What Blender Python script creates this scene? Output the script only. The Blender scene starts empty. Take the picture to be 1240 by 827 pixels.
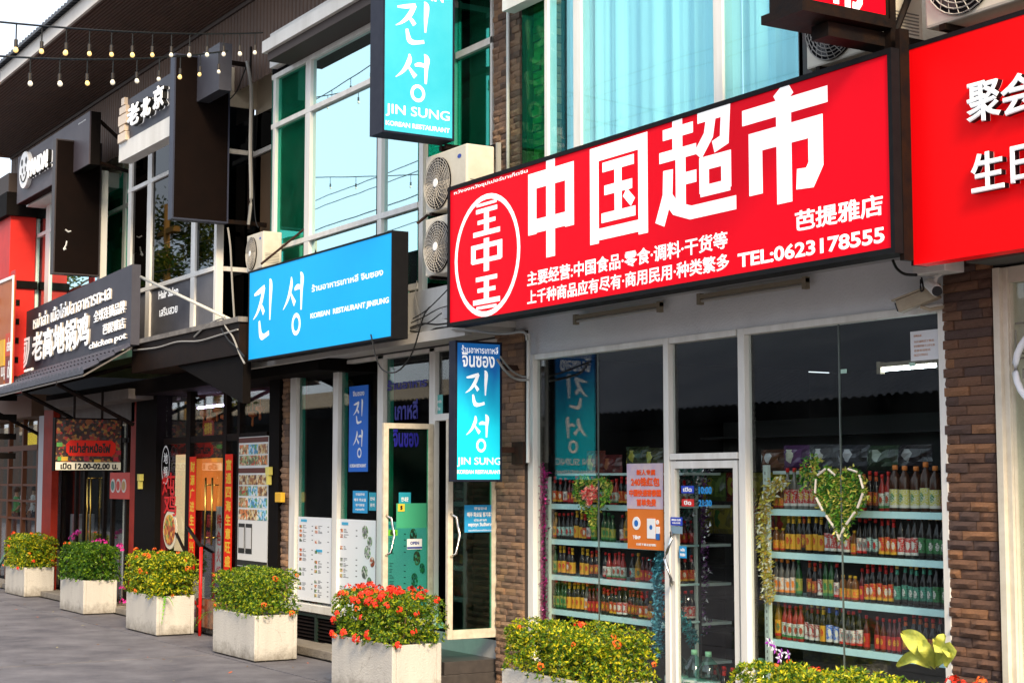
import bpy, math, random
from mathutils import Vector, Matrix, noise
random.seed(11)
sc = bpy.context.scene
COL = sc.collection

# ------------------------------------------------------------------ camera, sky, sun
FPX, CAMD, EYE = 1942.0, 8.0, 1.95            # focal length in photo pixels, distance to the shop fronts, eye height
PITCH, YAW = math.radians(4.97), math.radians(31.6)
cs_, sn_ = math.cos(YAW), math.sin(YAW)
FWD = Vector((-cs_*math.cos(PITCH), sn_*math.cos(PITCH), math.sin(PITCH)))
RGT = Vector((sn_, cs_, 0.0))
UPV = RGT.cross(FWD)
CAM = Vector((0, -CAMD, EYE))
cd = bpy.data.cameras.new('camera'); cam = bpy.data.objects.new('camera', cd); COL.objects.link(cam)
R3 = Matrix((RGT, UPV, -FWD)).transposed()
cam.matrix_world = Matrix.Translation(CAM) @ R3.to_4x4()
cd.sensor_width = 36; cd.lens = FPX/1240*36; cd.clip_start = .1; cd.clip_end = 2000
sc.camera = cam

SUN_EL, SUN_AZ = math.radians(33), math.radians(-19)     # azimuth from +x towards -y
sdir = Vector((math.cos(SUN_EL)*math.cos(SUN_AZ), math.cos(SUN_EL)*math.sin(SUN_AZ), math.sin(SUN_EL)))
w = bpy.data.worlds.new('World'); sc.world = w; w.use_nodes = True
nt = w.node_tree; bg = nt.nodes['Background']; bg.inputs['Strength'].default_value = 0.112
sky = nt.nodes.new('ShaderNodeTexSky'); sky.sky_type = 'NISHITA'; sky.sun_disc = False
sky.sun_elevation = SUN_EL; sky.sun_rotation = math.atan2(sdir.x, sdir.y)
sky.air_density = 1.0; sky.dust_density = 3.0; sky.ozone_density = 1.0
mx = nt.nodes.new('ShaderNodeMix'); mx.data_type = 'RGBA'; mx.inputs['Factor'].default_value = .62
mx.inputs['B'].default_value = (9.6, 10.4, 11.6, 1)          # thin bright cloud veil
nt.links.new(sky.outputs['Color'], mx.inputs['A']); nt.links.new(mx.outputs['Result'], bg.inputs['Color'])
sl = bpy.data.lights.new('sun', 'SUN'); sl.energy = 3.4; sl.angle = math.radians(15); sl.color = (1, .80, .54)
so = bpy.data.objects.new('sun', sl); COL.objects.link(so); so.rotation_euler = (-sdir).to_track_quat('-Z', 'Y').to_euler()
so.location = (20, -20, 30)
sc.view_settings.view_transform = 'Standard'; sc.view_settings.look = 'None'
sc.view_settings.exposure = 0.74; sc.view_settings.gamma = 1.0
sc.cycles.max_bounces = 7; sc.cycles.transparent_max_bounces = 12; sc.cycles.glossy_bounces = 3
sc.cycles.diffuse_bounces = 3; sc.cycles.use_denoising = True
sc.cycles.sample_clamp_indirect = 6

# ------------------------------------------------------------------ pixel rays (photo pixels, 1240 x 827)
def ray(x, y): return FWD + RGT*((x-620)/FPX) + UPV*((413.5-y)/FPX)
def PY(x, y, Y): r = ray(x, y); return CAM + r*((Y-CAM.y)/r.y)
def PX(x, y, X): r = ray(x, y); return CAM + r*((X-CAM.x)/r.x)
def PZ(x, y, Z): r = ray(x, y); return CAM + r*((Z-CAM.z)/r.z)
def fX(x, y, Y): return PY(x, y, Y).x
def fZ(x, y, Y): return PY(x, y, Y).z

# ------------------------------------------------------------------ materials
MATS = {}
def P(name, col, rough=.6, metal=0., col2=None, ns=6., nfac=.5, bump=0., bs=60., spec=.3, emis=None, es=0., streak=False, trans=0., coat=0., grime=None):
    if name in MATS: return MATS[name]
    m = bpy.data.materials.new(name); m.use_nodes = True; MATS[name] = m
    n = m.node_tree; b = n.nodes['Principled BSDF']
    b.inputs['Base Color'].default_value = (*col, 1); b.inputs['Roughness'].default_value = rough
    b.inputs['Metallic'].default_value = metal; b.inputs['Specular IOR Level'].default_value = spec
    if coat: b.inputs['Coat Weight'].default_value = coat; b.inputs['Coat Roughness'].default_value = .08
    if emis: b.inputs['Emission Color'].default_value = (*emis, 1); b.inputs['Emission Strength'].default_value = es
    tc = n.nodes.new('ShaderNodeTexCoord')
    if col2:
        nz = n.nodes.new('ShaderNodeTexNoise'); nz.inputs['Scale'].default_value = ns; nz.inputs['Detail'].default_value = 7
        nz.inputs['Roughness'].default_value = .65
        if streak:
            mp = n.nodes.new('ShaderNodeMapping'); mp.inputs['Scale'].default_value = (1, 1, .12)
            n.links.new(tc.outputs['Object'], mp.inputs[0]); n.links.new(mp.outputs[0], nz.inputs['Vector'])
        else: n.links.new(tc.outputs['Object'], nz.inputs['Vector'])
        cr = n.nodes.new('ShaderNodeValToRGB'); cr.color_ramp.elements[0].position = .5-nfac*.4; cr.color_ramp.elements[1].position = .5+nfac*.4
        cr.color_ramp.elements[0].color = (*col, 1); cr.color_ramp.elements[1].color = (*col2, 1)
        n.links.new(nz.outputs['Fac'], cr.inputs[0]); n.links.new(cr.outputs[0], b.inputs['Base Color'])
    if grime:
        tcw = n.nodes.new('ShaderNodeSeparateXYZ'); n.links.new(tc.outputs['Object'], tcw.inputs[0])
        n1 = n.nodes.new('ShaderNodeTexNoise'); n1.inputs['Scale'].default_value = 9; n1.inputs['Detail'].default_value = 8; n1.inputs['Roughness'].default_value = .7; n.links.new(tc.outputs['Object'], n1.inputs['Vector'])
        ma = n.nodes.new('ShaderNodeMath'); ma.operation = 'MULTIPLY_ADD'; ma.inputs[1].default_value = -2.2; ma.inputs[2].default_value = -.12; n.links.new(tcw.outputs[2], ma.inputs[0])
        mb2 = n.nodes.new('ShaderNodeMath'); mb2.operation = 'ADD'; n.links.new(ma.outputs[0], mb2.inputs[0]); n.links.new(n1.outputs['Fac'], mb2.inputs[1])
        r1 = n.nodes.new('ShaderNodeMapRange'); r1.inputs['From Min'].default_value = .0; r1.inputs['From Max'].default_value = .45; r1.inputs['To Max'].default_value = .8; n.links.new(mb2.outputs[0], r1.inputs[0])
        vc = n.nodes.new('ShaderNodeTexVoronoi'); vc.feature = 'DISTANCE_TO_EDGE'; vc.inputs['Scale'].default_value = 2.3
        nd = n.nodes.new('ShaderNodeMix'); nd.data_type = 'VECTOR'; nd.inputs['Factor'].default_value = .12; n.links.new(tc.outputs['Object'], nd.inputs['A']); n.links.new(n1.outputs['Color'], nd.inputs['B']); n.links.new(nd.outputs['Result'], vc.inputs['Vector'])
        r2 = n.nodes.new('ShaderNodeMapRange'); r2.inputs['From Max'].default_value = .006; r2.inputs['To Min'].default_value = .55; r2.inputs['To Max'].default_value = 0; n.links.new(vc.outputs[0], r2.inputs[0])
        n3 = n.nodes.new('ShaderNodeTexNoise'); n3.inputs['Scale'].default_value = 3; n.links.new(tc.outputs['Object'], n3.inputs['Vector']); g3 = n.nodes.new('ShaderNodeMath'); g3.operation = 'GREATER_THAN'; g3.inputs[1].default_value = .56; n.links.new(n3.outputs['Fac'], g3.inputs[0])
        m3 = n.nodes.new('ShaderNodeMath'); m3.operation = 'MULTIPLY'; n.links.new(r2.outputs[0], m3.inputs[0]); n.links.new(g3.outputs[0], m3.inputs[1])
        mxx = n.nodes.new('ShaderNodeMath'); mxx.operation = 'MAXIMUM'; n.links.new(r1.outputs[0], mxx.inputs[0]); n.links.new(m3.outputs[0], mxx.inputs[1])
        mc = n.nodes.new('ShaderNodeMix'); mc.data_type = 'RGBA'; mc.inputs['B'].default_value = (*grime, 1); n.links.new(mxx.outputs[0], mc.inputs['Factor']); n.links.new(b.inputs['Base Color'].links[0].from_socket, mc.inputs['A']); n.links.new(mc.outputs['Result'], b.inputs['Base Color'])
    if bump:
        nb = n.nodes.new('ShaderNodeTexNoise'); nb.inputs['Scale'].default_value = bs; nb.inputs['Detail'].default_value = 5
        n.links.new(tc.outputs['Object'], nb.inputs['Vector'])
        bp = n.nodes.new('ShaderNodeBump'); bp.inputs['Strength'].default_value = bump; bp.inputs['Distance'].default_value = .02
        n.links.new(nb.outputs['Fac'], bp.inputs['Height']); n.links.new(bp.outputs[0], b.inputs['Normal'])
    return m

def glass(name, tint, ior=1.5, base=0., rtint=(1, 1, 1), grime=0.):
    m = bpy.data.materials.new(name); m.use_nodes = True; n = m.node_tree; n.nodes.remove(n.nodes['Principled BSDF'])
    out = n.nodes['Material Output']
    tr = n.nodes.new('ShaderNodeBsdfTransparent'); tr.inputs[0].default_value = (*tint, 1)
    gl = n.nodes.new('ShaderNodeBsdfGlossy'); gl.inputs['Roughness'].default_value = .012; gl.inputs['Color'].default_value = (*rtint, 1)
    tc = n.nodes.new('ShaderNodeTexCoord'); nz = n.nodes.new('ShaderNodeTexNoise'); nz.inputs['Scale'].default_value = .9; nz.inputs['Detail'].default_value = 1
    bp = n.nodes.new('ShaderNodeBump'); bp.inputs['Strength'].default_value = .12; bp.inputs['Distance'].default_value = .01
    n.links.new(tc.outputs['Object'], nz.inputs['Vector']); n.links.new(nz.outputs['Fac'], bp.inputs['Height']); n.links.new(bp.outputs[0], gl.inputs['Normal'])
    # Schlick reflectance, the same on both faces of the pane
    ge = n.nodes.new('ShaderNodeNewGeometry'); dt = n.nodes.new('ShaderNodeVectorMath'); dt.operation = 'DOT_PRODUCT'
    n.links.new(ge.outputs['Normal'], dt.inputs[0]); n.links.new(ge.outputs['Incoming'], dt.inputs[1])
    def mt(op, a, v=None):
        q = n.nodes.new('ShaderNodeMath'); q.operation = op; n.links.new(a, q.inputs[0])
        if v is not None: q.inputs[1].default_value = v
        return q
    r0 = ((ior-1)/(ior+1))**2
    ab = mt('ABSOLUTE', dt.outputs['Value']); om = mt('SUBTRACT', ab.outputs[0]); n.links.remove(om.inputs[0].links[0]); om.inputs[0].default_value = 1; n.links.new(ab.outputs[0], om.inputs[1])
    pw = mt('POWER', om.outputs[0], 5); ml = mt('MULTIPLY', pw.outputs[0], 1-r0); ad = mt('ADD', ml.outputs[0], r0+base); ad.use_clamp = True
    mi = n.nodes.new('ShaderNodeMixShader'); n.links.new(ad.outputs[0], mi.inputs[0]); n.links.new(tr.outputs[0], mi.inputs[1]); n.links.new(gl.outputs[0], mi.inputs[2])
    last = mi.outputs[0]
    if grime:
        df = n.nodes.new('ShaderNodeBsdfDiffuse'); df.inputs[0].default_value = (.75, .75, .72, 1)
        n2 = n.nodes.new('ShaderNodeTexNoise'); n2.inputs['Scale'].default_value = 2.2; n2.inputs['Detail'].default_value = 8
        n.links.new(tc.outputs['Object'], n2.inputs['Vector'])
        mr = n.nodes.new('ShaderNodeMapRange'); mr.inputs['From Min'].default_value = .4; mr.inputs['From Max'].default_value = .8; mr.inputs['To Max'].default_value = grime
        n.links.new(n2.outputs['Fac'], mr.inputs[0])
        m2 = n.nodes.new('ShaderNodeMixShader'); n.links.new(mr.outputs[0], m2.inputs[0]); n.links.new(last, m2.inputs[1]); n.links.new(df.outputs[0], m2.inputs[2]); last = m2.outputs[0]
    n.links.new(last, out.inputs['Surface']); MATS[name] = m; return m

def leafmat(name, ca, cb, cc=None):
    m = bpy.data.materials.new(name); m.use_nodes = True; n = m.node_tree; b = n.nodes['Principled BSDF']; out = n.nodes['Material Output']
    g = n.nodes.new('ShaderNodeNewGeometry'); cr = n.nodes.new('ShaderNodeValToRGB')
    cr.color_ramp.elements[0].color = (*ca, 1); cr.color_ramp.elements[1].color = (*cb, 1)
    if cc: e = cr.color_ramp.elements.new(.55); e.color = (*cc, 1)
    n.links.new(g.outputs['Random Per Island'], cr.inputs[0]); n.links.new(cr.outputs[0], b.inputs['Base Color'])
    b.inputs['Roughness'].default_value = .42; b.inputs['Specular IOR Level'].default_value = .35
    tl = n.nodes.new('ShaderNodeBsdfTranslucent'); n.links.new(cr.outputs[0], tl.inputs[0])
    mi = n.nodes.new('ShaderNodeMixShader'); mi.inputs[0].default_value = .25
    n.links.new(b.outputs[0], mi.inputs[1]); n.links.new(tl.outputs[0], mi.inputs[2]); n.links.new(mi.outputs[0], out.inputs['Surface'])
    MATS[name] = m; return m

def printmat(name, base, dots, scale=(30, 30, 30), thr=.5, rough=.4):
    """flat print: patches of picture colours over a base colour"""
    m = bpy.data.materials.new(name); m.use_nodes = True; n = m.node_tree; b = n.nodes['Principled BSDF']; b.inputs['Roughness'].default_value = rough
    tc = n.nodes.new('ShaderNodeTexCoord'); mp = n.nodes.new('ShaderNodeMapping'); mp.inputs['Scale'].default_value = scale
    vo = n.nodes.new('ShaderNodeTexVoronoi'); vo.inputs['Scale'].default_value = 1
    n.links.new(tc.outputs['Object'], mp.inputs[0]); n.links.new(mp.outputs[0], vo.inputs['Vector'])
    sp = n.nodes.new('ShaderNodeSeparateColor'); n.links.new(vo.outputs['Color'], sp.inputs[0])
    cr = n.nodes.new('ShaderNodeValToRGB'); cr.color_ramp.interpolation = 'CONSTANT'
    els = [base]+dots
    cr.color_ramp.elements[0].color = (*els[0], 1); cr.color_ramp.elements[0].position = 0
    cr.color_ramp.elements[1].color = (*els[1], 1); cr.color_ramp.elements[1].position = thr
    for i, c in enumerate(els[2:]):
        e = cr.color_ramp.elements.new(thr+(1-thr)*(i+1)/(len(els)-1)); e.color = (*c, 1)
    n.links.new(sp.outputs[0], cr.inputs[0]); n.links.new(cr.outputs[0], b.inputs['Base Color']); MATS[name] = m; return m

# ------------------------------------------------------------------ mesh helpers
class MB:
    def __init__(s): s.v = []; s.f = []; s.m = []; s.cuts = []
    def quad(s, a, b, c, d, m=0):
        i = len(s.v); s.v += [tuple(a), tuple(b), tuple(c), tuple(d)]; s.f.append((i, i+1, i+2, i+3)); s.m.append(m); return s
    def poly(s, pts, m=0):
        i = len(s.v); s.v += [tuple(p) for p in pts]; s.f.append(tuple(range(i, i+len(pts)))); s.m.append(m); return s
    def box(s, x0, x1, y0, y1, z0, z1, m=0):
        if x0 > x1: x0, x1 = x1, x0
        if y0 > y1: y0, y1 = y1, y0
        if z0 > z1: z0, z1 = z1, z0
        i = len(s.v)
        s.v += [(x0,y0,z0),(x1,y0,z0),(x1,y1,z0),(x0,y1,z0),(x0,y0,z1),(x1,y0,z1),(x1,y1,z1),(x0,y1,z1)]
        for q in ((0,3,2,1),(4,5,6,7),(0,1,5,4),(1,2,6,5),(2,3,7,6),(3,0,4,7)): s.f.append(tuple(i+k for k in q)); s.m.append(m)
        return s
    def prism(s, pts, ext, m=0, m2=None):
        """polygon (3D points) pushed along ext"""
        e = Vector(ext); n = len(pts); i = len(s.v)
        s.v += [tuple(p) for p in pts]+[tuple(Vector(p)+e) for p in pts]
        s.f.append(tuple(range(i, i+n))); s.m.append(m); s.f.append(tuple(range(i+2*n-1, i+n-1, -1))); s.m.append(m)
        for k in range(n): s.f.append((i+k, i+n+k, i+n+(k+1) % n, i+(k+1) % n)); s.m.append(m if m2 is None else m2)
        return s
    def tube(s, pts, r, n=6, m=0, cap=True):
        pts = [Vector(p) for p in pts]; rings = []
        up = Vector((0, 0, 1))
        for k, p in enumerate(pts):
            t = (pts[min(k+1, len(pts)-1)]-pts[max(k-1, 0)]).normalized()
            a = t.cross(up)
            if a.length < .05: a = t.cross(Vector((1, 0, 0)))
            a.normalize(); b = t.cross(a); i = len(s.v); rr = r[k] if isinstance(r, (list, tuple)) else r
            for j in range(n):
                q = 2*math.pi*j/n; s.v.append(tuple(p+a*math.cos(q)*rr+b*math.sin(q)*rr))
            rings.append(i)
        for k in range(len(rings)-1):
            for j in range(n):
                s.f.append((rings[k]+j, rings[k]+(j+1) % n, rings[k+1]+(j+1) % n, rings[k+1]+j)); s.m.append(m)
        if cap:
            s.f.append(tuple(rings[0]+j for j in range(n))[::-1]); s.m.append(m)
            s.f.append(tuple(rings[-1]+j for j in range(n))); s.m.append(m)
        return s
    def lathe(s, prof, n=12, o=(0, 0, 0), m=0, axis='z'):
        rings = []
        for r, z in prof:
            i = len(s.v)
            for j in range(n):
                q = 2*math.pi*j/n; c, d = r*math.cos(q), r*math.sin(q)
                s.v.append((o[0]+c, o[1]+d, o[2]+z) if axis == 'z' else (o[0]+c, o[1]-z, o[2]+d) if axis == 'y' else (o[0]+z, o[1]+c, o[2]+d))
            rings.append(i)
        for k in range(len(rings)-1):
            for j in range(n): s.f.append((rings[k]+j, rings[k]+(j+1) % n, rings[k+1]+(j+1) % n, rings[k+1]+j)); s.m.append(m)
        s.f.append(tuple(rings[0]+j for j in range(n))[::-1]); s.m.append(m); s.f.append(tuple(rings[-1]+j for j in range(n))); s.m.append(m)
        return s
    def add(s, other, m=None):
        i = len(s.v); s.v += other.v; s.f += [tuple(i+k for k in f) for f in other.f]; s.m += other.m if m is None else [m]*len(other.f); return s
    def mesh(s, name, mats, smooth=False):
        me = bpy.data.meshes.new(name); me.from_pydata(s.v, [], s.f)
        for x in (mats if isinstance(mats, (list, tuple)) else [mats]): me.materials.append(x)
        me.polygons.foreach_set('material_index', s.m)
        if smooth: me.polygons.foreach_set('use_smooth', [True]*len(s.f))
        me.update(); return me
    def build(s, name, mats, parent=None, smooth=False, world=True, bevel=0., kind=None, label=None):
        if name in ('stay_rod', 'bracket', 'foot', 'inner_partition', 'upper_floor_plate', 'grip', 'hanger', 'back_wall', 'interior_wall', 'dark_room', 'door_post', 'scratch') and parent is not None:
            par = list(range(len(s.v)))                             # every loose bar or panel becomes a part of its own
            def find(i):
                while par[i] != i: par[i] = par[par[i]]; i = par[i]
                return i
            for f in s.f:
                for i in f[1:]: par[find(i)] = find(f[0])
            roots = sorted({find(f[0]) for f in s.f})
            if len(roots) > 1:
                for r in roots:
                    q = MB(); mp = {}
                    for f, m in zip(s.f, s.m):
                        if find(f[0]) == r:
                            for i in f:
                                if i not in mp: mp[i] = len(q.v); q.v.append(s.v[i])
                            q.f.append(tuple(mp[i] for i in f)); q.m.append(m)
                    o = q.build(name, mats, parent, smooth, world, bevel, kind, label)
                return o
        if name.endswith('lettering') and len(s.cuts) > 1:          # one object for each line of writing
            for k, (a, f0) in enumerate(s.cuts):
                b, f1 = s.cuts[k+1] if k+1 < len(s.cuts) else (len(s.v), len(s.f))
                q = MB(); q.v = s.v[a:b]; q.f = [tuple(i-a for i in f) for f in s.f[f0:f1]]; q.m = s.m[f0:f1]
                o = q.build(name, mats, parent, smooth, world)
            return o
        o = bpy.data.objects.new(name, s.mesh(name, mats, smooth)); COL.objects.link(o)
        if parent is not None: attach(o, parent, world)
        if bevel:
            b = o.modifiers.new('bevel', 'BEVEL'); b.width = bevel; b.segments = 2; b.limit_method = 'ANGLE'
        if kind: o['kind'] = kind
        if label: o['label'] = label
        return o
def attach(o, parent, world=True):
    o.parent = parent
    if world:
        top = parent
        if parent.parent is None: o.location = Vector(o.location)-Vector(parent.location)
def thing(name, loc, label, cat, group=None, rz=0):
    o = bpy.data.objects.new(name, None); COL.objects.link(o); o.location = loc; o.rotation_euler = (0, 0, rz); o.empty_display_size = .1
    return tag(o, label, cat, group)
def tag(o, label, cat, group=None):
    o['label'] = label; o['category'] = cat
    if len(label.split()) > 16: print('LONG', label)
    if group: o['group'] = group
    return o
def struct(o): o['kind'] = 'structure'; return o
def dup(root, loc=None, label=None, group=None, rz=None):
    r = root.copy(); COL.objects.link(r)
    if loc is not None: r.location = loc
    if rz is not None: r.rotation_euler = (0, 0, rz)
    if label: r['label'] = label
    if group: r['group'] = group
    for ch in list(root.children):
        c = ch.copy(); COL.objects.link(c); c.parent = r
        for g in list(ch.children):
            d = g.copy(); COL.objects.link(d); d.parent = c
    return r

# ------------------------------------------------------------------ lettering
_tc = {}
def text2d(body, bold=.0, extrude=0.):
    key = (body, bold, extrude)
    if key in _tc: return _tc[key]
    c = bpy.data.curves.new('t', 'FONT'); c.body = body; c.size = 1; c.fill_mode = 'BOTH' if extrude else 'FRONT'; c.resolution_u = 3
    c.bevel_depth = bold; c.bevel_resolution = 0; c.extrude = extrude
    o = bpy.data.objects.new('t', c); COL.objects.link(o)
    bpy.context.view_layer.update()
    me = bpy.data.meshes.new_from_object(o.evaluated_get(bpy.context.evaluated_depsgraph_get()))
    vs = [tuple(v.co) for v in me.vertices]; fs = [tuple(p.vertices) for p in me.polygons]; nz = [p.normal.z for p in me.polygons]
    bpy.data.objects.remove(o); bpy.data.curves.remove(c); bpy.data.meshes.remove(me)
    x0 = min(v[0] for v in vs); x1 = max(v[0] for v in vs); y0 = min(v[1] for v in vs); y1 = max(v[1] for v in vs)
    zs = max(extrude+bold, 1e-6)
    vs = [((v[0]-x0)/(x1-x0), (v[1]-y0)/(y1-y0), v[2]/zs) for v in vs]
    _tc[key] = (vs, fs, nz, (x1-x0)/(y1-y0)); return _tc[key]
def put2d(mb, t, O, U, V, N, depth=.0012, m=0, mside=None):
    i = len(mb.v); mb.cuts.append((i, len(mb.f))); O, U, V, N = map(Vector, (O, U, V, N))
    mb.v += [tuple(O+U*v[0]+V*v[1]+N*(v[2]*depth+depth)) for v in t[0]]
    mb.f += [tuple(i+k for k in f) for f in t[1]]
    mb.m += [m if (mside is None or abs(z) > .7) else mside for z in t[2]]
    return mb
def stroke(pts, wd, closed=False):
    """thick polyline in 2D with mitred joints; wd number or list"""
    n = len(pts); L = []; Rr = []
    for k in range(n):
        a = Vector(pts[(k-1) % n] if (closed or k > 0) else pts[k]); b = Vector(pts[k]); c = Vector(pts[(k+1) % n] if (closed or k < n-1) else pts[k])
        d1 = (b-a).normalized() if (b-a).length > 1e-6 else (c-b).normalized(); d2 = (c-b).normalized() if (c-b).length > 1e-6 else d1
        nn = Vector((-d1.y-d2.y, d1.x+d2.x)); nn = nn.normalized() if nn.length > 1e-5 else Vector((-d1.y, d1.x))
        k1 = max(.45, nn.dot(Vector((-d1.y, d1.x)))); ww = (wd[k] if isinstance(wd, (list, tuple)) else wd)/2/k1
        L.append(b+nn*ww); Rr.append(b-nn*ww)
    fs = []; vs = [tuple(p) for p in L]+[tuple(p) for p in Rr]
    for k in range(n if closed else n-1): fs.append((k, (k+1) % n, n+(k+1) % n, n+k))
    return vs, fs
def glyph(strokes, k=1.):
    vs, fs = [], []
    for z, s in enumerate(strokes):
        s = (s[0], [q*k for q in s[1]] if isinstance(s[1], (list, tuple)) else s[1]*k)+tuple(s[2:])
        v, f = stroke(*s); i = len(vs); vs += [(p[0], p[1], .02*z) for p in v]; fs += [tuple(i+k for k in q) for q in f]
    return vs, fs, [1]*len(fs), 1.
def smooth_pts(pts, n=4):
    out = []
    for i in range(len(pts)-1):
        p0 = Vector(pts[max(i-1, 0)]); p1 = Vector(pts[i]); p2 = Vector(pts[i+1]); p3 = Vector(pts[min(i+2, len(pts)-1)])
        for k in range(n):
            t = k/n; out.append(.5*((2*p1)+(p2-p0)*t+(2*p0-5*p1+4*p2-p3)*t*t+(3*p1-p0-3*p2+p3)*t**3))
    out.append(Vector(pts[-1])); return out
def brush(pts, wd, n=5):
    """a brush stroke: smooth line whose width swells and tapers"""
    pp = smooth_pts([(p[0], p[1], w_*1.3) for p, w_ in zip(pts, wd)], n)
    return ([(p.x, p.y) for p in pp], [max(p.z, .004) for p in pp])
def ringpts(cx, cy, rx, ry, n=20): return [(cx+rx*math.cos(2*math.pi*k/n), cy+ry*math.sin(2*math.pi*k/n)) for k in range(n)]
V_, H_ = .155, .125
ZHONG = glyph([([(.14,.26),(.14,.80),(.86,.80),(.86,.26)], .15), ([(.07,.34),(.93,.34)], H_), ([(.5,0),(.5,1)], V_)], 1.1)
GUO = glyph([([(.1,0),(.1,.925),(.9,.925),(.9,0)], .15), ([(.1,.09),(.9,.09)], .12), ([(.24,.77),(.76,.77)], .1), ([(.27,.53),(.73,.53)], .1), ([(.22,.25),(.78,.25)], .1), ([(.5,.77),(.5,.25)], .12), ([(.61,.46),(.74,.34)], .1)], 1.0)
CHAO = glyph([([(.05,.86),(.46,.86)], .1), ([(.25,1),(.25,.62)], .13), ([(.0,.65),(.5,.65)], .1), ([(.29,.66),(.29,.14)], .13), ([(.29,.4),(.5,.4)], .11), ([(.12,.52),(.11,.28),(.0,.02)], .13), ([(.08,.3),(.22,.14),(.42,.07),(1,.07)], .12),
    ([(.52,.93),(.88,.93),(.86,.66),(.72,.62)], .11), ([(.7,.93),(.66,.74),(.52,.58)], .12), ([(.6,.22),(.6,.49),(.88,.49),(.88,.22)], .12), ([(.55,.24),(.93,.24)], .1)], 1.04)
SHI = glyph([([(.46,.95),(.54,.83)], .17), ([(.0,.79),(1,.79)], .12), ([(.16,.12),(.16,.56),(.86,.56),(.86,.26),(.79,.16),(.64,.17)], .15), ([(.5,.79),(.5,0)], .16)], 1.1)
WANG = glyph([([(.12,.9),(.88,.9)], .16), ([(.18,.5),(.82,.5)], .15), ([(.02,.09),(.98,.09)], .18), ([(.5,.9),(.5,.1)], .18)])
JIN = glyph([brush([(.06,.8),(.3,.84),(.52,.9)], [.03,.07,.05]), brush([(.5,.9),(.38,.68),(.2,.5),(.02,.4)], [.08,.09,.05,.01]), brush([(.3,.66),(.42,.56),(.5,.47)], [.02,.07,.08]),
    brush([(.74,1.0),(.8,.9),(.78,.6),(.77,.34)], [.02,.1,.07,.03]), brush([(.3,.36),(.35,.16),(.42,.1),(.55,.1),(.74,.14)], [.05,.09,.09,.06,.06])])
SEONG = glyph([brush([(.36,.98),(.36,.84),(.22,.62),(.02,.46)], [.03,.09,.06,.01]), brush([(.3,.76),(.42,.62),(.52,.52)], [.02,.06,.09]), brush([(.5,.76),(.62,.79),(.78,.77)], [.04,.07,.05]),
    brush([(.74,1.02),(.81,.92),(.79,.7),(.78,.4)], [.02,.1,.07,.04]), (ringpts(.58,.18,.15,.15), .07, True)])
def lineY(mb, t, x0, y0, x1, y1, Y, m=0, depth=.0012, mside=None):
    """text between lower-left and upper-right photo pixels on a wall plane Y, facing the street"""
    a = PY(x0, y0, Y); b = PY(x1, y1, Y)
    return put2d(mb, t, (a.x, Y, a.z), (b.x-a.x, 0, 0), (0, 0, b.z-a.z), (0, -1, 0), depth, m, mside)
def lineX(mb, t, x0, y0, x1, y1, X, m=0, depth=.0012, mside=None):
    """the same on a plane X that faces the camera side (+x)"""
    a = PX(x0, y0, X); b = PX(x1, y1, X)
    return put2d(mb, t, (X, a.y, a.z), (0, b.y-a.y, 0), (0, 0, b.z-a.z), (1, 0, 0), depth, m, mside)

def cracks(m, scale, width, col, amount=.7, thr=.5):
    """thin irregular dark cracks and blotches over a material"""
    n = m.node_tree; b = n.nodes['Principled BSDF']; tc = n.nodes.new('ShaderNodeTexCoord')
    n1 = n.nodes.new('ShaderNodeTexNoise'); n1.inputs['Scale'].default_value = scale*3; n1.inputs['Detail'].default_value = 8; n.links.new(tc.outputs['Object'], n1.inputs['Vector'])
    nd = n.nodes.new('ShaderNodeMix'); nd.data_type = 'VECTOR'; nd.inputs['Factor'].default_value = .3/scale*.25; n.links.new(tc.outputs['Object'], nd.inputs['A']); n.links.new(n1.outputs['Color'], nd.inputs['B'])
    vc = n.nodes.new('ShaderNodeTexVoronoi'); vc.feature = 'DISTANCE_TO_EDGE'; vc.inputs['Scale'].default_value = scale; n.links.new(nd.outputs['Result'], vc.inputs['Vector'])
    r2 = n.nodes.new('ShaderNodeMapRange'); r2.inputs['From Max'].default_value = width; r2.inputs['To Min'].default_value = amount; r2.inputs['To Max'].default_value = 0; n.links.new(vc.outputs[0], r2.inputs[0])
    n3 = n.nodes.new('ShaderNodeTexNoise'); n3.inputs['Scale'].default_value = scale*1.3; n3.inputs['Detail'].default_value = 6; n3.inputs['Roughness'].default_value = .7; n.links.new(tc.outputs['Object'], n3.inputs['Vector'])
    g3 = n.nodes.new('ShaderNodeMath'); g3.operation = 'GREATER_THAN'; g3.inputs[1].default_value = thr; n.links.new(n3.outputs['Fac'], g3.inputs[0])
    m3 = n.nodes.new('ShaderNodeMath'); m3.operation = 'MULTIPLY'; n.links.new(r2.outputs[0], m3.inputs[0]); n.links.new(g3.outputs[0], m3.inputs[1])
    r4 = n.nodes.new('ShaderNodeMapRange'); r4.inputs['From Min'].default_value = .60; r4.inputs['From Max'].default_value = .72; r4.inputs['To Max'].default_value = amount*.7; n.links.new(n3.outputs['Fac'], r4.inputs[0])
    mxx = n.nodes.new('ShaderNodeMath'); mxx.operation = 'MAXIMUM'; n.links.new(r4.outputs[0], mxx.inputs[0]); n.links.new(m3.outputs[0], mxx.inputs[1])
    mc = n.nodes.new('ShaderNodeMix'); mc.data_type = 'RGBA'; mc.inputs['B'].default_value = (*col, 1); n.links.new(mxx.outputs[0], mc.inputs['Factor']); n.links.new(b.inputs['Base Color'].links[0].from_socket, mc.inputs['A']); n.links.new(mc.outputs['Result'], b.inputs['Base Color'])
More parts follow.
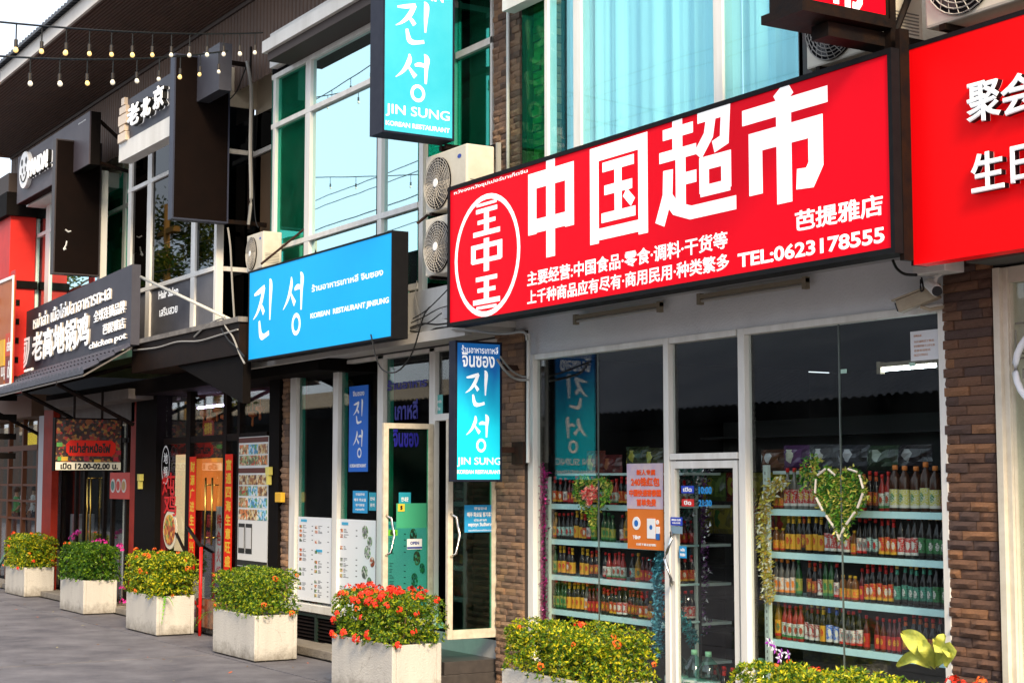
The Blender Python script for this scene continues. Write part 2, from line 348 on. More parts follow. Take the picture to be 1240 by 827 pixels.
def printgrad(name, top, bot, es):
    """a lightbox film printed with a soft vertical colour blend"""
    m = P(name, bot, .45, 0, spec=.1, emis=bot, es=es); n = m.node_tree; b = n.nodes['Principled BSDF']; tc = n.nodes.new('ShaderNodeTexCoord'); sx = n.nodes.new('ShaderNodeSeparateXYZ'); n.links.new(tc.outputs['Generated'], sx.inputs[0])
    nz = n.nodes.new('ShaderNodeTexNoise'); nz.inputs['Scale'].default_value = 2.5; n.links.new(tc.outputs['Generated'], nz.inputs['Vector'])
    ad = n.nodes.new('ShaderNodeMath'); ad.operation = 'MULTIPLY_ADD'; ad.inputs[1].default_value = .35; n.links.new(nz.outputs['Fac'], ad.inputs[0]); n.links.new(sx.outputs[2], ad.inputs[2])
    cr = n.nodes.new('ShaderNodeValToRGB'); cr.color_ramp.elements[0].position = .55; cr.color_ramp.elements[0].color = (*bot, 1); cr.color_ramp.elements[1].position = 1.2 if False else 1.0; cr.color_ramp.elements[1].color = (*top, 1)
    n.links.new(ad.outputs[0], cr.inputs[0]); n.links.new(cr.outputs[0], b.inputs['Base Color']); n.links.new(cr.outputs[0], b.inputs['Emission Color']); return m

# palette
ALU = P('painted_aluminium', (.84, .82, .76), .45, .0, (.70, .67, .61), 9, .6)
ALUW = P('white_aluminium', (.84, .82, .78), .4, 0, (.66, .63, .58), 7, .5, streak=True)
WHITE = P('white_render', (.86, .85, .82), .8, 0, (.58, .56, .52), 2.5, .8, .25, 40, streak=True)
CREAM = P('cream_render', (.80, .70, .53), .8, 0, (.66, .56, .42), 2.5, .8, .2, 40)
GREYR = P('grey_render', (.78, .78, .79), .85, 0, (.62, .62, .64), 2.2, .9, .3, 50)
BLACKP = P('black_paint', (.004, .003, .003), .7, 0, (.008, .006, .005), 6, .7, spec=.06)
BLACKM = P('black_steel', (.005, .005, .006), .6, .0, (.018, .009, .005), 9, .5, .1, 60, spec=.08)
RUST = P('rusty_steel', (.06, .025, .014), .7, .3, (.02, .012, .01), 20, .7)
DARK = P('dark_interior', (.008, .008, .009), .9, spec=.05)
GLOWW = P('glow_white', (.86, .86, .86), .4, emis=(1, 1, 1), es=.3)  # white with added glow, keeps sign lettering bright even in shade
PRINTW = P('white_print', (.86, .86, .86), .4)
PRINTB = P('black_print', (.02, .02, .02), .5)
PRINTR = P('red_print', (.7, .01, .01), .4)
STEEL = P('polished_steel', (.72, .70, .66), .18, 1)
GOLD = P('brass', (.75, .5, .12), .25, 1)
CABLE = P('cable_black', (.012, .012, .012), .5)
CABLEG = P('cable_grey', (.3, .29, .27), .6)
REDP = P('red_gloss_paint', (.34, .03, .015), .5, 0, (.22, .018, .01), 6, .6, spec=.1)
TILE = P('dark_step_tile', (.045, .04, .04), .3, 0, (.08, .07, .065), 12, .6)

# ================================================================== SETTING
PAV = P('paving_concrete', (.06, .056, .07), .75, 0, (.23, .22, .235), 1.6, .7, .5, 90)
cracks(PAV, .5, .004, (.03, .027, .034), .6, .53)
GROUND = P('ground_base', (.06, .06, .06), .9)
g = MB().box(-220, 40, -90, 30, -.3, -.03).build('pavement', GROUND); struct(g)
xs = [-90, -60, -45, -32, -24.65, -17.4, -14.6, -11, -7.5, -4, 0, 6, 14]; ys = [-.46, -1.25, -4.2, -7.6, -11.5]
r_ = random.Random(3)
for i in range(len(xs)-1):
    for j in range(len(ys)-1):
        a = MB(); gp = .012; dz = r_.uniform(-.002, .003)
        a.box(xs[i]+gp, xs[i+1]-gp, ys[j+1]+gp, ys[j]-gp, -.03+.001, dz)
        a.build('paving_slab', PAV, g, bevel=.004)
ROAD = P('road_asphalt', (.05, .05, .052), .85, 0, (.075, .075, .075), 3, .8, .4, 150)
struct(MB().box(-220, 40, -40, -11.52, -.03, -.002).build('road', ROAD))

def bricks(parent, x0, x1, z0, z1, Y, bw, bh, mats, seed, depth=.05, xface=None, skipz=None):
    """ledge-stone facing: one object per stone, eight shared shapes"""
    rr = random.Random(seed); shapes = []
    for k in range(6):
        mb = MB(); nx, nz = 4, 2; base = len(mb.v)
        for jz in range(nz+1):
            for ix in range(nx+1):
                e = (ix in (0, nx)) or (jz in (0, nz))
                d = -depth*(.62 if e else .8+rr.random()*.35)
                mb.v.append(((ix/nx-.5)*.975+ (0 if e else rr.uniform(-.05, .05)), d, (jz/nz-.5)*.93))
        for jz in range(nz):
            for ix in range(nx):
                q = jz*(nx+1)+ix; mb.f.append((q, q+1, q+nx+2, q+nx+1)); mb.m.append(0)
        ring = [0*(nx+1)+i for i in range(nx+1)]+[j*(nx+1)+nx for j in range(1, nz+1)]+[nz*(nx+1)+i for i in range(nx-1, -1, -1)]+[j*(nx+1) for j in range(nz-1, 0, -1)]
        nb = len(mb.v)
        for q in ring: v = mb.v[q]; mb.v.append((v[0], .0, v[2]))
        for q in range(len(ring)): mb.f.append((ring[q], nb+q, nb+(q+1) % len(ring), ring[(q+1) % len(ring)])); mb.m.append(0)
        for mi, m in enumerate(mats): shapes.append((mb.mesh('brick', m), mi))
    weights = [w_ for w_ in (3, 3, 2, 1)][:len(mats)]
    z = z0; row = 0
    while z < z1-.01:
        h = min(bh, z1-z); x = x0; first = True
        while x < x1-.01:
            wd = bw*rr.uniform(.75, 1.2)
            if first and row % 2: wd *= .5
            first = False
            if x+wd > x1-bw*.3: wd = x1-x
            mi = rr.choices(range(len(mats)), weights)[0]
            me = rr.choice([s for s in shapes if s[1] == mi])[0]
            o = bpy.data.objects.new('brick', me); COL.objects.link(o); o.parent = parent
            o.location = Vector((x+wd/2, Y, z+h/2))-(Vector(parent.parent.location)+Vector(parent.location) if parent.parent else Vector(parent.location))
            o.scale = (wd, rr.uniform(.7, 1.4), h); o.rotation_euler = (0, rr.uniform(-.012, .012), 0)
            x += wd
        z += h; row += 1

BR = [P('brown_stone', (0.377, 0.194, 0.113), .85, 0, (0.203, 0.112, 0.076), 11, .7, .9, 45), P('umber_stone', (0.290, 0.156, 0.103), .85, 0, (0.160, 0.094, 0.070), 11, .7, .9, 45),
      P('slate_stone', (0.203, 0.125, 0.099), .85, 0, (0.116, 0.077, 0.070), 11, .7, .9, 45), P('ochre_stone', (0.536, 0.263, 0.130), .85, 0, (0.290, 0.150, 0.086), 11, .7, .9, 45)]
BR2 = [P('tan_stone', (0.551, 0.338, 0.216), .85, 0, (0.319, 0.194, 0.130), 11, .7, .9, 45), P('grey_brown_stone', (0.435, 0.275, 0.184), .85, 0, (0.261, 0.163, 0.119), 11, .7, .9, 45),
       P('dark_stone', (0.290, 0.188, 0.140), .85, 0, (0.174, 0.119, 0.092), 11, .7, .9, 45), P('warm_stone', (0.600, 0.362, 0.205), .85, 0, (0.377, 0.213, 0.130), 11, .7, .9, 45)]
MORT = P('mortar', (.055, .045, .04), .9)

GCLEAR = glass('shop_glass', (.95, .98, .97), 1.45, 0.0, (1, 1, 1), .004)
GGREEN = glass('green_glass', (.45, .85, .74), 1.5, .30, (.10, .62, .50), .01)
GSTRIP = glass('clear_green_glass', (.30, .80, .52), 1.12, .0, (.3, .9, .6), .01)
GMIRR = glass('reflective_pane', (.25, .5, .46), 1.7, .66, (.66, .92, .92), .02)
GCURT = glass('curtain_pane', (.74, .945, .97), 1.25, .02, (.9, .98, 1), .01)
GDARK = glass('smoked_glass', (.05, .06, .055), 1.5, .06, (.9, .95, .95))

# ------------------------------------------------------------------ supermarket building (right)
mk = thing('supermarket_building', (-10, 0, 0), 'two storey supermarket with a glazed front full of bottle shelves and a stone pillar', 'building')
XL, XR = -12.62, -7.60
HZ = 3.12; FZ = .15
b = MB()
b.box(XL-.5, XR+.5, -.02, .25, HZ, 3.46)                                   # fascia above the windows
b.build('fascia', GREYR, mk)
b = MB(); b.box(XL-.45, XR+.50, -.73, .0, 3.46, 3.56); b.build('soffit', P('soffit_paint', (.42, .42, .42), .85, 0, (.3, .3, .31), 3, .8, .1, 30), mk)
b = MB(); b.box(XL-.45, XR+.55, -.45, .35, 3.56, 3.84); b.build('slab', WHITE, mk)
b = MB(); b.box(XL-.55, XR+.5, 4.2, 4.4, 0, 3.5); b.box(XL-.53, XL-.43, .02, 4.2, 0, 3.12); b.box(XR+.42, XR+.5, .12, 4.2, 0, 3.12)
b.build('back_wall', P('interior_wall', (.06, .053, .047), .85, 0, (.04, .036, .032), 2), mk)
b = MB(); b.box(XL-.43, XR+.42, 0, 4.2, .02, FZ-.004); b.build('shop_floor', P('shop_floor_tile', (.10, .095, .09), .3, 0, (.14, .13, .12), 4), mk)
b = MB(); b.box(XL-.43, XR+.42, .25, 4.2, 3.13, 3.2); b.build('shop_ceiling', P('ceiling_paint', (.05, .05, .05), .9), mk)
def bar(b, px0, px1, zt, zb, Y, dep=.1, py=600):
    b.box(fX(px0, py, Y), fX(px1, py, Y), Y, Y+dep, zb, zt); return b
w1 = MB()
bar(w1, 639, 645.5, HZ, FZ, -.05, .08); bar(w1, 804, 810, HZ, FZ, -.05, .075)
w1.box(fX(646, 600, -.05), fX(804, 600, -.05), -.05, .05, HZ-.05, HZ)
w1.box(fX(646, 600, -.05), fX(804, 600, -.05), -.05, .05, FZ, FZ+.1)
win = w1.build('window', ALUW, mk, bevel=.004)
xj = fX(725, 600, 0)
MB().box(fX(646, 600, 0), xj-.004, -.004, .004, FZ+.1, HZ-.05).build('pane', GCLEAR, win)
MB().box(xj+.004, fX(804, 600, 0), -.004, .004, FZ+.1, HZ-.05).build('pane', GCLEAR, win)
MB().box(xj-.004, xj+.004, -.006, .006, FZ+.1, HZ-.05).build('glass_joint', P('silicone', (.12, .14, .13), .4), win)
w2 = MB()
xa, xb = fX(903, 600, -.05), fX(1140, 600, -.05)
bar(w2, 895, 903, HZ, FZ, -.05, .075); bar(w2, 1140, 1148, HZ, FZ, -.05, .12); w2.box(xa, xb, -.05, .05, HZ-.05, HZ); w2.box(xa, xb, -.05, .05, FZ, FZ+.1)
win2 = w2.build('window', ALUW, mk, bevel=.004); xj = fX(1019, 600, 0)
MB().box(fX(903, 600, 0), xj-.004, -.004, .004, FZ+.1, HZ-.05).build('pane', GCLEAR, win2)
MB().box(xj+.004, fX(1140, 600, 0), -.004, .004, FZ+.1, HZ-.05).build('pane', GCLEAR, win2)
MB().box(xj-.004, xj+.004, -.006, .006, FZ+.1, HZ-.05).build('glass_joint', MATS['silicone'], win2)
# door between
dz = fZ(850, 553, -.05)
dr = MB(); x0, x1 = fX(811, 600, -.04)+.005, fX(893, 600, -.04)-.005
for (a_, b_, c_, d_) in ((x0, x0+.055, FZ+.02, dz-.03), (x1-.055, x1, FZ+.02, dz-.03), (x0+.055, x1-.055, FZ+.02, FZ+.17), (x0+.055, x1-.055, dz-.09, dz-.03)): dr.box(a_, b_, -.035, .015, c_, d_)
door = dr.build('door', ALUW, mk, bevel=.003)
MB().box(x0+.055, x1-.055, -.012, -.006, FZ+.17, dz-.09).build('pane', GCLEAR, door)
hb = MB(); yh = -.1; zt, zb = fZ(820, 648, -.1), fZ(820, 706, -.1); xh = x0+.03
zs = [zt, zt+.02, zt-.03, zt-.14, (zt+zb)/2, zb+.12, zb+.03, zb-.02, zb]; xo = [0, .06, .10, .05, .02, .06, .09, .05, 0]; yo = [.06, 0, -.03, -.04, -.04, -.04, -.03, 0, .06]
hb.tube([(xh+a_, yh+c_, z_) for a_, c_, z_ in zip(xo, yo, zs)], .013, 8); hb.build('handle', STEEL, door, smooth=True)
tr = MB(); tr.box(fX(811, 600, -.05), fX(893, 600, -.05), -.05, .06, dz-.02, dz+.03); tr.box(fX(811, 600, -.05), fX(893, 600, -.05), -.05, .05, HZ-.05, HZ)
trn = tr.build('transom_window', ALUW, mk, bevel=.003)
MB().box(fX(811, 600, -.05), fX(893, 600, -.05), -.004, .004, dz+.03, HZ-.05).build('pane', GCLEAR, trn)
# stone pillar on the right
pr = MB().box(fX(1150, 600, -.02), fX(1210, 600, -.02), -.02, .3, 0, 3.44).build('pillar', MORT, mk)
bricks(pr, fX(1150, 600, -.02), fX(1210, 600, -.02), 00.02, 3.44, -.02, .22, .062, BR, 5, .04)
# upper floor: curtained bay
BY = -.4
def zbar(b, x0, x1, z, h, Y, dep=.08): b.box(x0, x1, Y-.01, Y-.01+dep, z-h/2, z+h/2); return b
ub = MB(); bx0, bx1 = fX(632, 100, BY), fX(970, 100, BY)
for p0, p1 in ((659, 663), (694, 703), (864, 875), (968, 973)): bar(ub, p0, p1, 8.6, 3.84, BY-.02, .1, 100)
ub.box(bx0, bx1, BY-.01, BY+.07, 3.84, 3.95); ub.box(bx0, bx1, BY-.01, BY+.07, 7.4, 7.48)
bay = ub.build('upper_window', ALUW, mk, bevel=.004)
edges = [bx0, fX(659, 100, BY), fX(694, 100, BY), fX(864, 100, BY), fX(968, 100, BY)]
st = [fX(663, 100, BY), fX(703, 100, BY), fX(875, 100, BY)]
MB().box(bx0, edges[1], BY, BY+.008, 3.95, 8.6).build('pane', GSTRIP, bay, label='green tinted narrow pane')
for a_, c_ in zip(st, edges[2:]): MB().box(a_, c_, BY, BY+.008, 3.95, 8.6).build('pane', GCURT, bay)
rc = random.Random(8)
for (a_, c_) in ((st[0], st[1]-.05), (st[1]-.02, st[2]-.05), (st[2]-.02, edges[4]+.1)):
    cb = MB(); n = int((c_-a_)/.02)
    ph = rc.uniform(0, 6); pts = []
    for k in range(n+1):
        u = a_+(c_-a_)*k/n; q = u*18+ph+1.3*math.sin(u*5+ph); pts.append((u, BY+.2+.035*math.sin(q)+.012*math.sin(q*2.7+1)))
    for k in range(n): cb.quad((pts[k][0], pts[k][1], 3.9), (pts[k+1][0], pts[k+1][1], 3.9), (pts[k+1][0], pts[k+1][1], 8.5), (pts[k][0], pts[k][1], 8.5))
    cb.build('curtain', P('sheer_curtain', (.90, .94, .95), .9), mk, smooth=True)
sb_ = MB(); sb_.box(bx1, bx1+.14, BY-.02, .3, 3.84, 8.6); sb_.build('corner_post', P('dark_green_post', (.02, .05, .045), .5, 0, (.06, .02, .02), 8, .6), mk)
sw = MB(); sw.box(bx0+.0, bx0+.02, BY+.05, .3, 3.84, 8.6)
swo = sw.build('side_wall', MORT, mk)
ib = MB(); rr = random.Random(2); z = 3.85; k = 0
while z < 8.5:                                            # stone facing seen through the green pane
    x = bx0+.02
    while x < edges[1]-.02:
        wd = rr.uniform(.1, .2); ib.box(x, min(x+wd, edges[1]-.02)-.006, BY+.12-rr.uniform(0, .025), BY+.2, z, z+.062, rr.choice([0, 0, 1, 2, 3])); x += wd
    z += .07; k += 1
ib.build('stone_facing', BR2, mk, kind='stuff')
b = MB(); b.box(bx1+.14, -5.5, -.05, .2, 3.84, 8.6); b.build('upper_wall', P('upper_wall_paint', (.34, .33, .31), .85, 0, (.25, .24, .23), 2, .8, .2), mk)
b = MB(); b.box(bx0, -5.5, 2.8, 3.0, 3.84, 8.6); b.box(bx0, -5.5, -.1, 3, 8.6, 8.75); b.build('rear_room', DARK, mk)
b = MB(); b.box(bx0-.15, -5.5, -1.0, -.42, 7.9, 8.15); b.box(fX(632, 100, BY)-.1, fX(662, 100, BY)+.0, -.55, -.42, fZ(640, 3, -.5), 7.9); b.build('roof_ledge', WHITE, mk)

# neighbour on the far right: next shop
nx = thing('corner_shop_building', (-6, 0, 0), 'narrow slice of the next shop with a pale glazed front at the right edge', 'building')
b = MB(); bar(b, 1208, 1216, 3.3, .0, -.08, .2); bar(b, 1217, 1226, 3.3, 0, -.05, .16); b.build('door_post', P('ivory_aluminium', (.72, .66, .54), .45, 0, (.6, .54, .43), 8), nx, bevel=.004)
xq = fX(1226, 600, 0)
wn = MB(); wn.box(xq, -3, -.04, .04, 3.2, 3.3); wn.box(xq, -3, -.04, .04, 0, .1); wn.box(xq, xq+.05, -.03, .03, .1, 3.2); wno = wn.build('window', MATS['ivory_aluminium'], nx)
MB().box(xq+.05, -3, -.004, .004, .1, 3.2).build('pane', GCLEAR, wno)
MB().box(xq+.05, -3, .25, .3, .05, 3.2).build('blind', P('khaki_blind', (.42, .40, .27), .8, 0, (.34, .33, .22), 3, .6, streak=True), nx)
b = MB(); b.box(-7.1, -3, .9, 1, 0, 3.6); b.box(-7.05, -3, -.3, 1, 3.32, 3.8); b.build('wall', P('dim_wall', (.1, .1, .09), .9), nx)
kb = MB()                                                     # key pattern and swirl decal on the glass
X0 = fX(1227, 450, -.01)
def kline(pts): kb.tube([(X0+.03+p[0]*.05, -.012, fZ(1230, 400, 0)+p[1]*.05) for p in pts], .007, 4)
kline([(0, 0), (0, -3), (3, -3), (3, -1), (1.5, -1), (1.5, -2)]); kline([(0, -3.6), (2.4, -3.6), (2.4, -5), (1, -5), (1, -6.2)]); kline([(3, 0), (3, .8), (0, .8)])
kb.build('window_pattern', P('grey_decal', (.25, .24, .2), .5), nx)
sw = MB(); cx, cz = X0+.33, fZ(1236, 448, 0)
sw.tube([(cx+.27*math.cos(a_), -.06, cz+.25*math.sin(a_)) for a_ in [math.pi*(.35+1.35*k/18) for k in range(19)]], .022, 8)
sw.build('neon_swirl', P('white_tube', (.85, .87, .9), .3), nx, smooth=True)

# ------------------------------------------------------------------ Korean restaurant building (middle)
jr = thing('restaurant_building', (-15.7, 0, 0), 'two storey Korean restaurant with white framed glazing and a reflecting upper bay', 'building')
JL, JRt = fX(350, 600, 0), fX(608, 600, 0)
JH = 3.32; JF = .46; GB = .51
b = MB(); b.box(JL-.15, -13.2, -.03, .2, JH, 3.40); b.build('lintel', P('dark_lintel', (.07, .07, .07), .6), jr)
b = MB(); b.box(fX(288, 410, -.5), -12.9, -.5, .3, 3.40, 3.83); b.build('slab', WHITE, jr)
b = MB(); b.box(fX(283, 440, -.58), -12.9, -.58, -.5, 3.30, 3.40); b.box(fX(283, 440, -.58), -12.9, -.5, -.03, 3.34, 3.40); b.build('ledge', P('ledge_paint', (.55, .53, .5), .8, 0, (.38, .36, .33), 4, .8), jr)
b = MB(); b.box(JL-.1, -14.50, -.02, .1, .40, GB-.09); b.build('plinth', P('plinth_paint', (.33, .31, .29), .8, 0, (.25, .23, .22), 3), jr)
b = MB(); b.box(JL-.1, -14.50, -.06, .1, GB-.09, GB); b.build('window_sill', ALUW, jr, bevel=.004)
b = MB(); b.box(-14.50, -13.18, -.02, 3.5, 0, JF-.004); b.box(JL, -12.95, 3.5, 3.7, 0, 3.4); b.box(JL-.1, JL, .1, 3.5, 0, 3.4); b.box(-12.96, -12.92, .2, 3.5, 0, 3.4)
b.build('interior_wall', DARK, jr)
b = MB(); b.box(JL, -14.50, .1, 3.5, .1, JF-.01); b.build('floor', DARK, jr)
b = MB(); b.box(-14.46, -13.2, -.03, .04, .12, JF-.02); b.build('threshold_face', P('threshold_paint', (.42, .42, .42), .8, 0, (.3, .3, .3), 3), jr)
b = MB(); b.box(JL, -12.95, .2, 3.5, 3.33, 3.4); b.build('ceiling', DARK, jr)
mull = [(350, 357), (402, 408), (456, 463), (519, 526)]
f = MB()
for a_, c_ in mull: bar(f, a_, c_, JH, GB if a_ < 500 else JF, -.045, .055)
f.box(fX(357, 600, -.04), fX(526, 600, -.04), -.045, .05, JH-.04, JH); 
wj = f.build('window', ALUW, jr, bevel=.004)
for (a_, c_) in ((357, 402), (408, 456), (463, 519)):
    MB().box(fX(a_, 600, 0), fX(c_, 600, 0), -.004, .004, GB, JH-.04).build('pane', GCLEAR, wj)
    gm = MB(); x = fX(a_, 600, 0); gm.box(x, x+.06, .02, .1, GB, JH-.04); gm.build('inner_stile', P('green_edge', (.03, .28, .2), .25), wj)
f = MB(); dzt = fZ(530, 506, -.03); xd0, xd1 = fX(526, 600, -.04), fX(606, 600, -.04)
f.box(xd0, xd1, -.045, .05, dzt-.03, dzt+.04); f.box(xd0, xd1, -.045, .05, JH-.04, JH); f.box(xd1, xd1+.05, -.045, .05, JF, JH)
tj = f.build('transom_window', ALUW, jr, bevel=.003); MB().box(xd0, xd1, -.004, .004, dzt+.04, JH-.04).build('pane', GCLEAR, tj)
# open door leaves, perpendicular to the front
def leaf(X, yfree, zb, zt, name, hz):
    d = MB(); y0, y1 = yfree, -.06; T = .022
    d.box(X-T, X+T, y0, y0+.055, zb, zt); d.box(X-T, X+T, y1-.055, y1, zb, zt); d.box(X-T, X+T, y0+.055, y1-.055, zb, zb+.085); d.box(X-T, X+T, y0+.055, y1-.055, zt-.055, zt)
    o = d.build('door', P('worn_ivory_aluminium', (.70, .64, .52), .45, 0, (.5, .43, .33), 12, .5), jr, bevel=.003, label=name)
    MB().box(X-.004, X+.004, y0+.055, y1-.055, zb+.085, zt-.055).build('pane', glass('door_glass_%d' % int(-X), (.35, .8, .66), 1.5, .0, (1, 1, 1), .01), o)
    for sgn in (1, -1):
        h = MB(); yh = y0+.03
        h.tube([(X+sgn*.02, yh, hz+.2), (X+sgn*.07, yh+.035, hz+.17), (X+sgn*.085, yh+.06, hz), (X+sgn*.07, yh+.035, hz-.17), (X+sgn*.02, yh, hz-.2)], .013, 8); h.build('handle', STEEL, o, smooth=True)
    return o
XD1, XD2 = -14.46, -13.2
leaf(XD1, PX(463, 645, XD1).y, JF+.02, PX(463, 512, XD1).z, 'door leaf standing open on the left', PX(465, 648, XD1).z)
leaf(XD2, PX(541, 645, XD2).y, JF+.02, PX(463, 512, XD1).z, 'door leaf standing open on the right', PX(545, 648, XD2).z)
# louvred vent under the glazing
vx0, vx1 = JL-.05, -14.52
vp = MB().box(vx0, vx1, .0, .04, .02, .40).build('vent_backing', DARK, jr)
fr = MB()
for xx in (vx0, vx0+(vx1-vx0)*.25, vx0+(vx1-vx0)*.5, vx0+(vx1-vx0)*.75, vx1-.05): fr.box(xx, xx+.05, -.05, 0, .0, .40)
fr.box(vx0, vx1, -.045, 0, .37, .40); vf = fr.build('vent_frame', P('dark_green_paint', (.012, .025, .02), .45), jr)
sl0 = MB(); sl0.prism([(vx0, -.035, 0), (vx0, -.005, .02), (vx0, -.002, .016), (vx0, -.032, -.004)], (vx1-vx0, 0, 0)); slm = None
for k in range(8):
    if slm is None: o = sl0.build('louvre_slat', BLACKM, vf); o.location.z += .04; slm = o
    else: o = slm.copy(); COL.objects.link(o); o.location.z = slm.location.z+.042*k
    o.parent = vf
# left and right stone pillars
pl = MB().box(-13.16, -12.68, -.06, .2, 0, 3.36).build('pillar', MORT, jr)
bricks(pl, -13.16, -12.68, .02, 3.36, -.06, .17, .062, BR2, 9, .035)
pu = MB().box(fX(600, 100, -.12), fX(632, 100, -.12), -.12, .2, 3.84, 8.6).build('upper_pillar', MORT, jr)
bricks(pu, fX(600, 100, -.12), fX(632, 100, -.12), 3.84, 7.2, -.12, .16, .062, BR2, 21, .035)
p3 = MB().box(fX(337, 600, -.03), fX(350, 600, -.03), -.03, .2, 0.02, 3.3).build('pillar', MORT, jr)
bricks(p3, fX(337, 600, -.03), fX(350, 600, -.03), .02, 3.3, -.03, .2, .075, BR2, 14, .035)
MB().tube([(fX(613.5, 100, -.2), -.185, 3.84), (fX(613.5, 100, -.2), -.185, 8.4)], .017, 8).build('conduit', WHITE, jr, smooth=True)
# upper bay
t1L = fZ(375, 135, BY)                                    # transom
t2L = fZ(368, 292, BY); tT = fZ(375, 70, BY)
jb0, jb1 = fX(333, 150, BY), fX(510, 200, BY)
f = MB(); bar(f, 369, 375, tT, 3.84, BY-.04, .06, 180); bar(f, 457, 462, tT, 3.84, BY-.04, .06, 180); bar(f, 507, 512, tT, 3.84, BY-.04, .06, 220); bar(f, 330, 333, tT, 3.84, BY-.04, .06, 180)
for z in (t1L, t2L, 3.90, tT-.03): f.box(jb0-.02, jb1, BY-.044, BY+.02, z-.03, z+.03)
ys_ = BY+.06
for z in (t2L, tT-.03): f.box(jb1-.02, jb1+.05, BY-.03, .0, z-.03, z+.03)
jw = f.build('upper_window', ALUW, jr, bevel=.004)
xs4 = [jb0, fX(368, 180, BY), fX(376, 180, BY), fX(456, 180, BY), fX(463, 180, BY), fX(506, 200, BY)]
zc = [3.93, t2L-.035, t2L+.035, t1L-.035, t1L+.035, tT-.06]
for i in (0, 2, 4):
    for j in (0, 2, 4):
        MB().box(xs4[i], xs4[i+1], BY, BY+.008, zc[j], zc[j+1]).build('pane', GGREEN if i == 0 else GMIRR, jw)
MB().box(jb1+.03, jb1+.04, BY+.06, .0, 3.93, tT-.06).build('pane', GGREEN, jw, label='green side pane')
b = MB(); b.box(jb0-.15, jb0-.02, BY+.02, .4, 3.84, 7.4); b.box(jb1+.0, -12.9, 2.2, 2.4, 3.84, 8.6); b.box(jb0, -12.9, 2.2, 2.4, 3.84, 8.6); b.build('upper_back_wall', P('dark_green_room', (.05, .22, .17), .8, 0, (.02, .09, .07), .8), jr)
b = MB(); b.box(jb0+.3, jb0+.42, BY+.25, BY+.35, 3.9, 5.9); b.box(jb0+.02, jb0+.42, BY+.25, BY+.35, 5.9, 6.0); b.box(jb0+1.9, jb0+2.0, .3, .4, 3.9, 6.9); b.build('inner_partition', P('pale_green_partition', (.55, .8, .66), .7), jr)
b = MB(); b.box(jb0-.1, -12.9, BY+.1, 2.4, 3.84, 3.88); b.box(jb0-.1, -12.9, BY, 2.4, tT+.02, tT+.1); b.build('upper_floor_plate', DARK, jr)
MB().box(jb0+.02, fX(368, 180, BY), BY+.05, BY+.07, 3.9, tT).build('pane_backing', P('teal_backing', (.45, .75, .66), .8, 0, (.20, .42, .36), 1.0), jr)  # added panel, catches daylight to brighten the narrow green pane
# recessed window between bay and upper pillar
rx0, rx1 = jb1+.06, fX(600, 100, 0)
f = MB(); zr = fZ(575, 60, 0)
f.box(rx0, rx1, -.04, .05, zr-.035, zr+.035); f.box(rx0, rx1, -.04, .05, 3.84, 3.9); xm = fX(553, 60, 0); f.box(xm-.03, xm+.02, -.04, .05, 3.9, 8.4); f.box(rx1-.04, rx1, -.04, .05, 3.9, 8.4)
rw = f.build('recessed_window', ALUW, jr, bevel=.003)
for a_, c_ in ((rx0, xm-.03), (xm+.02, rx1-.04)):
    MB().box(a_, c_, 0, .008, 3.9, zr-.035).build('pane', GGREEN, rw); MB().box(a_, c_, 0, .008, zr+.035, 8.4).build('pane', GGREEN, rw)
MB().box(rx0+.05, rx1, .10, .14, 3.84, 8.4).build('recess_backing', P('teal_recess_backing', (.35, .62, .52), .8, 0, (.12, .26, .22), 1.2), jr)  # added close behind the glass to brighten the recessed panes
# parapet and lip
b = MB(); b.box(fX(327, 50, -.5), -13.3, -.5, -.3, fZ(327, 78, -.5)-.05, fZ(327, 42, -.5)); b.box(fX(327, 50, -.5), fX(327, 50, -.5)+.2, -.3, 2, fZ(327, 78, -.5), fZ(327, 42, -.5)); b.build('parapet', WHITE, jr)
b = MB(); b.box(fX(317, 80, -.8), -13.3, -.8, .2, tT+.1, tT+.24); b.build('lip', WHITE, jr)
b = MB(); b.box(fX(317, 80, -.8)+.05, -13.35, -.75, BY-.04, tT+.0, tT+.1); b.build('lip_underside', P('shadow_board', (.06, .045, .04), .7), jr)

# ------------------------------------------------------------------ step and kerb
st = thing('door_step', (-13.9, -.5, 0), 'low dark tiled step in front of the restaurant door', 'step')
b = MB(); b.box(-14.45, -13.22, -.72, -.03, .0, .15); b.build('step_block', TILE, st, bevel=.006)
b = MB()
for k in range(3): b2 = MB(); b2.box(-14.44+k*.405, -14.44+k*.405+.4, -.60, -.03, .152, .27); b2.build('step_tile', TILE, st, bevel=.003)
KERB = P('kerb_stone', (.30, .27, .23), .9, 0, (.16, .14, .12), 7, .8, .6, 50)
x = -32.; kr = None
r_ = random.Random(6)
kroot = MB().box(-32, -14.5, -.42, -.06, -.03, .005).build('kerb', MORT); struct(kroot)
while x < -14.6:
    L_ = r_.uniform(.8, 1.05); x2 = min(x+L_, -14.52)
    MB().box(x+.006, x2-.006, -.44+r_.uniform(-.008, .008), -.07, .006, .10+r_.uniform(-.008, .008)).build('kerb_stone', KERB, kroot, bevel=.012); x += L_
rb = MB()

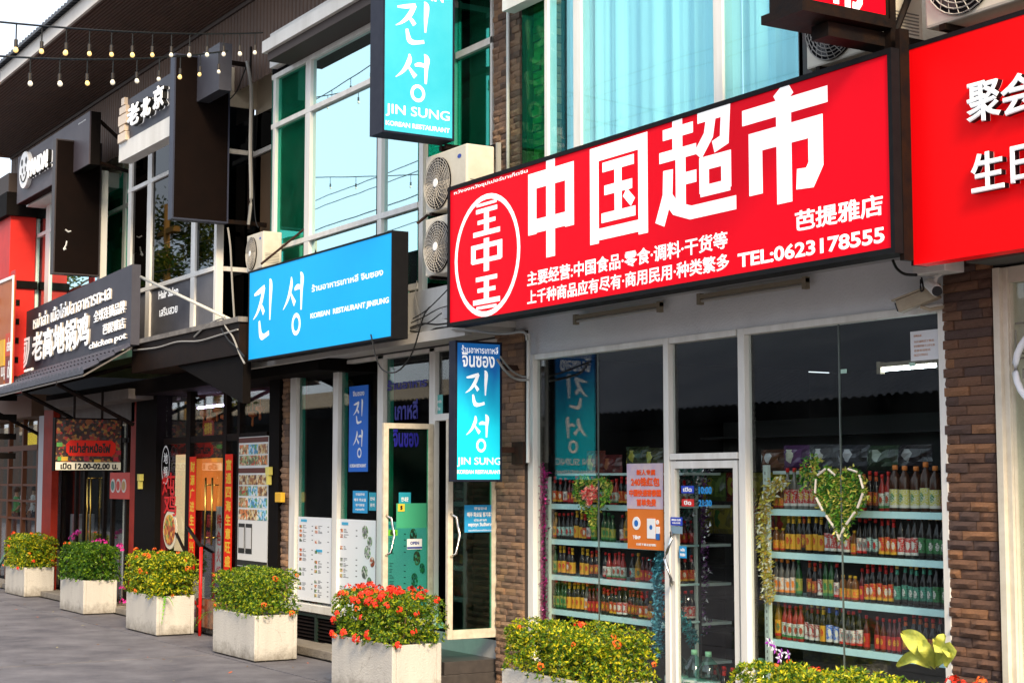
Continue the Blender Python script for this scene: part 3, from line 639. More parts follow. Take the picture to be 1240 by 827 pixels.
# ------------------------------------------------------------------ hair salon / hotpot building (left of the restaurant)
hs = thing('salon_building', (-21.5, 0, 0), 'black two storey shop with a hair salon upstairs and a dark hotpot front below', 'building')
SY = -.5
s0, s1 = fX(156, 300, SY), fX(262, 320, SY)
zl = 3.88; zt1 = fZ(262, 325, SY); zt2 = fZ(205, 210, SY); ztop = fZ(147, 185, SY)
f = MB()
for a_, c_ in ((154, 158), (177, 182), (231, 236), (259, 262)): bar(f, a_, c_, ztop, zl, SY-.03, .1, 300)
for z in (zl+.02, zt1, zt2): f.box(s0, s1, SY-.035, SY+.06, z-.03, z+.03)
for z in (zt1, zt2): f.box(s1-.02, s1+.03, SY, .0, z-.03, z+.03)
sw_ = f.build('upper_window', ALUW, hs, bevel=.004)
sx = [s0+.05, fX(177, 300, SY), fX(182, 300, SY), fX(231, 300, SY), fX(236, 300, SY), s1-.06]
SPAN = P('spandrel_panel', (.10, .10, .115), .45, 0, (.14, .14, .155), 3)
GSAL = glass('salon_glass', (.02, .02, .02), 1.5, .02, (.9, .95, 1))
GSAL2 = glass('salon_dark_glass', (.02, .02, .02), 1.4, .0, (.6, .6, .6))  # same glass, reflection turned down so the upper panes stay black
for i in (0, 2, 4):
    MB().box(sx[i], sx[i+1], SY, SY+.01, zl+.05, zt1-.03).build('spandrel', SPAN, sw_)
    zm_ = zt1+.03+(zt2-zt1)*.36
    MB().box(sx[i], sx[i+1], SY, SY+.01, zt1+.03, zm_).build('pane', GSAL, sw_)
    MB().box(sx[i], sx[i+1], SY, SY+.01, zm_+.004, zt2-.03).build('pane', GSAL2, sw_, label='black film covered pane')
    MB().box(sx[i], sx[i+1], SY, SY+.01, zt2+.03, ztop).build('pane', GSAL2, sw_)
t = MB(); lineY(t, text2d('Hair Salon', .03), 192, 363, 216, 346, SY-.002); lineY(t, text2d('เสริมสวย', .025), 193, 384, 215, 368, SY-.002); t.build('lettering', GLOWW, hs)
MB().box(s1-.02, s1-.01, SY+.02, 0, zl, ztop).build('side_pane', GSAL2, hs)
# recess right of the salon
q0, q1 = s1, fX(331, 300, 0)
f = MB(); zr1 = PY(331, 178, 0).z
for z in (zr1, fZ(300, 328, 0)): f.box(q0, q1, -.03, .04, z-.03, z+.03)
f.build('recess_frame', ALUW, hs)
MB().box(q0, q1, .01, .02, 3.9, fZ(320, 135, 0)).build('pane', GSAL2, hs)
b = MB(); b.box(q0+.25, q1-.1, -.01, .0, 3.9, zr1-.05); b.build('brown_shutter', P('brown_shutter_paint', (.09, .055, .03), .6), hs)
b = MB(); b.box(q0-.02, q1, .02, .3, fZ(320, 135, 0), fZ(320, 80, 0)); b.box(s1-.02, s1+.02, SY+.05, .02, PX(300, 132, s1).z, PX(300, 85, s1).z); b.build('upper_wall', CREAM, hs)
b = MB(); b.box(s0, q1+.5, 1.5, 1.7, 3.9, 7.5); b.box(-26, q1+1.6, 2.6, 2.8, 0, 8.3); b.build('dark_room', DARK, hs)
# cream band and green glass between salon and the far shop
g0, g1 = fX(118, 300, 0), s0
zb_, zc_ = fZ(140, 213, 0), fZ(140, 178, 0)
b = MB(); b.box(g0-1, g1, .0, .3, zb_, zc_+.8); b.box(g0-1, g1, -.06, .0, zb_, zb_+.12); b.build('cream_band', CREAM, hs)
f = MB(); zg = fZ(138, 257, 0); f.box(g0-1, g1, -.04, .04, zg-.03, zg+.03); bar(f, 148, 151, zb_, 4.0, -.03, .06, 280); gw = f.build('green_window', ALUW, hs)
xg = fX(150, 280, 0)
for a_, c_ in ((g0-1, xg-.05), (xg+.05, g1)):
    for z0, z1 in ((4.0, zg-.03), (zg+.03, zb_)): MB().box(a_, c_, 0, .008, z0, z1).build('pane', GGREEN, gw)
MB().box(g0-1, g1, .08, .12, 3.9, zb_).build('green_room_wall', P('mint_wall', (.7, .85, .72), .8, 0, (.5, .66, .55), 1.2), hs)  # wall moved up behind the glass to catch more daylight
# fascia, sloped underside and ledge over the hotpot front
b = MB(); fx0, fx1 = fX(160, 420, -.95), fX(290, 400, -.95)
b.box(fx0, fx1, -.95, 0, 3.42, 3.80); b.build('black_fascia', P('brown_black_paint', (.009, .006, .005), .6, 0, (.018, .010, .007), 5, spec=.08), hs)
b = MB(); b.box(fx0, fx1+.03, -.98, -.5, 3.80, 3.86); b.build('ledge', P('dusty_ledge', (.25, .23, .21), .8, 0, (.1, .09, .085), 5), hs)
b = MB(); b.prism([(fX(215, 440, -.9), -.9, 3.42), (fx1, -.9, 3.42), (fx1, -.9, 2.85)], (0, .1, 0)); b.box(fx0-6.2, fx1+1.0, -.4, .4, 3.2, 3.41); b.build('underside', BLACKP, hs)
# ground floor hotpot front
F0 = .16
def col(name, p0, p1, z0, z1, Y, dep, m, parent, py=600, **k): return MB().box(fX(p0, py, Y), fX(p1, py, Y), Y, Y+dep, z0, z1).build(name, m, parent, **k)
col('black_column', 163, 188, 0, 3.3, -.12, .3, BLACKP, hs); col('black_column', 325, 337, 0, 3.3, -.1, .3, BLACKP, hs)
col('red_panel', 188, 200, F0, 2.1, -.03, .05, P('dark_red_panel', (.16, .012, .012), .5), hs)
f = MB(); zt_ = fZ(250, 531, 0)
for a_, c_ in ((224, 229), (269, 273), (286, 289)): bar(f, a_, c_, 3.2, F0, -.04, .1)
f.box(fX(200, 600, 0), fX(325, 600, 0), -.035, .05, zt_-.05, zt_+.04); fw = f.build('shop_window', BLACKM, hs)
for a_, c_ in ((200, 224), (229, 269), (273, 286), (289, 325)):
    MB().box(fX(a_, 600, 0), fX(c_, 600, 0), -.004, .004, F0, zt_-.05).build('pane', GCLEAR, fw); MB().box(fX(a_, 600, 0), fX(c_, 600, 0), -.004, .004, zt_+.04, 3.2).build('pane', GCLEAR, fw)
b = MB(); b.box(fX(163, 600, 0), fX(337, 600, 0), 2.4, 2.5, 0, 3.4); b.box(fX(163, 600, 0), fX(337, 600, 0), .0, 2.4, 0, F0-.01); b.box(fX(163, 600, 0), fX(337, 600, 0), .1, 2.4, 3.25, 3.3); b.build('interior_wall', P('purple_red_room', (.16, .04, .04), .8, 0, (.06, .03, .07), 1.5), hs)
MB().box(fX(236, 600, 1), fX(275, 600, 1), 1.0, 1.05, 1.5, 2.3).build('orange_panel', P('orange_wall_glow', (.75, .22, .03), .6, emis=(1, .3, .05), es=.22), hs)  # glow in the material stands in for warm interior light
for xx in (248, 256):
    h = MB(); X_ = fX(xx, 600, -.1); z1 = fZ(xx, 578, -.1); z0 = fZ(xx, 660, -.1)
    h.tube([(X_, -.09, z0), (X_, -.09, z1)], .014, 8); h.tube([(X_, -.0, z1-.1), (X_, -.09, z1-.1)], .01, 6); h.tube([(X_, -.0, z0+.1), (X_, -.09, z0+.1)], .01, 6); h.build('door_handle', GOLD, hs, smooth=True)
MB().box(fX(203, 600, .5), fX(225, 600, .5), .5, .54, .9, 2.35).build('cream_panel', P('cream_wall_glow', (.85, .68, .42), .6, emis=(1, .72, .4), es=.5), hs)  # wall panel given its own glow to look warmly lit
MB().box(fX(262, 600, .3), fX(272, 600, .3), .3, .33, .7, 1.6).build('white_list', P('board_white', (.72, .72, .7), .4), hs)
m = MB(); [put2d(m, text2d(c_, .03), (fX(262.5, 600, .29), .3, 1.3-.24*k_), (.17, 0, 0), (0, 0, .2), (0, -1, 0)) for k_, c_ in enumerate('特色火锅')]; m.build('lettering', PRINTR, hs)
m = MB(); [put2d(m, text2d(c_, .03), (fX(250, 600, .29), .3, 1.3-.24*k_), (.17, 0, 0), (0, 0, .2), (0, -1, 0)) for k_, c_ in enumerate('麻辣')]; m.build('lettering', PRINTR, hs)
tl = thing('fluorescent_tube', (fX(258, 492, .6), .6, 0), 'glowing violet white tube light above the red couplets inside the hotpot shop', 'tube light')
z = fZ(258, 492, .6); MB().tube([(fX(236, 490, .6), .6, z), (fX(281, 494, .6), .6, z)], .014, 8).build('tube', P('lit_tube', (.9, .9, .9), .4, emis=(.75, .6, 1), es=22), tl)
MB().box(fX(234, 490, .6), fX(283, 494, .6), .57, .63, z+.018, z+.06).build('housing', WHITE, tl)

# couplets, menu board, decals
RD = P('red_paper', (.88, .03, .008), .5, 0, (.8, .02, .006), 9, spec=.1)
YEL = P('gold_print', (.85, .52, .03), .4)
def couplet(pxa, pxb, ytop, ybot, chars, label, Y=-.05):
    xa_, xb_ = fX(pxa, 600, Y), fX(pxb, 600, Y); zt, zb = fZ(pxa, ytop, Y), fZ(pxa, ybot, Y)
    t = thing('couplet_banner', ((xa_+xb_)/2, Y, zb), label, 'banner')
    MB().box(xa_, xb_, Y, Y+.006, zb, zt).build('paper', RD, t)
    m = MB(); n = len(chars); h = (zt-zb-.1)/n
    for k, c in enumerate(chars): put2d(m, text2d(c, .03), (xa_+.035, Y, zt-.05-h*(k+1)+h*.1), (xb_-xa_-.07, 0, 0), (0, 0, h*.8), (0, -1, 0))
    m.build('lettering', YEL, t)
couplet(229, 236.5, 553, 690, '财源广进生意兴隆', 'narrow red couplet strip with gold characters left of the brass door handles')
couplet(272, 281, 550, 692, '富通四海生意旺盛', 'wider red couplet strip with gold characters beside the photo menu board')
mb_ = thing('menu_board', (fX(306, 600, -.06), -.06, 1), 'tall white board of food photo tiles on the hotpot front, left of the stone strip', 'menu board')
Y = -.07; m0, m1 = fX(288.5, 600, Y), fX(324.5, 600, Y); zt, zb = fZ(300, 529, Y), fZ(300, 686, Y)
MB().box(m0, m1, Y, Y+.02, zb, zt).build('panel', P('board_white', (.72, .72, .7), .4), mb_)
H_t = zt-zb
for z in (.0, .235): MB().box(m0+.01, m1-.01, Y-.004, Y, zt-(z+.045)*H_t, zt-z*H_t-.01).build('header_strip', P('maroon_strip', (.12, .03, .02), .5), mb_)
rp = random.Random(4); food = [printmat('food_photo_%d' % i, c, d, (28, 28, 28), .3) for i, (c, d) in enumerate([((.35,.14,.05),[(.6,.4,.15),(.12,.05,.02),(.7,.6,.4)]), ((.45,.3,.12),[(.15,.08,.03),(.7,.2,.05),(.8,.7,.5)]), ((.05,.25,.45),[(.3,.6,.8),(.1,.3,.1),(.7,.7,.7)]), ((.1,.12,.05),[(.5,.05,.02),(.25,.35,.1),(.6,.5,.3)])])]
for r_i, (a_, hh) in enumerate([(.06, .075), (.145, .075), (.295, .075), (.38, .075), (.47, .075), (.56, .08)]):
    for c_i in range(3):
        xx = m0+.02+(m1-m0-.04)*c_i/3
        MB().box(xx+.008, xx+(m1-m0-.04)/3-.008, Y-.004, Y, zt-(a_+hh)*H_t, zt-a_*H_t).build('photo_tile', rp.choice(food), mb_)
for c_i in range(2):
    xx = m0+.02+c_i*.24; MB().box(xx+.01, xx+.22, Y-.004, Y, zt-.9*H_t, zt-.67*H_t).build('black_card', PRINTB, mb_)
    MB().box(xx+.03, xx+.20, Y-.007, Y-.004, zt-.86*H_t, zt-.70*H_t).build('white_card', printmat('grey_card', (.6,.6,.6), [(.72,.72,.72)], (3, 3, 3), .5), mb_)
MB().box(m0, m1, Y-.004, Y, zb+.01, zb+.08).build('header_strip', PRINTB, mb_)
# decals on the left pane
dc = thing('window_decal', (fX(206, 600, -.03), -.03, .5), 'red and white brushed lettering with a noodle bowl on the left hotpot pane', 'decal')
Yd = -.06; cx = fX(200.5, 563, Yd); cz = fZ(200.5, 563, Yd)
m = MB(); put2d(m, glyph([(ringpts(0, 0, 1, 1, 28), .1, True)]), (cx, Yd, cz), (.16, 0, 0), (0, 0, .27), (0, -1, 0)); m.build('oval', PRINTW, dc)
m = MB()
for k, c in enumerate('地锅'): put2d(m, text2d(c, .02), (cx-.08, Yd, cz+.02-k*.2), (.17, 0, 0), (0, 0, .16), (0, -1, 0))
m.build('lettering', PRINTW, dc)
m = MB(); lineY(m, text2d('炖', .015), 196, 600, 212, 572, Yd); lineY(m, text2d('鸡', .015), 198, 624, 214, 598, Yd); m.build('lettering', PRINTR, dc)
cz = fZ(205, 641, Yd); cx = fX(205, 641, Yd)
MB().lathe([(.28, 0), (.28, .012)], 28, (cx, Yd+.02, cz), 0, 'y').build('bowl_rim', P('decal_cream', (.75, .68, .5), .4), dc)
MB().lathe([(.215, 0), (.215, .012)], 28, (cx, Yd+.005, cz), 0, 'y').build('bowl_food', printmat('stew_print', (.5, .12, .03), [(.75, .4, .06), (.2, .3, .05), (.3, .05, .02)], (18, 18, 18), .35), dc)
m = MB(); put2d(m, text2d('毛血旺', .03), (cx-.16, Yd-.01, cz-.4), (.3, 0, 0), (0, 0, .09), (0, -1, 0)); m.build('lettering', YEL, dc)
for k, (px, py) in enumerate([(199, 500), (201, 516), (247, 505), (263, 500), (272, 508), (255, 512), (297, 500), (306, 505), (315, 498)]):
    o = MB(); X_ = fX(px, py, .15); Z_ = fZ(px, py, .15); h = random.Random(k).uniform(.16, .3)
    o.tube([(X_, .15, Z_+h*.9), (X_, .15, Z_+h*.4)], .004, 4); o.lathe([(.01, h*.4), (.06, h*.3), (.065, h*.1), (.02, 0), (.012, -h*.1), (.02, -h*.5), (.004, -h*.6)], 8, (X_, .15, Z_))
    tag(o.build('hanging_ornament', P('red_ornament', (.6, .03, .02), .5, 0, (.7, .25, .05), 30, .4)), '%s ornament hanging inside the hotpot transom, %s' % (['small red and gold', 'longer red'][k == 1], ['at the far left', 'second from left', 'just left of the red plaque', 'right of the red plaque', 'right of the tube light', 'nearest the red plaque', 'above the photo board, left', 'above the photo board, middle', 'above the photo board, right'][k]), 'ornament', 'red ornaments hanging inside the hotpot shop')
o = MB(); X_ = fX(252, 520, .1); o.box(X_-.19, X_+.19, .1, .115, fZ(252, 530, .1), fZ(252, 509, .1)); so_ = thing('red_plaque', (X_, .1, fZ(252, 530, .1)), 'red plaque with gold characters hanging under the violet tube light', 'plaque')
o.build('board', P('plaque_red', (.45, .03, .02), .5), so_); m = MB(); put2d(m, text2d('福禄寿', .03), (X_-.15, .1, fZ(252, 526, .1)), (.3, 0, 0), (0, 0, .17), (0, -1, 0)); m.build('lettering', YEL, so_)

# ------------------------------------------------------------------ far left shops
fl = thing('far_shop_building', (-27, 0, 0), 'far left shop with rust red columns under the tiled awning', 'building')
col('red_column', 157, 163, 0, 3.3, -.1, .14, REDP, fl); col('red_column', 51, 62, 0, 3.3, -.25, .12, REDP, fl); col('grey_column', 45, 51, 0, 3.1, -.22, .25, P('grey_column_paint', (.45, .45, .48), .7), fl)
f = MB()
for a_ in (74, 90, 100, 124, 134, 151): bar(f, a_, a_+2, 3.0, .1, -.03, .06)
f.box(fX(62, 600, 0), fX(157, 600, 0), -.03, .04, 2.55, 2.62); fo = f.build('shop_window', BLACKM, fl)
for a_, c_ in ((62, 90), (92, 124), (126, 157)): MB().box(fX(a_, 600, 0), fX(c_, 600, 0), -.004, .004, .1, 3.0).build('pane', GCLEAR, fo)
MB().box(fX(149, 600, .1), fX(157, 600, .1), .1, .14, .1, 3.1).build('pale_curtain', P('warm_curtain', (.8, .72, .6), .8, 0, (.6, .5, .4), 4, streak=True), fl)  # cream curtain with darker vertical streaks
MB().box(fX(-30, 600, 2), fX(160, 600, 2), 2.4, 2.5, 0, 3.3).build('interior_wall', P('brown_room', (.05, .04, .035), .8), fl)
b = MB(); b.box(fX(-60, 600, 0), fX(160, 600, 0), -.1, 2.4, -.02, .1); b.build('floor', DARK, fl)
for xx in (106, 110): 
    h = MB(); X_ = fX(xx, 600, -.1); h.tube([(X_, -.1, fZ(xx, 655, -.1)), (X_, -.1, fZ(xx, 579, -.1))], .016, 8); h.tube([(X_, -.1, 2.0), (X_, 0, 2.0)], .01, 5); h.build('door_handle', GOLD, fl, smooth=True)
fl2 = thing('grid_window_building', (-31, 0, 0), 'shop at the far left edge with a rust coloured grid window', 'building')
f = MB(); GX0, GX1 = fX(-12, 600, -.05), fX(45, 600, -.05)
for a_ in (-10, 8, 25, 43): bar(f, a_, a_+1.6, fZ(20, 500, -.05), .1, -.06, .08)
for yy in (566, 587, 606, 627): z = fZ(20, yy, -.05); f.box(GX0, GX1, -.055, .0, z-.02, z+.02)
z = fZ(20, 543, -.05); f.box(GX0, GX1, -.07, .0, z-.05, z+.05)
fo = f.build('window_grid', P('rust_brown_frame', (.11, .035, .012), .6), fl2); MB().box(GX0, GX1, .03, .038, .1, 3.1).build('pane', GCLEAR, fo)
b = MB(); b.box(GX0-3, GX1+.2, 2.6, 2.7, 0, 3.4); b.build('interior_wall', P('green_black_room', (.04, .05, .04), .8), fl2)
MB().box(fX(27, 530, 1), fX(45, 530, 1), 1.0, 1.04, fZ(35, 541, 1), fZ(35, 524, 1)).build('yellow_panel', P('yellow_sign', (.9, .7, .05), .5, emis=(1, .7, .05), es=.4), fl2)
b = MB(); b.box(GX0-3, GX1+.4, -.3, 1, 3.1, 3.5); b.build('soffit', P('brown_soffit', (.16, .10, .07), .8), fl2)
# upper part with the panda restaurant
PYf = -.5
f = MB(); p0, p1 = fX(42, 250, PYf), fX(125, 250, PYf); zpt = fZ(45, 250, PYf)
for a_, c_ in ((42, 44), (55, 60), (118, 122)): bar(f, a_, c_, zpt, 3.9, PYf-.03, .1, 290)
for yy in (285,): z = fZ(50, yy, PYf); f.box(p0, p1, PYf-.035, PYf+.05, z-.03, z+.03)
pwn = f.build('upper_window', ALUW, fl)
MB().box(p0+.1, fX(55, 290, PYf), PYf, PYf+.01, 3.9, zpt).build('pane', GMIRR, pwn); MB().box(fX(60, 290, PYf), p1, PYf, PYf+.01, 3.9, zpt).build('pane', GMIRR, pwn)
b = MB(); b.box(fX(32, 240, -.8), fX(63, 230, -.8)+1, -.8, .3, fZ(32, 252, -.8)+.02, fZ(32, 252, -.8)+.26); b.build('white_fascia', WHITE, fl)
b = MB(); b.box(p0, p1, 1.5, 1.6, 3.8, 7.4); b.box(p0, p0+.1, PYf+.02, 1.5, 3.8, zpt); b.build('upper_room', P('olive_room', (.2, .22, .1), .8, 0, (.08, .1, .05), 2), fl)
# red tower at the far left
MB().box(-48, -26.01, 2.8, 3.0, 0, 7.6).build('rear_wall', DARK, fl)
MB().box(fX(45, 600, 0)-.05, fX(45, 600, 0)+.05, .1, 2.6, 0, 3.4).build('side_wall', DARK, fl)
rt = thing('red_tower', (-34, 0, 0), 'square red tower with a black cap and slot vents at the far left', 'tower')
tx = PY(12, 300, -1.0).x; ty1 = PX(43, 300, tx).y
ztw = fZ(12, 262, -1.0)
MB().box(tx-3, tx, -1.0, ty1, 3.5, ztw).build('tower_body', P('red_tower_paint', (.65, .02, .012), .5, 0, (.5, .015, .01), 3), rt)
MB().box(tx-3.1, tx+.1, -1.1, ty1+.1, ztw, ztw+.4).build('tower_cap', BLACKP, rt); MB().box(tx-3.0, tx-.0, -1.05, ty1, ztw+.4, ztw+.75).build('tower_cap_top', P('dark_brown_paint', (.05, .035, .03), .6), rt)
MB().box(tx-3.04, tx+.04, -1.04, ty1+.04, ztw-1.25, ztw-1.12).build('band', BLACKP, rt)
o0 = None
for k in range(9):
    z = ztw-1.5-.33*k
    if o0 is None: o0 = MB().box(tx+.0, tx+.02, ty1-.75, ty1-.25, -.05, .05).build('vent_slot', BLACKP, rt); o0.location.z += z; zz0 = z
    else: o = o0.copy(); COL.objects.link(o); o.parent = rt; o.location.z = o0.location.z+(z-zz0)
# brown sign board at the left edge
bs = thing('brown_signboard', (fX(5, 400, -1.2), -1.2, 3.4), 'orange brown signboard with a white border cut by the left picture edge', 'sign')
xa_, xb_ = fX(-60, 400, -1.2), fX(15.5, 400, -1.2); zt, zb = fZ(15.5, 334, -1.2), fZ(15.5, 467, -1.2)
MB().box(xa_, xb_, -1.2, -1.18, zb, zt).build('board', P('orange_board', (.45, .14, .04), .5, 0, (.38, .10, .03), 2), bs)
b = MB(); b.box(xa_, xb_, -1.22, -1.2, zt-.05, zt); b.box(xa_, xb_, -1.22, -1.2, zb, zb+.05); b.box(xb_-.05, xb_, -1.22, -1.2, zb+.05, zt-.05); b.build('border', PRINTW, bs)
for (pa, pb, ya, yb, m_) in ((-20, 6, 408, 440, P('yellow_block', (.7, .4, .03), .5)), (7, 14, 402, 430, P('red_block', (.55, .06, .02), .5)), (-20, 6, 442, 462, P('brown_block', (.25, .08, .03), .5)), (8, 14, 432, 462, P('maroon_block', (.2, .03, .03), .5))):
    MB().box(fX(pa, 400, -1.21), fX(pb, 400, -1.21), -1.212, -1.2, fZ(15, yb, -1.21), fZ(15, ya, -1.21)).build('colour_block', m_, bs)
m = MB(); lineY(m, text2d('เมนู', .03), 1, 461, 6, 444, -1.215); lineY(m, text2d('เด็ด', .03), 8.5, 458, 13.5, 436, -1.215); lineY(m, text2d('อร่อย', .03), 8, 426, 13.5, 408, -1.215); m.build('lettering', PRINTW, bs)
MB().box(fX(16.3, 400, -1.1), fX(22, 400, -1.1), -1.17, -1.15, zb, zt+.1).build('red_edge', P('red_strip', (.5, .02, .015), .5), bs)

# ------------------------------------------------------------------ big roof over the left shops
rf = thing('canopy_roof', (-20, 0, 8), 'large overhanging metal roof with brown ribbed underside and white fascia board', 'roof')
RX0 = PY(14, 191, -.3).x; RX1 = -11.5; EY = -1.65; EZ = 8.4; WZ = 8.1; WY = -.3
prof = []; n = 30
for k in range(n):
    for dy, dz in ((0, 0), (.55, 0), (.62, .018), (.93, .018)):
        t_ = (k+dy)/n; prof.append((WY+(EY-WY)*t_, WZ+(EZ-WZ)*t_+dz))
b = MB()
for (a_, c_) in zip(prof[:-1], prof[1:]): b.quad((RX0, a_[0], a_[1]), (RX1, a_[0], a_[1]), (RX1, c_[0], c_[1]), (RX0, c_[0], c_[1]))
b.build('soffit_sheet', P('brown_ribbed_sheet', (.115, .062, .042), .55, 0, (.08, .045, .033), 2.5), rf)
b = MB(); b.box(RX0-.05, RX1, EY-.04, EY, EZ-.02, EZ+.20); b.build('fascia_board', P('fascia_white', (.8, .76, .7), .6, 0, (.66, .6, .54), 1.5, .6), rf)
b = MB(); b.box(RX0-.06, RX0, EY-.04, WY+.1, WZ-.0, EZ+.20); b.build('end_board', P('end_board_paint', (.2, .12, .09), .6), rf)
b = MB(); xx = RX0-.05; pts = []
while xx < RX1:
    for dx, dz in ((0, 0), (.04, .045), (.08, .045), (.12, 0)): pts.append((xx+dx, dz))
    xx += .16
for (a_, c_) in zip(pts[:-1], pts[1:]): b.quad((a_[0], EY-.14, EZ+.21+a_[1]), (c_[0], EY-.14, EZ+.21+c_[1]), (c_[0], 2.2, EZ+.9+c_[1]), (a_[0], 2.2, EZ+.9+a_[1])); b.quad((a_[0], EY-.14, EZ+.19), (c_[0], EY-.14, EZ+.19), (c_[0], EY-.14, EZ+.21+c_[1]), (a_[0], EY-.14, EZ+.21+a_[1]))
b.build('roof_sheet', P('dark_roof_sheet', (.06, .065, .075), .5, .3), rf)
b = MB(); pts = []; xx = RX0
while xx < RX1:
    for dx, dy in ((0, 0), (.07, 0), (.08, .014), (.10, .014), (.11, 0)): pts.append((xx+dx, WY+dy))
    xx += .11
for (a_, c_) in zip(pts[:-1], pts[1:]): b.quad((a_[0], a_[1], 6.0 if a_[0] < -26 else 7.0), (c_[0], c_[1], 6.0 if a_[0] < -26 else 7.0), (c_[0], c_[1], WZ+.02), (a_[0], a_[1], WZ+.02))
b.build('wall_cladding', P('brown_cladding', (.14, .085, .06), .6, 0, (.10, .065, .05), 2), rf)
b = MB(); b.box(RX0, RX1, WY-.03, WY, WZ-.04, WZ+.03); b.box(RX0, RX1, WY+.02, 2.2, EZ+.1, EZ+.16); b.build('trim', P('trim_brown', (.07, .05, .042), .5), rf)

# ================================================================== SIGNS
SIGNRED = P('sign_red', (.72, .003, .014), .45, 0, (.60, .002, .011), 1.1, .9, spec=.04, streak=True, emis=(.8, .002, .014), es=.16)
SIGNRED2 = P('sign_red_gloss', (.72, .002, .004), .4, 0, (.62, .002, .004), 1.2, .9, spec=.06, streak=True, emis=(.8, .002, .003), es=.16)
SIGNBLUE = P('sign_blue', (.005, .30, .68), .45, 0, (.008, .36, .76), .8, .9, spec=.08, emis=(.004, .34, .76), es=.26)
CYANL = printgrad('sign_cyan_low', (.01, .10, .32), (.01, .50, .66), .38)  # stronger glow makes up for the sun missing on the lower sign
CYAN = P('sign_cyan', (.002, .36, .54), .45, 0, (.10, .56, .68), .55, .7, spec=.1, emis=(.004, .45, .6), es=.05)
NAVY = P('navy_box', (.006, .008, .022), .5, 0, (.018, .02, .035), 8, .6, spec=.15)
FRAMEM = P('black_sign_frame', (.006, .006, .008), .6, 0, (.011, .011, .012), 12, .8, spec=.08)
# red supermarket sign
SYm = -.9
xl, xr = fX(543, 300, SYm), fX(1083, 180, SYm); zt, zb = 4.62, 3.34
sg = thing('supermarket_sign', ((xl+xr)/2, SYm, zb), 'long red signboard with big white Chinese characters and a phone number', 'sign')
MB().box(xl+.035, xr-.035, SYm, SYm+.03, zb+.035, zt-.035).build('face', SIGNRED, sg)
b = MB(); b.box(xl, xr, SYm-.012, SYm+.16, zt-.035, zt); b.box(xl, xr, SYm-.012, SYm+.16, zb, zb+.035); b.box(xl, xl+.035, SYm-.012, SYm+.16, zb+.035, zt-.035); b.box(xr-.035, xr, SYm-.012, SYm+.16, zb+.035, zt-.035)
b.box(xl+.035, xr-.035, SYm+.12, SYm+.15, zb+.035, zt-.035); b.build('box_frame', FRAMEM, sg)
m = MB(); N0 = (0, -1, 0)
for G, pa, pb, yt, yb, xm in ((ZHONG, 636.5, 699, 189.5, 311, 667), (GUO, 713, 786.5, 171, 290, 748), (CHAO, 799, 891.5, 134, 265, 845), (SHI, 900, 1004, 98, 246, 951)):
    xa_, xb_ = fX(pa, 220, SYm), fX(pb, 200, SYm); z0, z1 = fZ(xm, yb, SYm), fZ(xm, yt, SYm)
    put2d(m, G, (xa_, SYm, z0), (xb_-xa_, 0, 0), (0, 0, z1-z0), N0, .003)
m.build('large_characters', GLOWW, sg)
m = MB(); lineY(m, text2d('หวังจงหวังซุปเปอร์มาเก็ตจีน', .012), 550, 237.5, 639, 204, SYm); 
lineY(m, text2d('主要经营:中国食品·零食·调料·干货等', .022), 638.5, 347.6, 881, 279, SYm)
lineY(m, text2d('上千种商品应有尽有·商用民用·种类繁多', .022), 638.5, 369.6, 883, 306, SYm)
lineY(m, text2d('芭提雅店', .025), 963, 281.6, 1069, 234, SYm)
lineY(m, text2d('TEL:0623178555', .03), 893.5, 325, 1071, 274, SYm)
m.build('lettering', GLOWW, sg)
m = MB(); xa_, xb_ = fX(551, 300, SYm), fX(630, 300, SYm); zc_ = (fZ(590, 235, SYm)+fZ(590, 383, SYm))/2; rz_ = (fZ(590, 235, SYm)-fZ(590, 383, SYm))/2
put2d(m, glyph([(ringpts(0, 0, 1, 1, 40), .09, True)]), ((xa_+xb_)/2, SYm, zc_), ((xb_-xa_)/2*.96, 0, 0), (0, 0, rz_*.96), N0)
def wang(mb, cz_, hh, fl_): put2d(mb, WANG, ((xa_+xb_)/2-.24, SYm, cz_-hh/2), (.48, 0, 0), (0, 0, hh), N0)
wang(m, zc_+rz_*.56, rz_*.46, 0); wang(m, zc_-rz_*.56, rz_*.46, 1)
Z2 = glyph([([(.08, .3), (.08, .78), (.92, .78), (.92, .3)], .15), ([(.04, .34), (.96, .34)], .14), ([(.5, 0), (.5, 1)], .17)])
put2d(m, Z2, ((xa_+xb_)/2-.27, SYm, zc_-rz_*.26), (.54, 0, 0), (0, 0, rz_*.54), N0)
put2d(m, glyph([([(-.32, .88), (.32, .88)], .05), ([(-.32, -.88), (.32, -.88)], .05)]), ((xa_+xb_)/2, SYm, zc_), ((xb_-xa_)/2*.96, 0, 0), (0, 0, rz_*.96), N0)
m.build('emblem', GLOWW, sg)
# adjacent red sign
SY2 = -.76
s2 = thing('corner_shop_sign', (-6.5, SY2, 3.1), 'plain glossy red signboard with raised silver Chinese characters at the right edge', 'sign')
xl2 = fX(1106, 300, SY2); zb2 = fZ(1107, 321, SY2); zt2_ = fZ(1240, 18, SY2)
MB().box(xl2, -3.2, SY2, SY2+.12, zb2, zt2_).build('face', SIGNRED2, s2); b = MB(); b.box(xl2, -3.2, SY2-.004, SY2+.13, zt2_, zt2_+.03); b.box(xl2-.03, xl2, SY2+.01, SY2+.13, zb2, zt2_+.03); b.build('box_frame', FRAMEM, s2)
SILV = P('glowing_silver_face', (.84, .87, .9), .3, 0, emis=(1, 1, 1), es=.15)  # added glow brightens the letter faces, which are no lamps
m = MB()
def big(ch, px0, y0, px1, y1): lineY(m, text2d(ch, .022, .05), px0, y0, px1, y1, SY2, 0, .028, 1)
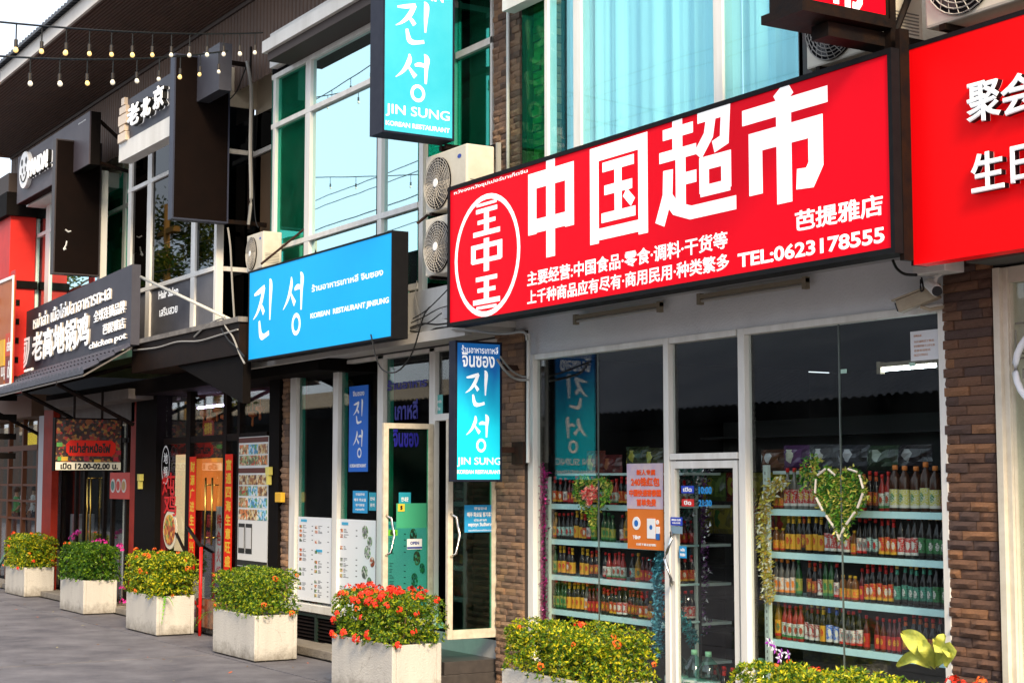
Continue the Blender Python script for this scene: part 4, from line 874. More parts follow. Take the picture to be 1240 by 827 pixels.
big('聚', 1177, 153, 1218, 93); big('会', 1219, 145, 1262, 84); big('生', 1183, 236, 1222, 180); big('日', 1231, 224, 1262, 172)
m.build('raised_lettering', [SILV, P('black_letter_side', (.012, .012, .015), .35)], s2)
b = MB(); b.box(xr+.005, xl2-.035, SYm+.06, SYm+.14, 3.3, 4.75); b.build('mounting_post', BLACKM, s2)

# blue restaurant sign
xl, xr = fX(301, 380, SYm), fX(475.5, 340, SYm); zb, zt = 3.325, 4.375
s3 = thing('blue_restaurant_sign', ((xl+xr)/2, SYm, zb), 'long sky blue signboard with white brushed Korean characters and Thai text', 'sign')
MB().box(xl+.02, xr-.02, SYm, SYm+.02, zb+.02, zt-.02).build('face', SIGNBLUE, s3)
b = MB(); b.box(xl, xr, SYm-.006, SYm+.17, zt-.02, zt); b.box(xl, xr, SYm-.006, SYm+.17, zb, zb+.02); b.box(xl, xl+.02, SYm-.006, SYm+.17, zb+.02, zt-.02); b.box(xr-.02, xr, SYm-.006, SYm+.17, zb+.02, zt-.02); b.box(xl+.02, xr-.02, SYm+.12, SYm+.15, zb+.02, zt-.02); b.build('box_frame', FRAMEM, s3)
m = MB(); lineY(m, JIN, 306, 417, 334, 336, SYm, 0, .003); lineY(m, SEONG, 342, 409, 372, 329, SYm, 0, .003)
lineY(m, text2d('ร้านอาหารเกาหลี จินซอง', .02), 377.5, 354, 464, 323.6, SYm); lineY(m, text2d('KOREAN  RESTAURANT JINSUNG', .035), 376, 388, 471, 359.5, SYm)
m.build('lettering', GLOWW, s3)
b = MB()
for px in (316, 505): 
    A = PY(px, 320 if px < 400 else 271, SYm+.1); Bp = Vector((A.x+.35, -.35, A.z+.45)); b.tube([tuple(A), tuple(Bp)], .014, 6)
b.build('stay_rod', RUST, s3)

# vertical projecting signs (faces look towards +x)
def vsign(name, label, X, pxl, pxr, yref, zt, zb, T, face, edge, grp=None, cat='sign'):
    ya, yb = PX(pxl, yref, X).y, PX(pxr, yref, X).y
    t = thing(name, (X, (ya+yb)/2, zb), label, cat, grp)
    MB().box(X-.006, X, ya+.02, yb-.02, zb+.02, zt-.02).build('face', face, t)
    MB().box(X-T, X-.006, ya+.02, yb-.02, zb+.02, zt-.02).build('case', edge, t)
    b = MB(); b.box(X-T-.004, X+.006, ya, ya+.02, zb, zt); b.box(X-T-.004, X+.006, yb-.02, yb, zb, zt); b.box(X-T-.004, X+.006, ya+.02, yb-.02, zb, zb+.02); b.box(X-T-.004, X+.006, ya+.02, yb-.02, zt-.02, zt)
    b.build('box_frame', edge, t); return t, ya, yb
XS2 = -12.72
z2t, z2b = PX(552, 412, XS2).z, PX(552, 583, XS2).z
t, ya, yb = vsign('lower_restaurant_sign', 'turquoise vertical lightbox sign above the restaurant door', XS2, 551, 607.5, 500, z2t, z2b, .11, CYANL, NAVY)
def vtext(t, X, items, mat):
    m = MB()
    for ob, x0, y0, x1, y1 in items: lineX(m, ob, x0, y0, x1, y1, X+.001)
    return m.build('lettering', mat, t)
vtext(t, XS2, [(text2d('ร้านอาหารเกาหลี', .012), 559, 427, 603, 420), (text2d('จินซอง', .02), 559.5, 444, 599, 428.5), (JIN, 563, 494, 595, 449), (SEONG, 564, 547, 596, 503),
    (text2d('JIN SUNG', .012), 553.5, 565, 606.5, 554), (text2d('KOREAN RESTAURANT', .03), 553.5, 573.5, 606.5, 569)], GLOWW)
b = MB(); b.box(XS2-.08, XS2-.03, yb, -.06, PX(620, 548, XS2).z, PX(620, 541, XS2).z); b.box(XS2-.08, XS2+.12, -.13, -.095, PX(630, 562, XS2).z, PX(630, 535, XS2).z); b.box(XS2-.08, XS2-.03, yb, -.06, z2t-.25, z2t-.2); b.build('bracket', RUST, t)
XS1 = -12.98
z1b = PX(463, 160, XS1).z
t, ya, yb = vsign('upper_restaurant_sign', 'large turquoise vertical lightbox sign in front of the upper bay', XS1, 463, 550, 100, z1b+2.1, z1b, .25, CYAN, NAVY)
vtext(t, XS1, [(text2d('IN', .03), 522, 1.5, 537, -12), (JIN, 478, 53.5, 526, 5), (SEONG, 478, 120, 526, 69.4), (text2d('JIN SUNG', .012), 467, 140.4, 544.5, 135.8), (text2d('KOREAN RESTAURANT', .03), 467, 151.6, 544.5, 156)], GLOWW)
for c_ in list(t.children):
    pass
b = MB(); za = PX(570, 180, XS1).z; b.box(XS1-.2, XS1-.15, yb-.05, -.14, za-.02, za+.03); b.box(XS1-.1, XS1-.06, yb-.05, -.14, za-.01, za+.03); b.box(XS1-.3, XS1+.05, -.22, -.16, za-.06, za+.07); b.build('bracket', BLACKM, t)
XS3 = -7.15
z3b = PX(1000, 8, XS3).z
t, ya, yb = vsign('projecting_red_sign', 'red projecting lightbox sign on a heavy black steel frame at the top edge', XS3, 972, 1075, 10, z3b+1.3, z3b, .30, SIGNRED, BLACKM)
lineX_items = [(SHI, 1006, 10, 1046, -34), (CHAO, 1006, -40, 1046, -84)]
vtext(t, XS3, lineX_items, GLOWW)
b = MB(); b.box(XS3-.36, XS3+.02, ya-.02, yb+.02, z3b-.06, z3b-.004); b.box(XS3-.2, XS3-.05, ya+.25, -.42, z3b-.16, z3b-.07); b.box(XS3-.06, XS3+.0, yb+.02, yb+.07, z3b-.9, z3b+1.3)
b.tube([(XS3-.03, yb+.05, z3b-.15), (XS3-.03, yb+.4, z3b+.55)], .022, 6); b.box(XS3-.06, XS3, yb+.1, -.05, z3b-.22, z3b-.16); b.build('bracket', BLACKM, t)
# two plain black projecting boxes
BLKF = P('faded_black_panel', (.0035, .0022, .0022), .7, 0, (.008, .004, .003), 3, .9, spec=.05)
XS4 = PY(278, 150, -.56).x
t, ya, yb = vsign('blank_black_sign', 'large blank black projecting sign between the salon windows and string lights', XS4, 210, 278, 150, PX(278, 74, XS4).z, PX(278, 271, XS4).z, .14, BLKF, P('blue_black_edge', (.03, .035, .06), .5), 'blank black projecting signs')
za = PX(290, 75, XS4).z; zb_ = PX(290, 268, XS4).z
b = MB(); b.box(XS4-.12, XS4-.06, yb, .1, za-.03, za+.02); b.box(XS4-.12, XS4-.06, yb, .1, zb_-.03, zb_+.02); b.tube([(XS4+.05, -.30, zb_-.1), (XS4+.05, -.30, za+.2)], .022, 8); b.build('bracket', BLACKM, t)
XS5 = PY(122, 250, -.56).x
t, ya, yb = vsign('blank_black_sign', 'farther blank black projecting sign with white scratches beside the panda sign', XS5, 66, 122, 250, PX(122, 174, XS5).z, PX(122, 335, XS5).z, .16, BLKF, P('brown_black_edge', (.04, .032, .034), .5), 'blank black projecting signs')
m = MB()
for pts in ([(79, 278), (83, 281), (86, 280)], [(81, 292), (80, 297), (77, 302)], [(80, 301), (77, 303)]): m.tube([tuple(PX(a_, c_, XS5+.004)) for a_, c_ in pts], .012, 4)
m.build('scratch', P('pale_scratch', (.6, .6, .6), .7), t)
m = MB(); lineX(m, text2d('ธนาคารเกาะ', .02), 102, 177, 116, 172.5, XS5+.001); m.build('lettering', PRINTW, t)
# panda restaurant sign box
YP = -1.0; xa_, xb_ = fX(21, 220, YP), fX(108, 180, YP); zt = 7.47; zb = fZ(21, 247, YP)
t = thing('panda_sign', ((xa_+xb_)/2, YP, zb), 'charcoal signboard with a round white panda emblem and white raised letters', 'sign')
MB().box(xa_, xb_, YP, YP+.02, zb, zt).build('face', P('charcoal_sign', (.055, .045, .055), .5, 0, (.085, .07, .08), 2.5), t)
MB().box(xa_, xb_, YP+.02, PX(122, 160, xb_).y, zb, zt-.002).build('case', BLACKP, t)
ccx, ccz = fX(34, 212, YP), fZ(35, 206, YP)
MB().lathe([(.31, 0), (.31, .07)], 28, (ccx, YP, ccz), 0, 'y').build('emblem_disc', PRINTW, t)
m = MB(); N0 = (0, -1, 0)
for (u, v, rx, ry) in ((-.13, .14, .06, .06), (.13, .14, .06, .06), (-.09, .0, .035, .05), (.09, .0, .035, .05), (0, -.09, .03, .02)): m.poly([(ccx+u+rx*math.cos(2*math.pi*k/10), YP-.074, ccz+v+ry*math.sin(2*math.pi*k/10)) for k in range(10)])
m.tube([(ccx+.2*math.cos(a_), YP-.074, ccz+.2*math.sin(a_)) for a_ in [math.pi*(1.1+.8*k/8) for k in range(9)]], .012, 4); m.build('emblem_marks', PRINTB, t)
m = MB(); lineY(m, text2d('PANDA!', .03, .05), 40, 217, 64.5, 181, YP, 0, .05, 1); m.build('raised_lettering', [GLOWW, PRINTB], t)
b = MB(); bx = PX(122, 160, xb_).y
b.tube([(xb_-.1, bx, zt-.1), (xb_+.0, .1, zt-.9)], .03, 4); b.tube([(xb_-.1, bx, zt-.75), (xb_, .1, zt-.95)], .03, 4); b.build('bracket', BLACKM, t)
m = MB(); lineY(m, text2d('เปิดทุกวัน', .02), 95, 152, 104, 144, YP); m.build('lettering', PRINTW, t)
# 老北京 sign
xa_, xb_ = fX(147, 150, YP), fX(266, 60, YP); zt = 7.27; zb = fZ(145, 176, YP)
t = thing('salon_top_sign', ((xa_+xb_)/2, YP, zb), 'dark signboard with raised white Chinese characters behind the black box sign', 'sign')
MB().box(xa_, xb_, YP, -.84, zb, zt).build('case', P('slate_sign', (.045, .045, .06), .5, 0, (.07, .07, .085), 2), t)
MB().box(xa_-.02, fX(225, 150, YP), YP-.02, -.84, zb-.26, zb-.002).build('white_underside', WHITE, t)
m = MB()
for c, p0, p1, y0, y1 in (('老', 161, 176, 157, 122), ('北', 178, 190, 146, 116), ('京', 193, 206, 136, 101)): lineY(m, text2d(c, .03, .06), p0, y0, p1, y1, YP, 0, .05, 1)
m.build('raised_lettering', [GLOWW, PRINTB], t)
m = MB(); cx, cz = fX(152.5, 145, YP), fZ(152.5, 145, YP)
for k, (rw, z0, z1) in enumerate(((.07, .2, .3), (.14, .08, .18), (.18, -.08, .06), (.12, -.18, -.1), (.17, -.32, -.2))): m.box(cx-rw, cx+rw, YP-.05-k*.002, YP, cz+z0, cz+z1)
m.build('emblem', P('gilt_print', (.75, .6, .45), .4), t)

# hotpot signboard (slightly turned)
A = Vector((PY(160, 320, -1.1))); L = Vector((-29.0, -.62, A.z)); zb = 3.78; zt = A.z
t = thing('hotpot_signboard', (A.x, A.y, zb), 'big slate grey board with raised white Chinese and Thai lettering over the tiled awning', 'sign')
d = (A-L); d.z = 0; Ln = d.length; ud = d.normalized(); nd = Vector((ud.y, -ud.x, 0))
if nd.y > 0: nd = -nd
L0 = Vector((L.x, L.y, zb)); Hh = zt-zb
bk = MB(); bk.prism([L0, L0+ud*Ln, L0+ud*Ln+Vector((0, 0, Hh)), L0+Vector((0, 0, Hh))], -nd*.12); bk.build('board', P('slate_board', (.065, .065, .085), .6, 0, (.04, .04, .055), 3, .8), t)
def onb(m, T_, u0, v0, u1, v1, dep=.014, ms=1): put2d(m, T_, L0+ud*(Ln*u0)+Vector((0, 0, Hh*v0)), ud*(Ln*(u1-u0)), (0, 0, Hh*(v1-v0)), nd, dep, 0, ms)
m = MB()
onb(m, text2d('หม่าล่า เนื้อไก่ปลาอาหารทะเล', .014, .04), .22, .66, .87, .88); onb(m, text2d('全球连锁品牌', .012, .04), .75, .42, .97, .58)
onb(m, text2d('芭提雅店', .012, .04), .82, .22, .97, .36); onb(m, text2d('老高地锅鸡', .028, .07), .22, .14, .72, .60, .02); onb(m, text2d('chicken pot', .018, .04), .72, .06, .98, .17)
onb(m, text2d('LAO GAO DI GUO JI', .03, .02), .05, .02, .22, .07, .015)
m.build('raised_lettering', [GLOWW, P('beige_letter_side', (.42, .38, .33), .6)], t)
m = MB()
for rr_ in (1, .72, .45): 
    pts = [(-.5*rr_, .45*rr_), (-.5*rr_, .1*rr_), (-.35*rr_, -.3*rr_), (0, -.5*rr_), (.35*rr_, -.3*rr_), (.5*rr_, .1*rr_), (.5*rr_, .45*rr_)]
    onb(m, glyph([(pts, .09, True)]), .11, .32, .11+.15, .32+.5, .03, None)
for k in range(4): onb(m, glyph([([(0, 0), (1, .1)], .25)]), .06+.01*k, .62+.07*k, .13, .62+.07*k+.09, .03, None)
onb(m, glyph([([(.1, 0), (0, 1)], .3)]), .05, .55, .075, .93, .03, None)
m.build('emblem', GLOWW, t)
# tiled awning under it
aw = thing('tiled_awning', (A.x, A.y, 3.6), 'black corrugated tile awning sloping out below the slate signboard', 'awning')
e0 = PZ(11, 489, 3.48); 
top0 = L0+Vector((0, 0, -.02)); top1 = L0+ud*Ln+Vector((0, 0, -.02))
out = nd*.62+Vector((0, 0, -.36)); n = 36; b = MB(); sec = 6
for k in range(n):
    for j in range(sec):
        u0 = (k+j/sec)/n; u1 = (k+(j+1)/sec)/n
        h0 = .055*math.sin(math.pi*(j/sec)); h1 = .055*math.sin(math.pi*((j+1)/sec)); up = Vector((0, 0, 1))
        for s_ in range(3):
            f0, f1 = s_/3, (s_+1)/3+.0; lift0 = .02*(3-s_)/3*0+.0; st_ = .016*(1)
            p00 = top0.lerp(top1, u0)+out*f0+up*(h0-.0); p01 = top0.lerp(top1, u1)+out*f0+up*h1
            p10 = top0.lerp(top1, u0)+out*f1+up*(h0+st_); p11 = top0.lerp(top1, u1)+out*f1+up*(h1+st_)
            b.quad(p00, p01, p11, p10)
        q0 = top0.lerp(top1, u0)+out; q1 = top0.lerp(top1, u1)+out
        b.quad(q0+up*(h0+.016), q1+up*(h1+.016), q1-up*.03, q0-up*.03)
b.build('roof_tiles', P('black_roof_tile', (.035, .036, .05), .5, 0, (.07, .07, .095), 9, .6), aw, kind='stuff')
b = MB(); b.prism([top0+out-Vector((0,0,.05)), top1+out-Vector((0,0,.05)), top1-Vector((0,0,.03)), top0-Vector((0,0,.03))], (0, 0, -.02)); b.build('underside', P('grey_soffit', (.13, .12, .115), .8), aw)
b = MB()
for u in (.02, .5, .8): p = top0.lerp(top1, u); b = MB(); b.tube([tuple(p+out-Vector((0, 0, .08))), tuple(p+Vector((0, .5, -1.0)))], .03, 4); b.tube([tuple(p+out-Vector((0, 0, .08))), tuple(p+Vector((0, .6, -.1)))], .03, 4); b.build('support_strut', BLACKM, aw)
b = MB(); b.box(fX(60, 500, -.4), fX(163, 500, -.4), -.5, .3, 3.15, 3.3); b.box(fX(60, 500, -.1), fX(163, 500, -.1), -.1, .3, 2.85, 3.15); b.build('grey_soffit', P('grey_plaster', (.20, .18, .17), .8, 0, (.14, .12, .11), 2), fl)
# white stay pole and pole label
tag(MB().tube([tuple(PY(163, 332, -1.0)), tuple(PY(300, 397, -.6))], .022, 8).build('stay_pole', P('pale_pole', (.6, .58, .52), .4), smooth=True), 'pale diagonal metal pole running from the slate signboard to the blue sign', 'pole')

# hanging menu sign of the hotpot neighbour
XH = PY(148, 540, -.3).x
t, ya, yb = vsign('opening_hours_sign', 'square lightbox sign with red plate and opening hours strip under the awning', XH, 66, 148, 540, PX(100, 506, XH).z, PX(100, 570, XH).z, .12, printmat('menu_collage', (.05, .02, .02), [(.25,.08,.03),(.02,.015,.015),(.3,.16,.04),(.05,.05,.05),(.3,.03,.03)], (1, 26, 26), .4), BLACKP)
zS = PX(100, 559.5, XH).z; zB = PX(100, 569, XH).z
MB().box(XH+.001, XH+.008, ya+.02, yb-.02, zB, zS).build('hours_strip', P('ivory_strip', (.82, .78, .62), .5), t)
yA, yB = PX(80, 540, XH).y, PX(140, 540, XH).y; zA, zBt = PX(100, 552, XH).z, PX(100, 533, XH).z
MB().prism([(XH+.001, yA+.06, zA), (XH+.001, yB-.06, zA), (XH+.001, yB, zA+.06), (XH+.001, yB, zBt-.06), (XH+.001, yB-.06, zBt), (XH+.001, yA+.06, zBt), (XH+.001, yA, zBt-.06), (XH+.001, yA, zA+.06)], (.01, 0, 0)).build('red_plate', P('plate_red', (.68, .02, .01), .5), t)
m = MB(); lineX(m, text2d('หม่าล่าหม้อไฟ', .05), 84, 548, 134, 536.5, XH+.012); lineX(m, text2d('เปิด 12.00-02.00 น.', .05), 73, 568, 143, 560.5, XH+.01); m.build('lettering', PRINTB, t)
rr = random.Random(12)
for k in range(10):
    px = 69+rr.uniform(0, 70); y_ = rr.choice([536, 545, 553, 556]); w_ = rr.uniform(5, 9)
    if 78 < px+w_/2 < 142 and y_ < 552: px = rr.choice([68.5, 140.5]); w_ = 7
    MB().box(XH+.001, XH+.005+.0004*k, PX(px, y_, XH).y, min(PX(px+w_, y_, XH).y, yb-.02), PX(100, y_+5, XH).z, PX(100, y_, XH).z).build('price_tile', P('price_%d' % (k % 4), [(.4, .03, .05), (.1, .3, .08), (.65, .4, .05), (.12, .08, .3)][k % 4], .5), t)
b = MB(); b.tube([(XH-.06, ya+.3, PX(100, 506, XH).z), (XH-.06, ya+.3, 3.3)], .02, 5); b.tube([(XH-.06, yb-.3, PX(100, 506, XH).z), (XH-.06, yb-.3, 3.3)], .02, 5); b.build('hanger', BLACKM, t)
pf = thing('red_food_poster', (fX(145, 588, -.04), -.04, 1.6), 'red food poster with three white bowls on the far left shop window', 'poster')
xa_, xb_ = fX(133, 588, -.05), fX(157, 588, -.05); zt, zb = fZ(145, 572, -.05), fZ(145, 604, -.05)
MB().box(xa_, xb_, -.05, -.044, zb, zt).build('paper', P('poster_red', (.62, .06, .04), .5), pf)
for k in range(3): MB().lathe([(.11, 0), (.11, .008)], 14, (xa_+.17+k*.27, -.05, (zt+zb)/2), 0, 'y').build('bowl_print', P('bowl_white', (.75, .7, .65), .5), pf)
for k in range(3): MB().lathe([(.075, 0), (.075, .006)], 14, (xa_+.17+k*.27, -.058, (zt+zb)/2), 0, 'y').build('food_print', [P('broth_a', (.1, .25, .2), .5), P('broth_b', (.6, .05, .03), .5), P('broth_c', (.5, .3, .1), .5)][k], pf)

# ------------------------------------------------------------------ stickers, posters and notices on the glass
def flat(name, label, cat, px0, y0, px1, y1, Y, mat, lines=(), X=None, tmat=None, group=None):
    if X is None:
        a, c = PY(px0, y1, Y), PY(px1, y0, Y); ym = (y0+y1)/2; a.z, c.z = fZ((px0+px1)/2, y1, Y), fZ((px0+px1)/2, y0, Y)
        t = thing(name, ((a.x+c.x)/2, Y, a.z), label, cat, group); MB().box(a.x, c.x, Y, Y+.003, a.z, c.z).build('sheet', mat, t)
    else:
        a, c = PX(px0, y1, X), PX(px1, y0, X)
        t = thing(name, (X, (a.y+c.y)/2, a.z), label, cat, group); MB().box(X-.003, X, a.y, c.y, a.z, c.z).build('sheet', mat, t)
    m = MB()
    for s_, u0, v0, u1, v1, bd in lines:
        T_ = text2d(s_, bd) if isinstance(s_, str) else s_
        if X is None: put2d(m, T_, (a.x+(c.x-a.x)*u0, Y, a.z+(c.z-a.z)*v0), ((c.x-a.x)*(u1-u0), 0, 0), (0, 0, (c.z-a.z)*(v1-v0)), (0, -1, 0))
        else: put2d(m, T_, (X, a.y+(c.y-a.y)*u0, a.z+(c.z-a.z)*v0), (0, (c.y-a.y)*(u1-u0), 0), (0, 0, (c.z-a.z)*(v1-v0)), (1, 0, 0))
    if lines: m.build('lettering', tmat or PRINTW, t)
    return t, a, c
BLUEST = P('blue_sticker', (.01, .14, .62), .45); NOTE = P('notice_blue', (.02, .30, .62), .5)
flat('blue_banner', 'narrow blue vertical banner with white Korean characters behind the restaurant glass', 'banner', 422, 467, 446, 571, -.012, BLUEST, [(text2d('จินซอง', .02), .2, .88, .8, .94, 0), (JIN, .22, .54, .82, .84, 0), (SEONG, .22, .16, .82, .48, 0), ('KOREAN RESTAURANT', .08, .05, .92, .09, .03)])
flat('blue_notice', 'small blue notice below the narrow blue banner', 'notice', 427, 594, 445, 621, -.012, NOTE, [('영업안내', .2, .78, .8, .9, .03), ('매주 화요일', .1, .52, .9, .66, .03), ('정기휴일', .2, .3, .8, .42, .03), ('หยุดทุกวัน', .2, .1, .8, .22, .03)])
flat('teal_notice', 'small teal notice right of the blue notice on the same pane', 'notice', 446.5, 596, 455.5, 618, -.012, P('notice_teal', (.02, .3, .42), .5), [('안내', .2, .55, .8, .75, .03), ('문의', .2, .2, .8, .4, .03)])
XL1 = XD1+.006
flat('door_notice', 'blue Korean and Thai closing day notice on the open glass door under the turquoise sign', 'notice', 562.5, 611, 600.5, 644.5, 0, NOTE, [('영업안내', .3, .82, .7, .93, .03), ('매주 화요일 정기휴일', .08, .56, .92, .74, .04), ('ประกาศ', .3, .40, .7, .50, .02), ('หยุดทุก วันอังคาร', .12, .18, .88, .36, .03), ('ขออภัยในความไม่สะดวก', .12, .04, .88, .11, .02)], X=XD2+.006)
flat('green_paper', 'plain green sheet with a small yellow label taped on the left door leaf', 'paper', 480, 609, 516.5, 639.5, 0, P('green_sheet', (.05, .36, .2), .6), (), X=XL1+.004)
flat('yellow_label', 'small yellow label with a black mark on the corner of the green sheet', 'label', 482, 610, 490, 619, 0, P('yellow_sheet', (.8, .55, .05), .5), [('ร', .3, .2, .7, .8, .08)], X=XL1+.010, tmat=PRINTB)
flat('open_card', 'white and blue card hanging from a small suction hook on the left door leaf', 'card', 493, 652, 511, 665, 0, PRINTW, [(glyph([([(0, .5), (1, .5)], .9)]), .0, .05, 1, .25, 0), ('OPEN', .2, .45, .8, .75, .05)], X=XL1+.014, tmat=P('ink_blue', (.03, .06, .3), .5))
flat('green_sticker', 'small bright green sticker beside the left door leaf handle', 'sticker', 470, 641, 481.5, 648.5, 0, P('lime_sheet', (.12, .45, .03), .5), [('เปิด', .2, .2, .8, .8, .05)], X=XL1+.004, tmat=PRINTB)
flat('teal_small_notice', 'small teal notice on the restaurant pane seen through the left door leaf', 'notice', 483, 596, 497.5, 612, 0, P('notice_teal', (.02, .3, .42), .5), [('안내문', .2, .3, .8, .65, .03)], X=XL1+.002)
INK = P('ink_grey', (.16, .16, .17), .6)
flat('teal_transom_sticker', 'pale teal sticker in the transom above the restaurant doorway', 'sticker', 527, 478, 536, 503, -.012, P('pale_teal', (.12, .45, .42), .5), [('เวลาเปิด', .15, .6, .85, .75, .03), ('ร้าน', .3, .25, .7, .45, .03)])
for k, (txt, x0, y0, x1, y1) in enumerate((('ร้านอาหาร', 469, 473, 517, 455), ('เกาหลี', 478, 509, 506, 483))):
    m = MB(); lineY(m, text2d(txt, .03), x0, y0, x1, y1, -.01); tag(m.build('window_lettering', P('navy_vinyl', (.012, .012, .22), .4)), ['dark blue Thai lettering high on the restaurant pane', 'dark blue Thai word lower on the restaurant pane above the door'][k], 'lettering')
m = MB(); lineX(m, text2d('จินซอง', .03), 476, 541, 507, 520, XL1); tag(m.build('window_lettering', P('navy_vinyl', (.012, .012, .22), .4)), 'dark blue Thai name on the glass of the left open door leaf', 'lettering')
# menu posters on the restaurant glass
POST = P('menu_paper', (.80, .82, .84), .45)
def menu(label, p0, p1, y0, y1, seed, food=False):
    Y = -.009
    t, a, c = flat('menu_poster', label, 'menu poster', p0, y0, p1, y1, Y, POST, group='menu posters on the restaurant glass')
    rr = random.Random(seed); W_ = c.x-a.x; H_ = c.z-a.z; m = MB(); cols = 1 if food else 2
    ph = []
    for q in range(cols):
        u0 = .05+q*.47; uw = .4 if not food else .46
        MB().box(a.x+W_*(u0+.04), a.x+W_*(u0+.22), Y-.003, Y, c.z-H_*.06-.0-(q*.35*H_), c.z-H_*.03-(q*.35*H_)).build('heading', P('heading_blue', (.05, .4, .65), .5), t)
        v = .1
        while v < .95:
            MB().box(a.x+W_*u0, a.x+W_*(u0+.07), Y-.003, Y, c.z-H_*(v+.035), c.z-H_*v).build('dish_photo', rr.choice(food_m), t)
            for s_ in range(3):
                ww = rr.uniform(.08, .3)*uw; m.box(a.x+W_*(u0+.1), a.x+W_*(u0+.1+ww), Y-.002, Y, c.z-H_*(v+.006+s_*.014), c.z-H_*(v+s_*.014))
            m.box(a.x+W_*(u0+uw-.03), a.x+W_*(u0+uw+.01), Y-.002, Y, c.z-H_*(v+.014), c.z-H_*(v+.004)); v += .055 if rr.random() < .85 else .12
    m.build('print_lines', INK, t)
    if food:
        for k in range(5):
            cz = c.z-H_*(.12+.2*k); cx = a.x+W_*rr.uniform(.68, .82)
            MB().lathe([(.075, 0), (.075, .004)], 16, (cx, Y, cz), 0, 'y').build('dish_photo', rr.choice(food_m), t)
            MB().lathe([(.055, 0), (.055, .004)], 16, (cx+.12, Y-.002, cz-.1), 0, 'y').build('dish_photo', rr.choice(food_m), t)
    return t
food_m = [printmat('dish_%d' % i, c, d, (40, 40, 40), .3) for i, (c, d) in enumerate([((.4,.2,.08),[(.6,.45,.2),(.1,.25,.08),(.7,.1,.03)]), ((.08,.1,.08),[(.3,.3,.3),(.15,.3,.1),(.6,.6,.55)]), ((.5,.08,.04),[(.7,.3,.1),(.2,.05,.02),(.7,.65,.6)])])]
menu('white menu poster on the leftmost restaurant pane', 360, 401.5, 626, 728, 3)
menu('white menu poster with large dish photos on the middle restaurant pane', 409, 455, 629, 750, 5, True)
menu('white menu poster seen through the open left door leaf', 463.5, 518, 632, 765, 7, True)
# orange poster
t, a, c = flat('orange_poster', 'orange and violet Chinese parcel poster on the supermarket window', 'poster', 760, 561, 803, 665, -.012, P('poster_orange', (.75, .20, .02), .45, 0, (.7, .17, .02), 2))
W_, H_ = c.x-a.x, c.z-a.z
MB().box(a.x, c.x, -.0155, -.012, a.z+H_*.47, c.z).build('violet_panel', P('poster_violet', (.46, .36, .52), .5, 0, (.62, .50, .50), 9), t)
m = MB()
for s_, u0, v0, u1, v1 in (('新人专属', .28, .86, .8, .93), ('240铢红包', .12, .73, .92, .84), ('中国快递寄泰国', .07, .61, .95, .70), ('首单免费', .28, .50, .82, .59)): put2d(m, text2d(s_, .045), (a.x+W_*u0, -.017, a.z+H_*v0), (W_*(u1-u0), 0, 0), (0, 0, H_*(v1-v0)), (0, -1, 0), .002)
m.build('lettering', P('orange_ink', (.85, .09, .005), .5), t)
m = MB(); m.lathe([(.055, 0), (.055, .004)], 20, (a.x+W_*.26, -.012, a.z+H_*.30), 0, 'y'); m.box(a.x+W_*.56, a.x+W_*.78, -.017, -.012, a.z+H_*.13, a.z+H_*.36); m.lathe([(.02, 0), (.02, .005)], 10, (a.x+W_*.84, -.012, a.z+H_*.32), 0, 'y'); m.box(a.x+W_*.8, a.x+W_*.9, -.0165, -.012, a.z+H_*.12, a.z+H_*.27)
put2d(m, text2d('下载APP', .04), (a.x+W_*.15, -.012, a.z+H_*.11), (W_*.22, 0, 0), (0, 0, H_*.05), (0, -1, 0)); put2d(m, text2d('扫码下载注册领取', .03), (a.x+W_*.25, -.012, a.z+H_*.04), (W_*.55, 0, 0), (0, 0, H_*.03), (0, -1, 0)); m.build('white_artwork', PRINTW, t)
m = MB(); m.lathe([(.028, .0), (.028, .006)], 14, (a.x+W_*.26, -.012, a.z+H_*.30), 0, 'y'); m.lathe([(.02, .0), (.02, .006)], 14, (a.x+W_*.67, -.013, a.z+H_*.26), 0, 'y'); m.box(a.x+W_*.8, a.x+W_*.9, -.018, -.012, a.z+H_*.12, a.z+H_*.19); m.build('blue_artwork', P('poster_blue', (.02, .15, .5), .5), t)
# paper notice top right, small stickers on the door
flat('white_notice', 'white paper with faint orange writing taped high in the right supermarket window', 'notice', 1103, 400, 1137, 436, -.012, P('paper_white', (.68, .68, .7), .6), [('招聘启事', .12, .8, .4, .88, .02), ('本店诚聘员工数名', .12, .6, .82, .68, .01), ('要求勤劳能干工作认真', .12, .45, .85, .53, .01), ('有意者请联系', .12, .3, .7, .38, .01), ('0623178555', .12, .15, .6, .23, .01)], tmat=P('faint_orange_ink', (.6, .35, .25), .6))
flat('open_sticker', 'small blue sticker with Thai opening word on the supermarket door', 'sticker', 825, 588, 840, 597, -.02, P('sticker_blue', (.02, .06, .5), .5), [('เปิด', .15, .2, .85, .8, .05)])
flat('close_sticker', 'small red sticker with Thai closing word on the supermarket door', 'sticker', 825.5, 604, 840, 613, -.02, P('sticker_red', (.6, .02, .02), .5), [('ปิด', .2, .2, .8, .8, .05)])
flat('smile_sticker', 'blue and white rectangular sticker at the door handle top', 'sticker', 812, 626, 826, 636, -.045, P('sticker_blue', (.02, .06, .5), .5), [('SMILE CLUB', .1, .55, .9, .8, .04), ('WELCOME', .15, .2, .85, .4, .04)])
flat('grey_sticker', 'small blue grey sticker just below the rectangular sticker', 'sticker', 812.5, 637, 826, 646, -.045, P('sticker_grey', (.2, .3, .38), .5))
flat('push_sticker', 'small light blue sticker inside the curve of the supermarket door handle', 'sticker', 822.5, 661, 831, 675.5, -.03, P('sticker_lightblue', (.02, .3, .65), .5), [('ผลัก', .2, .55, .8, .85, .05), ('PUSH', .15, .15, .85, .4, .05)])
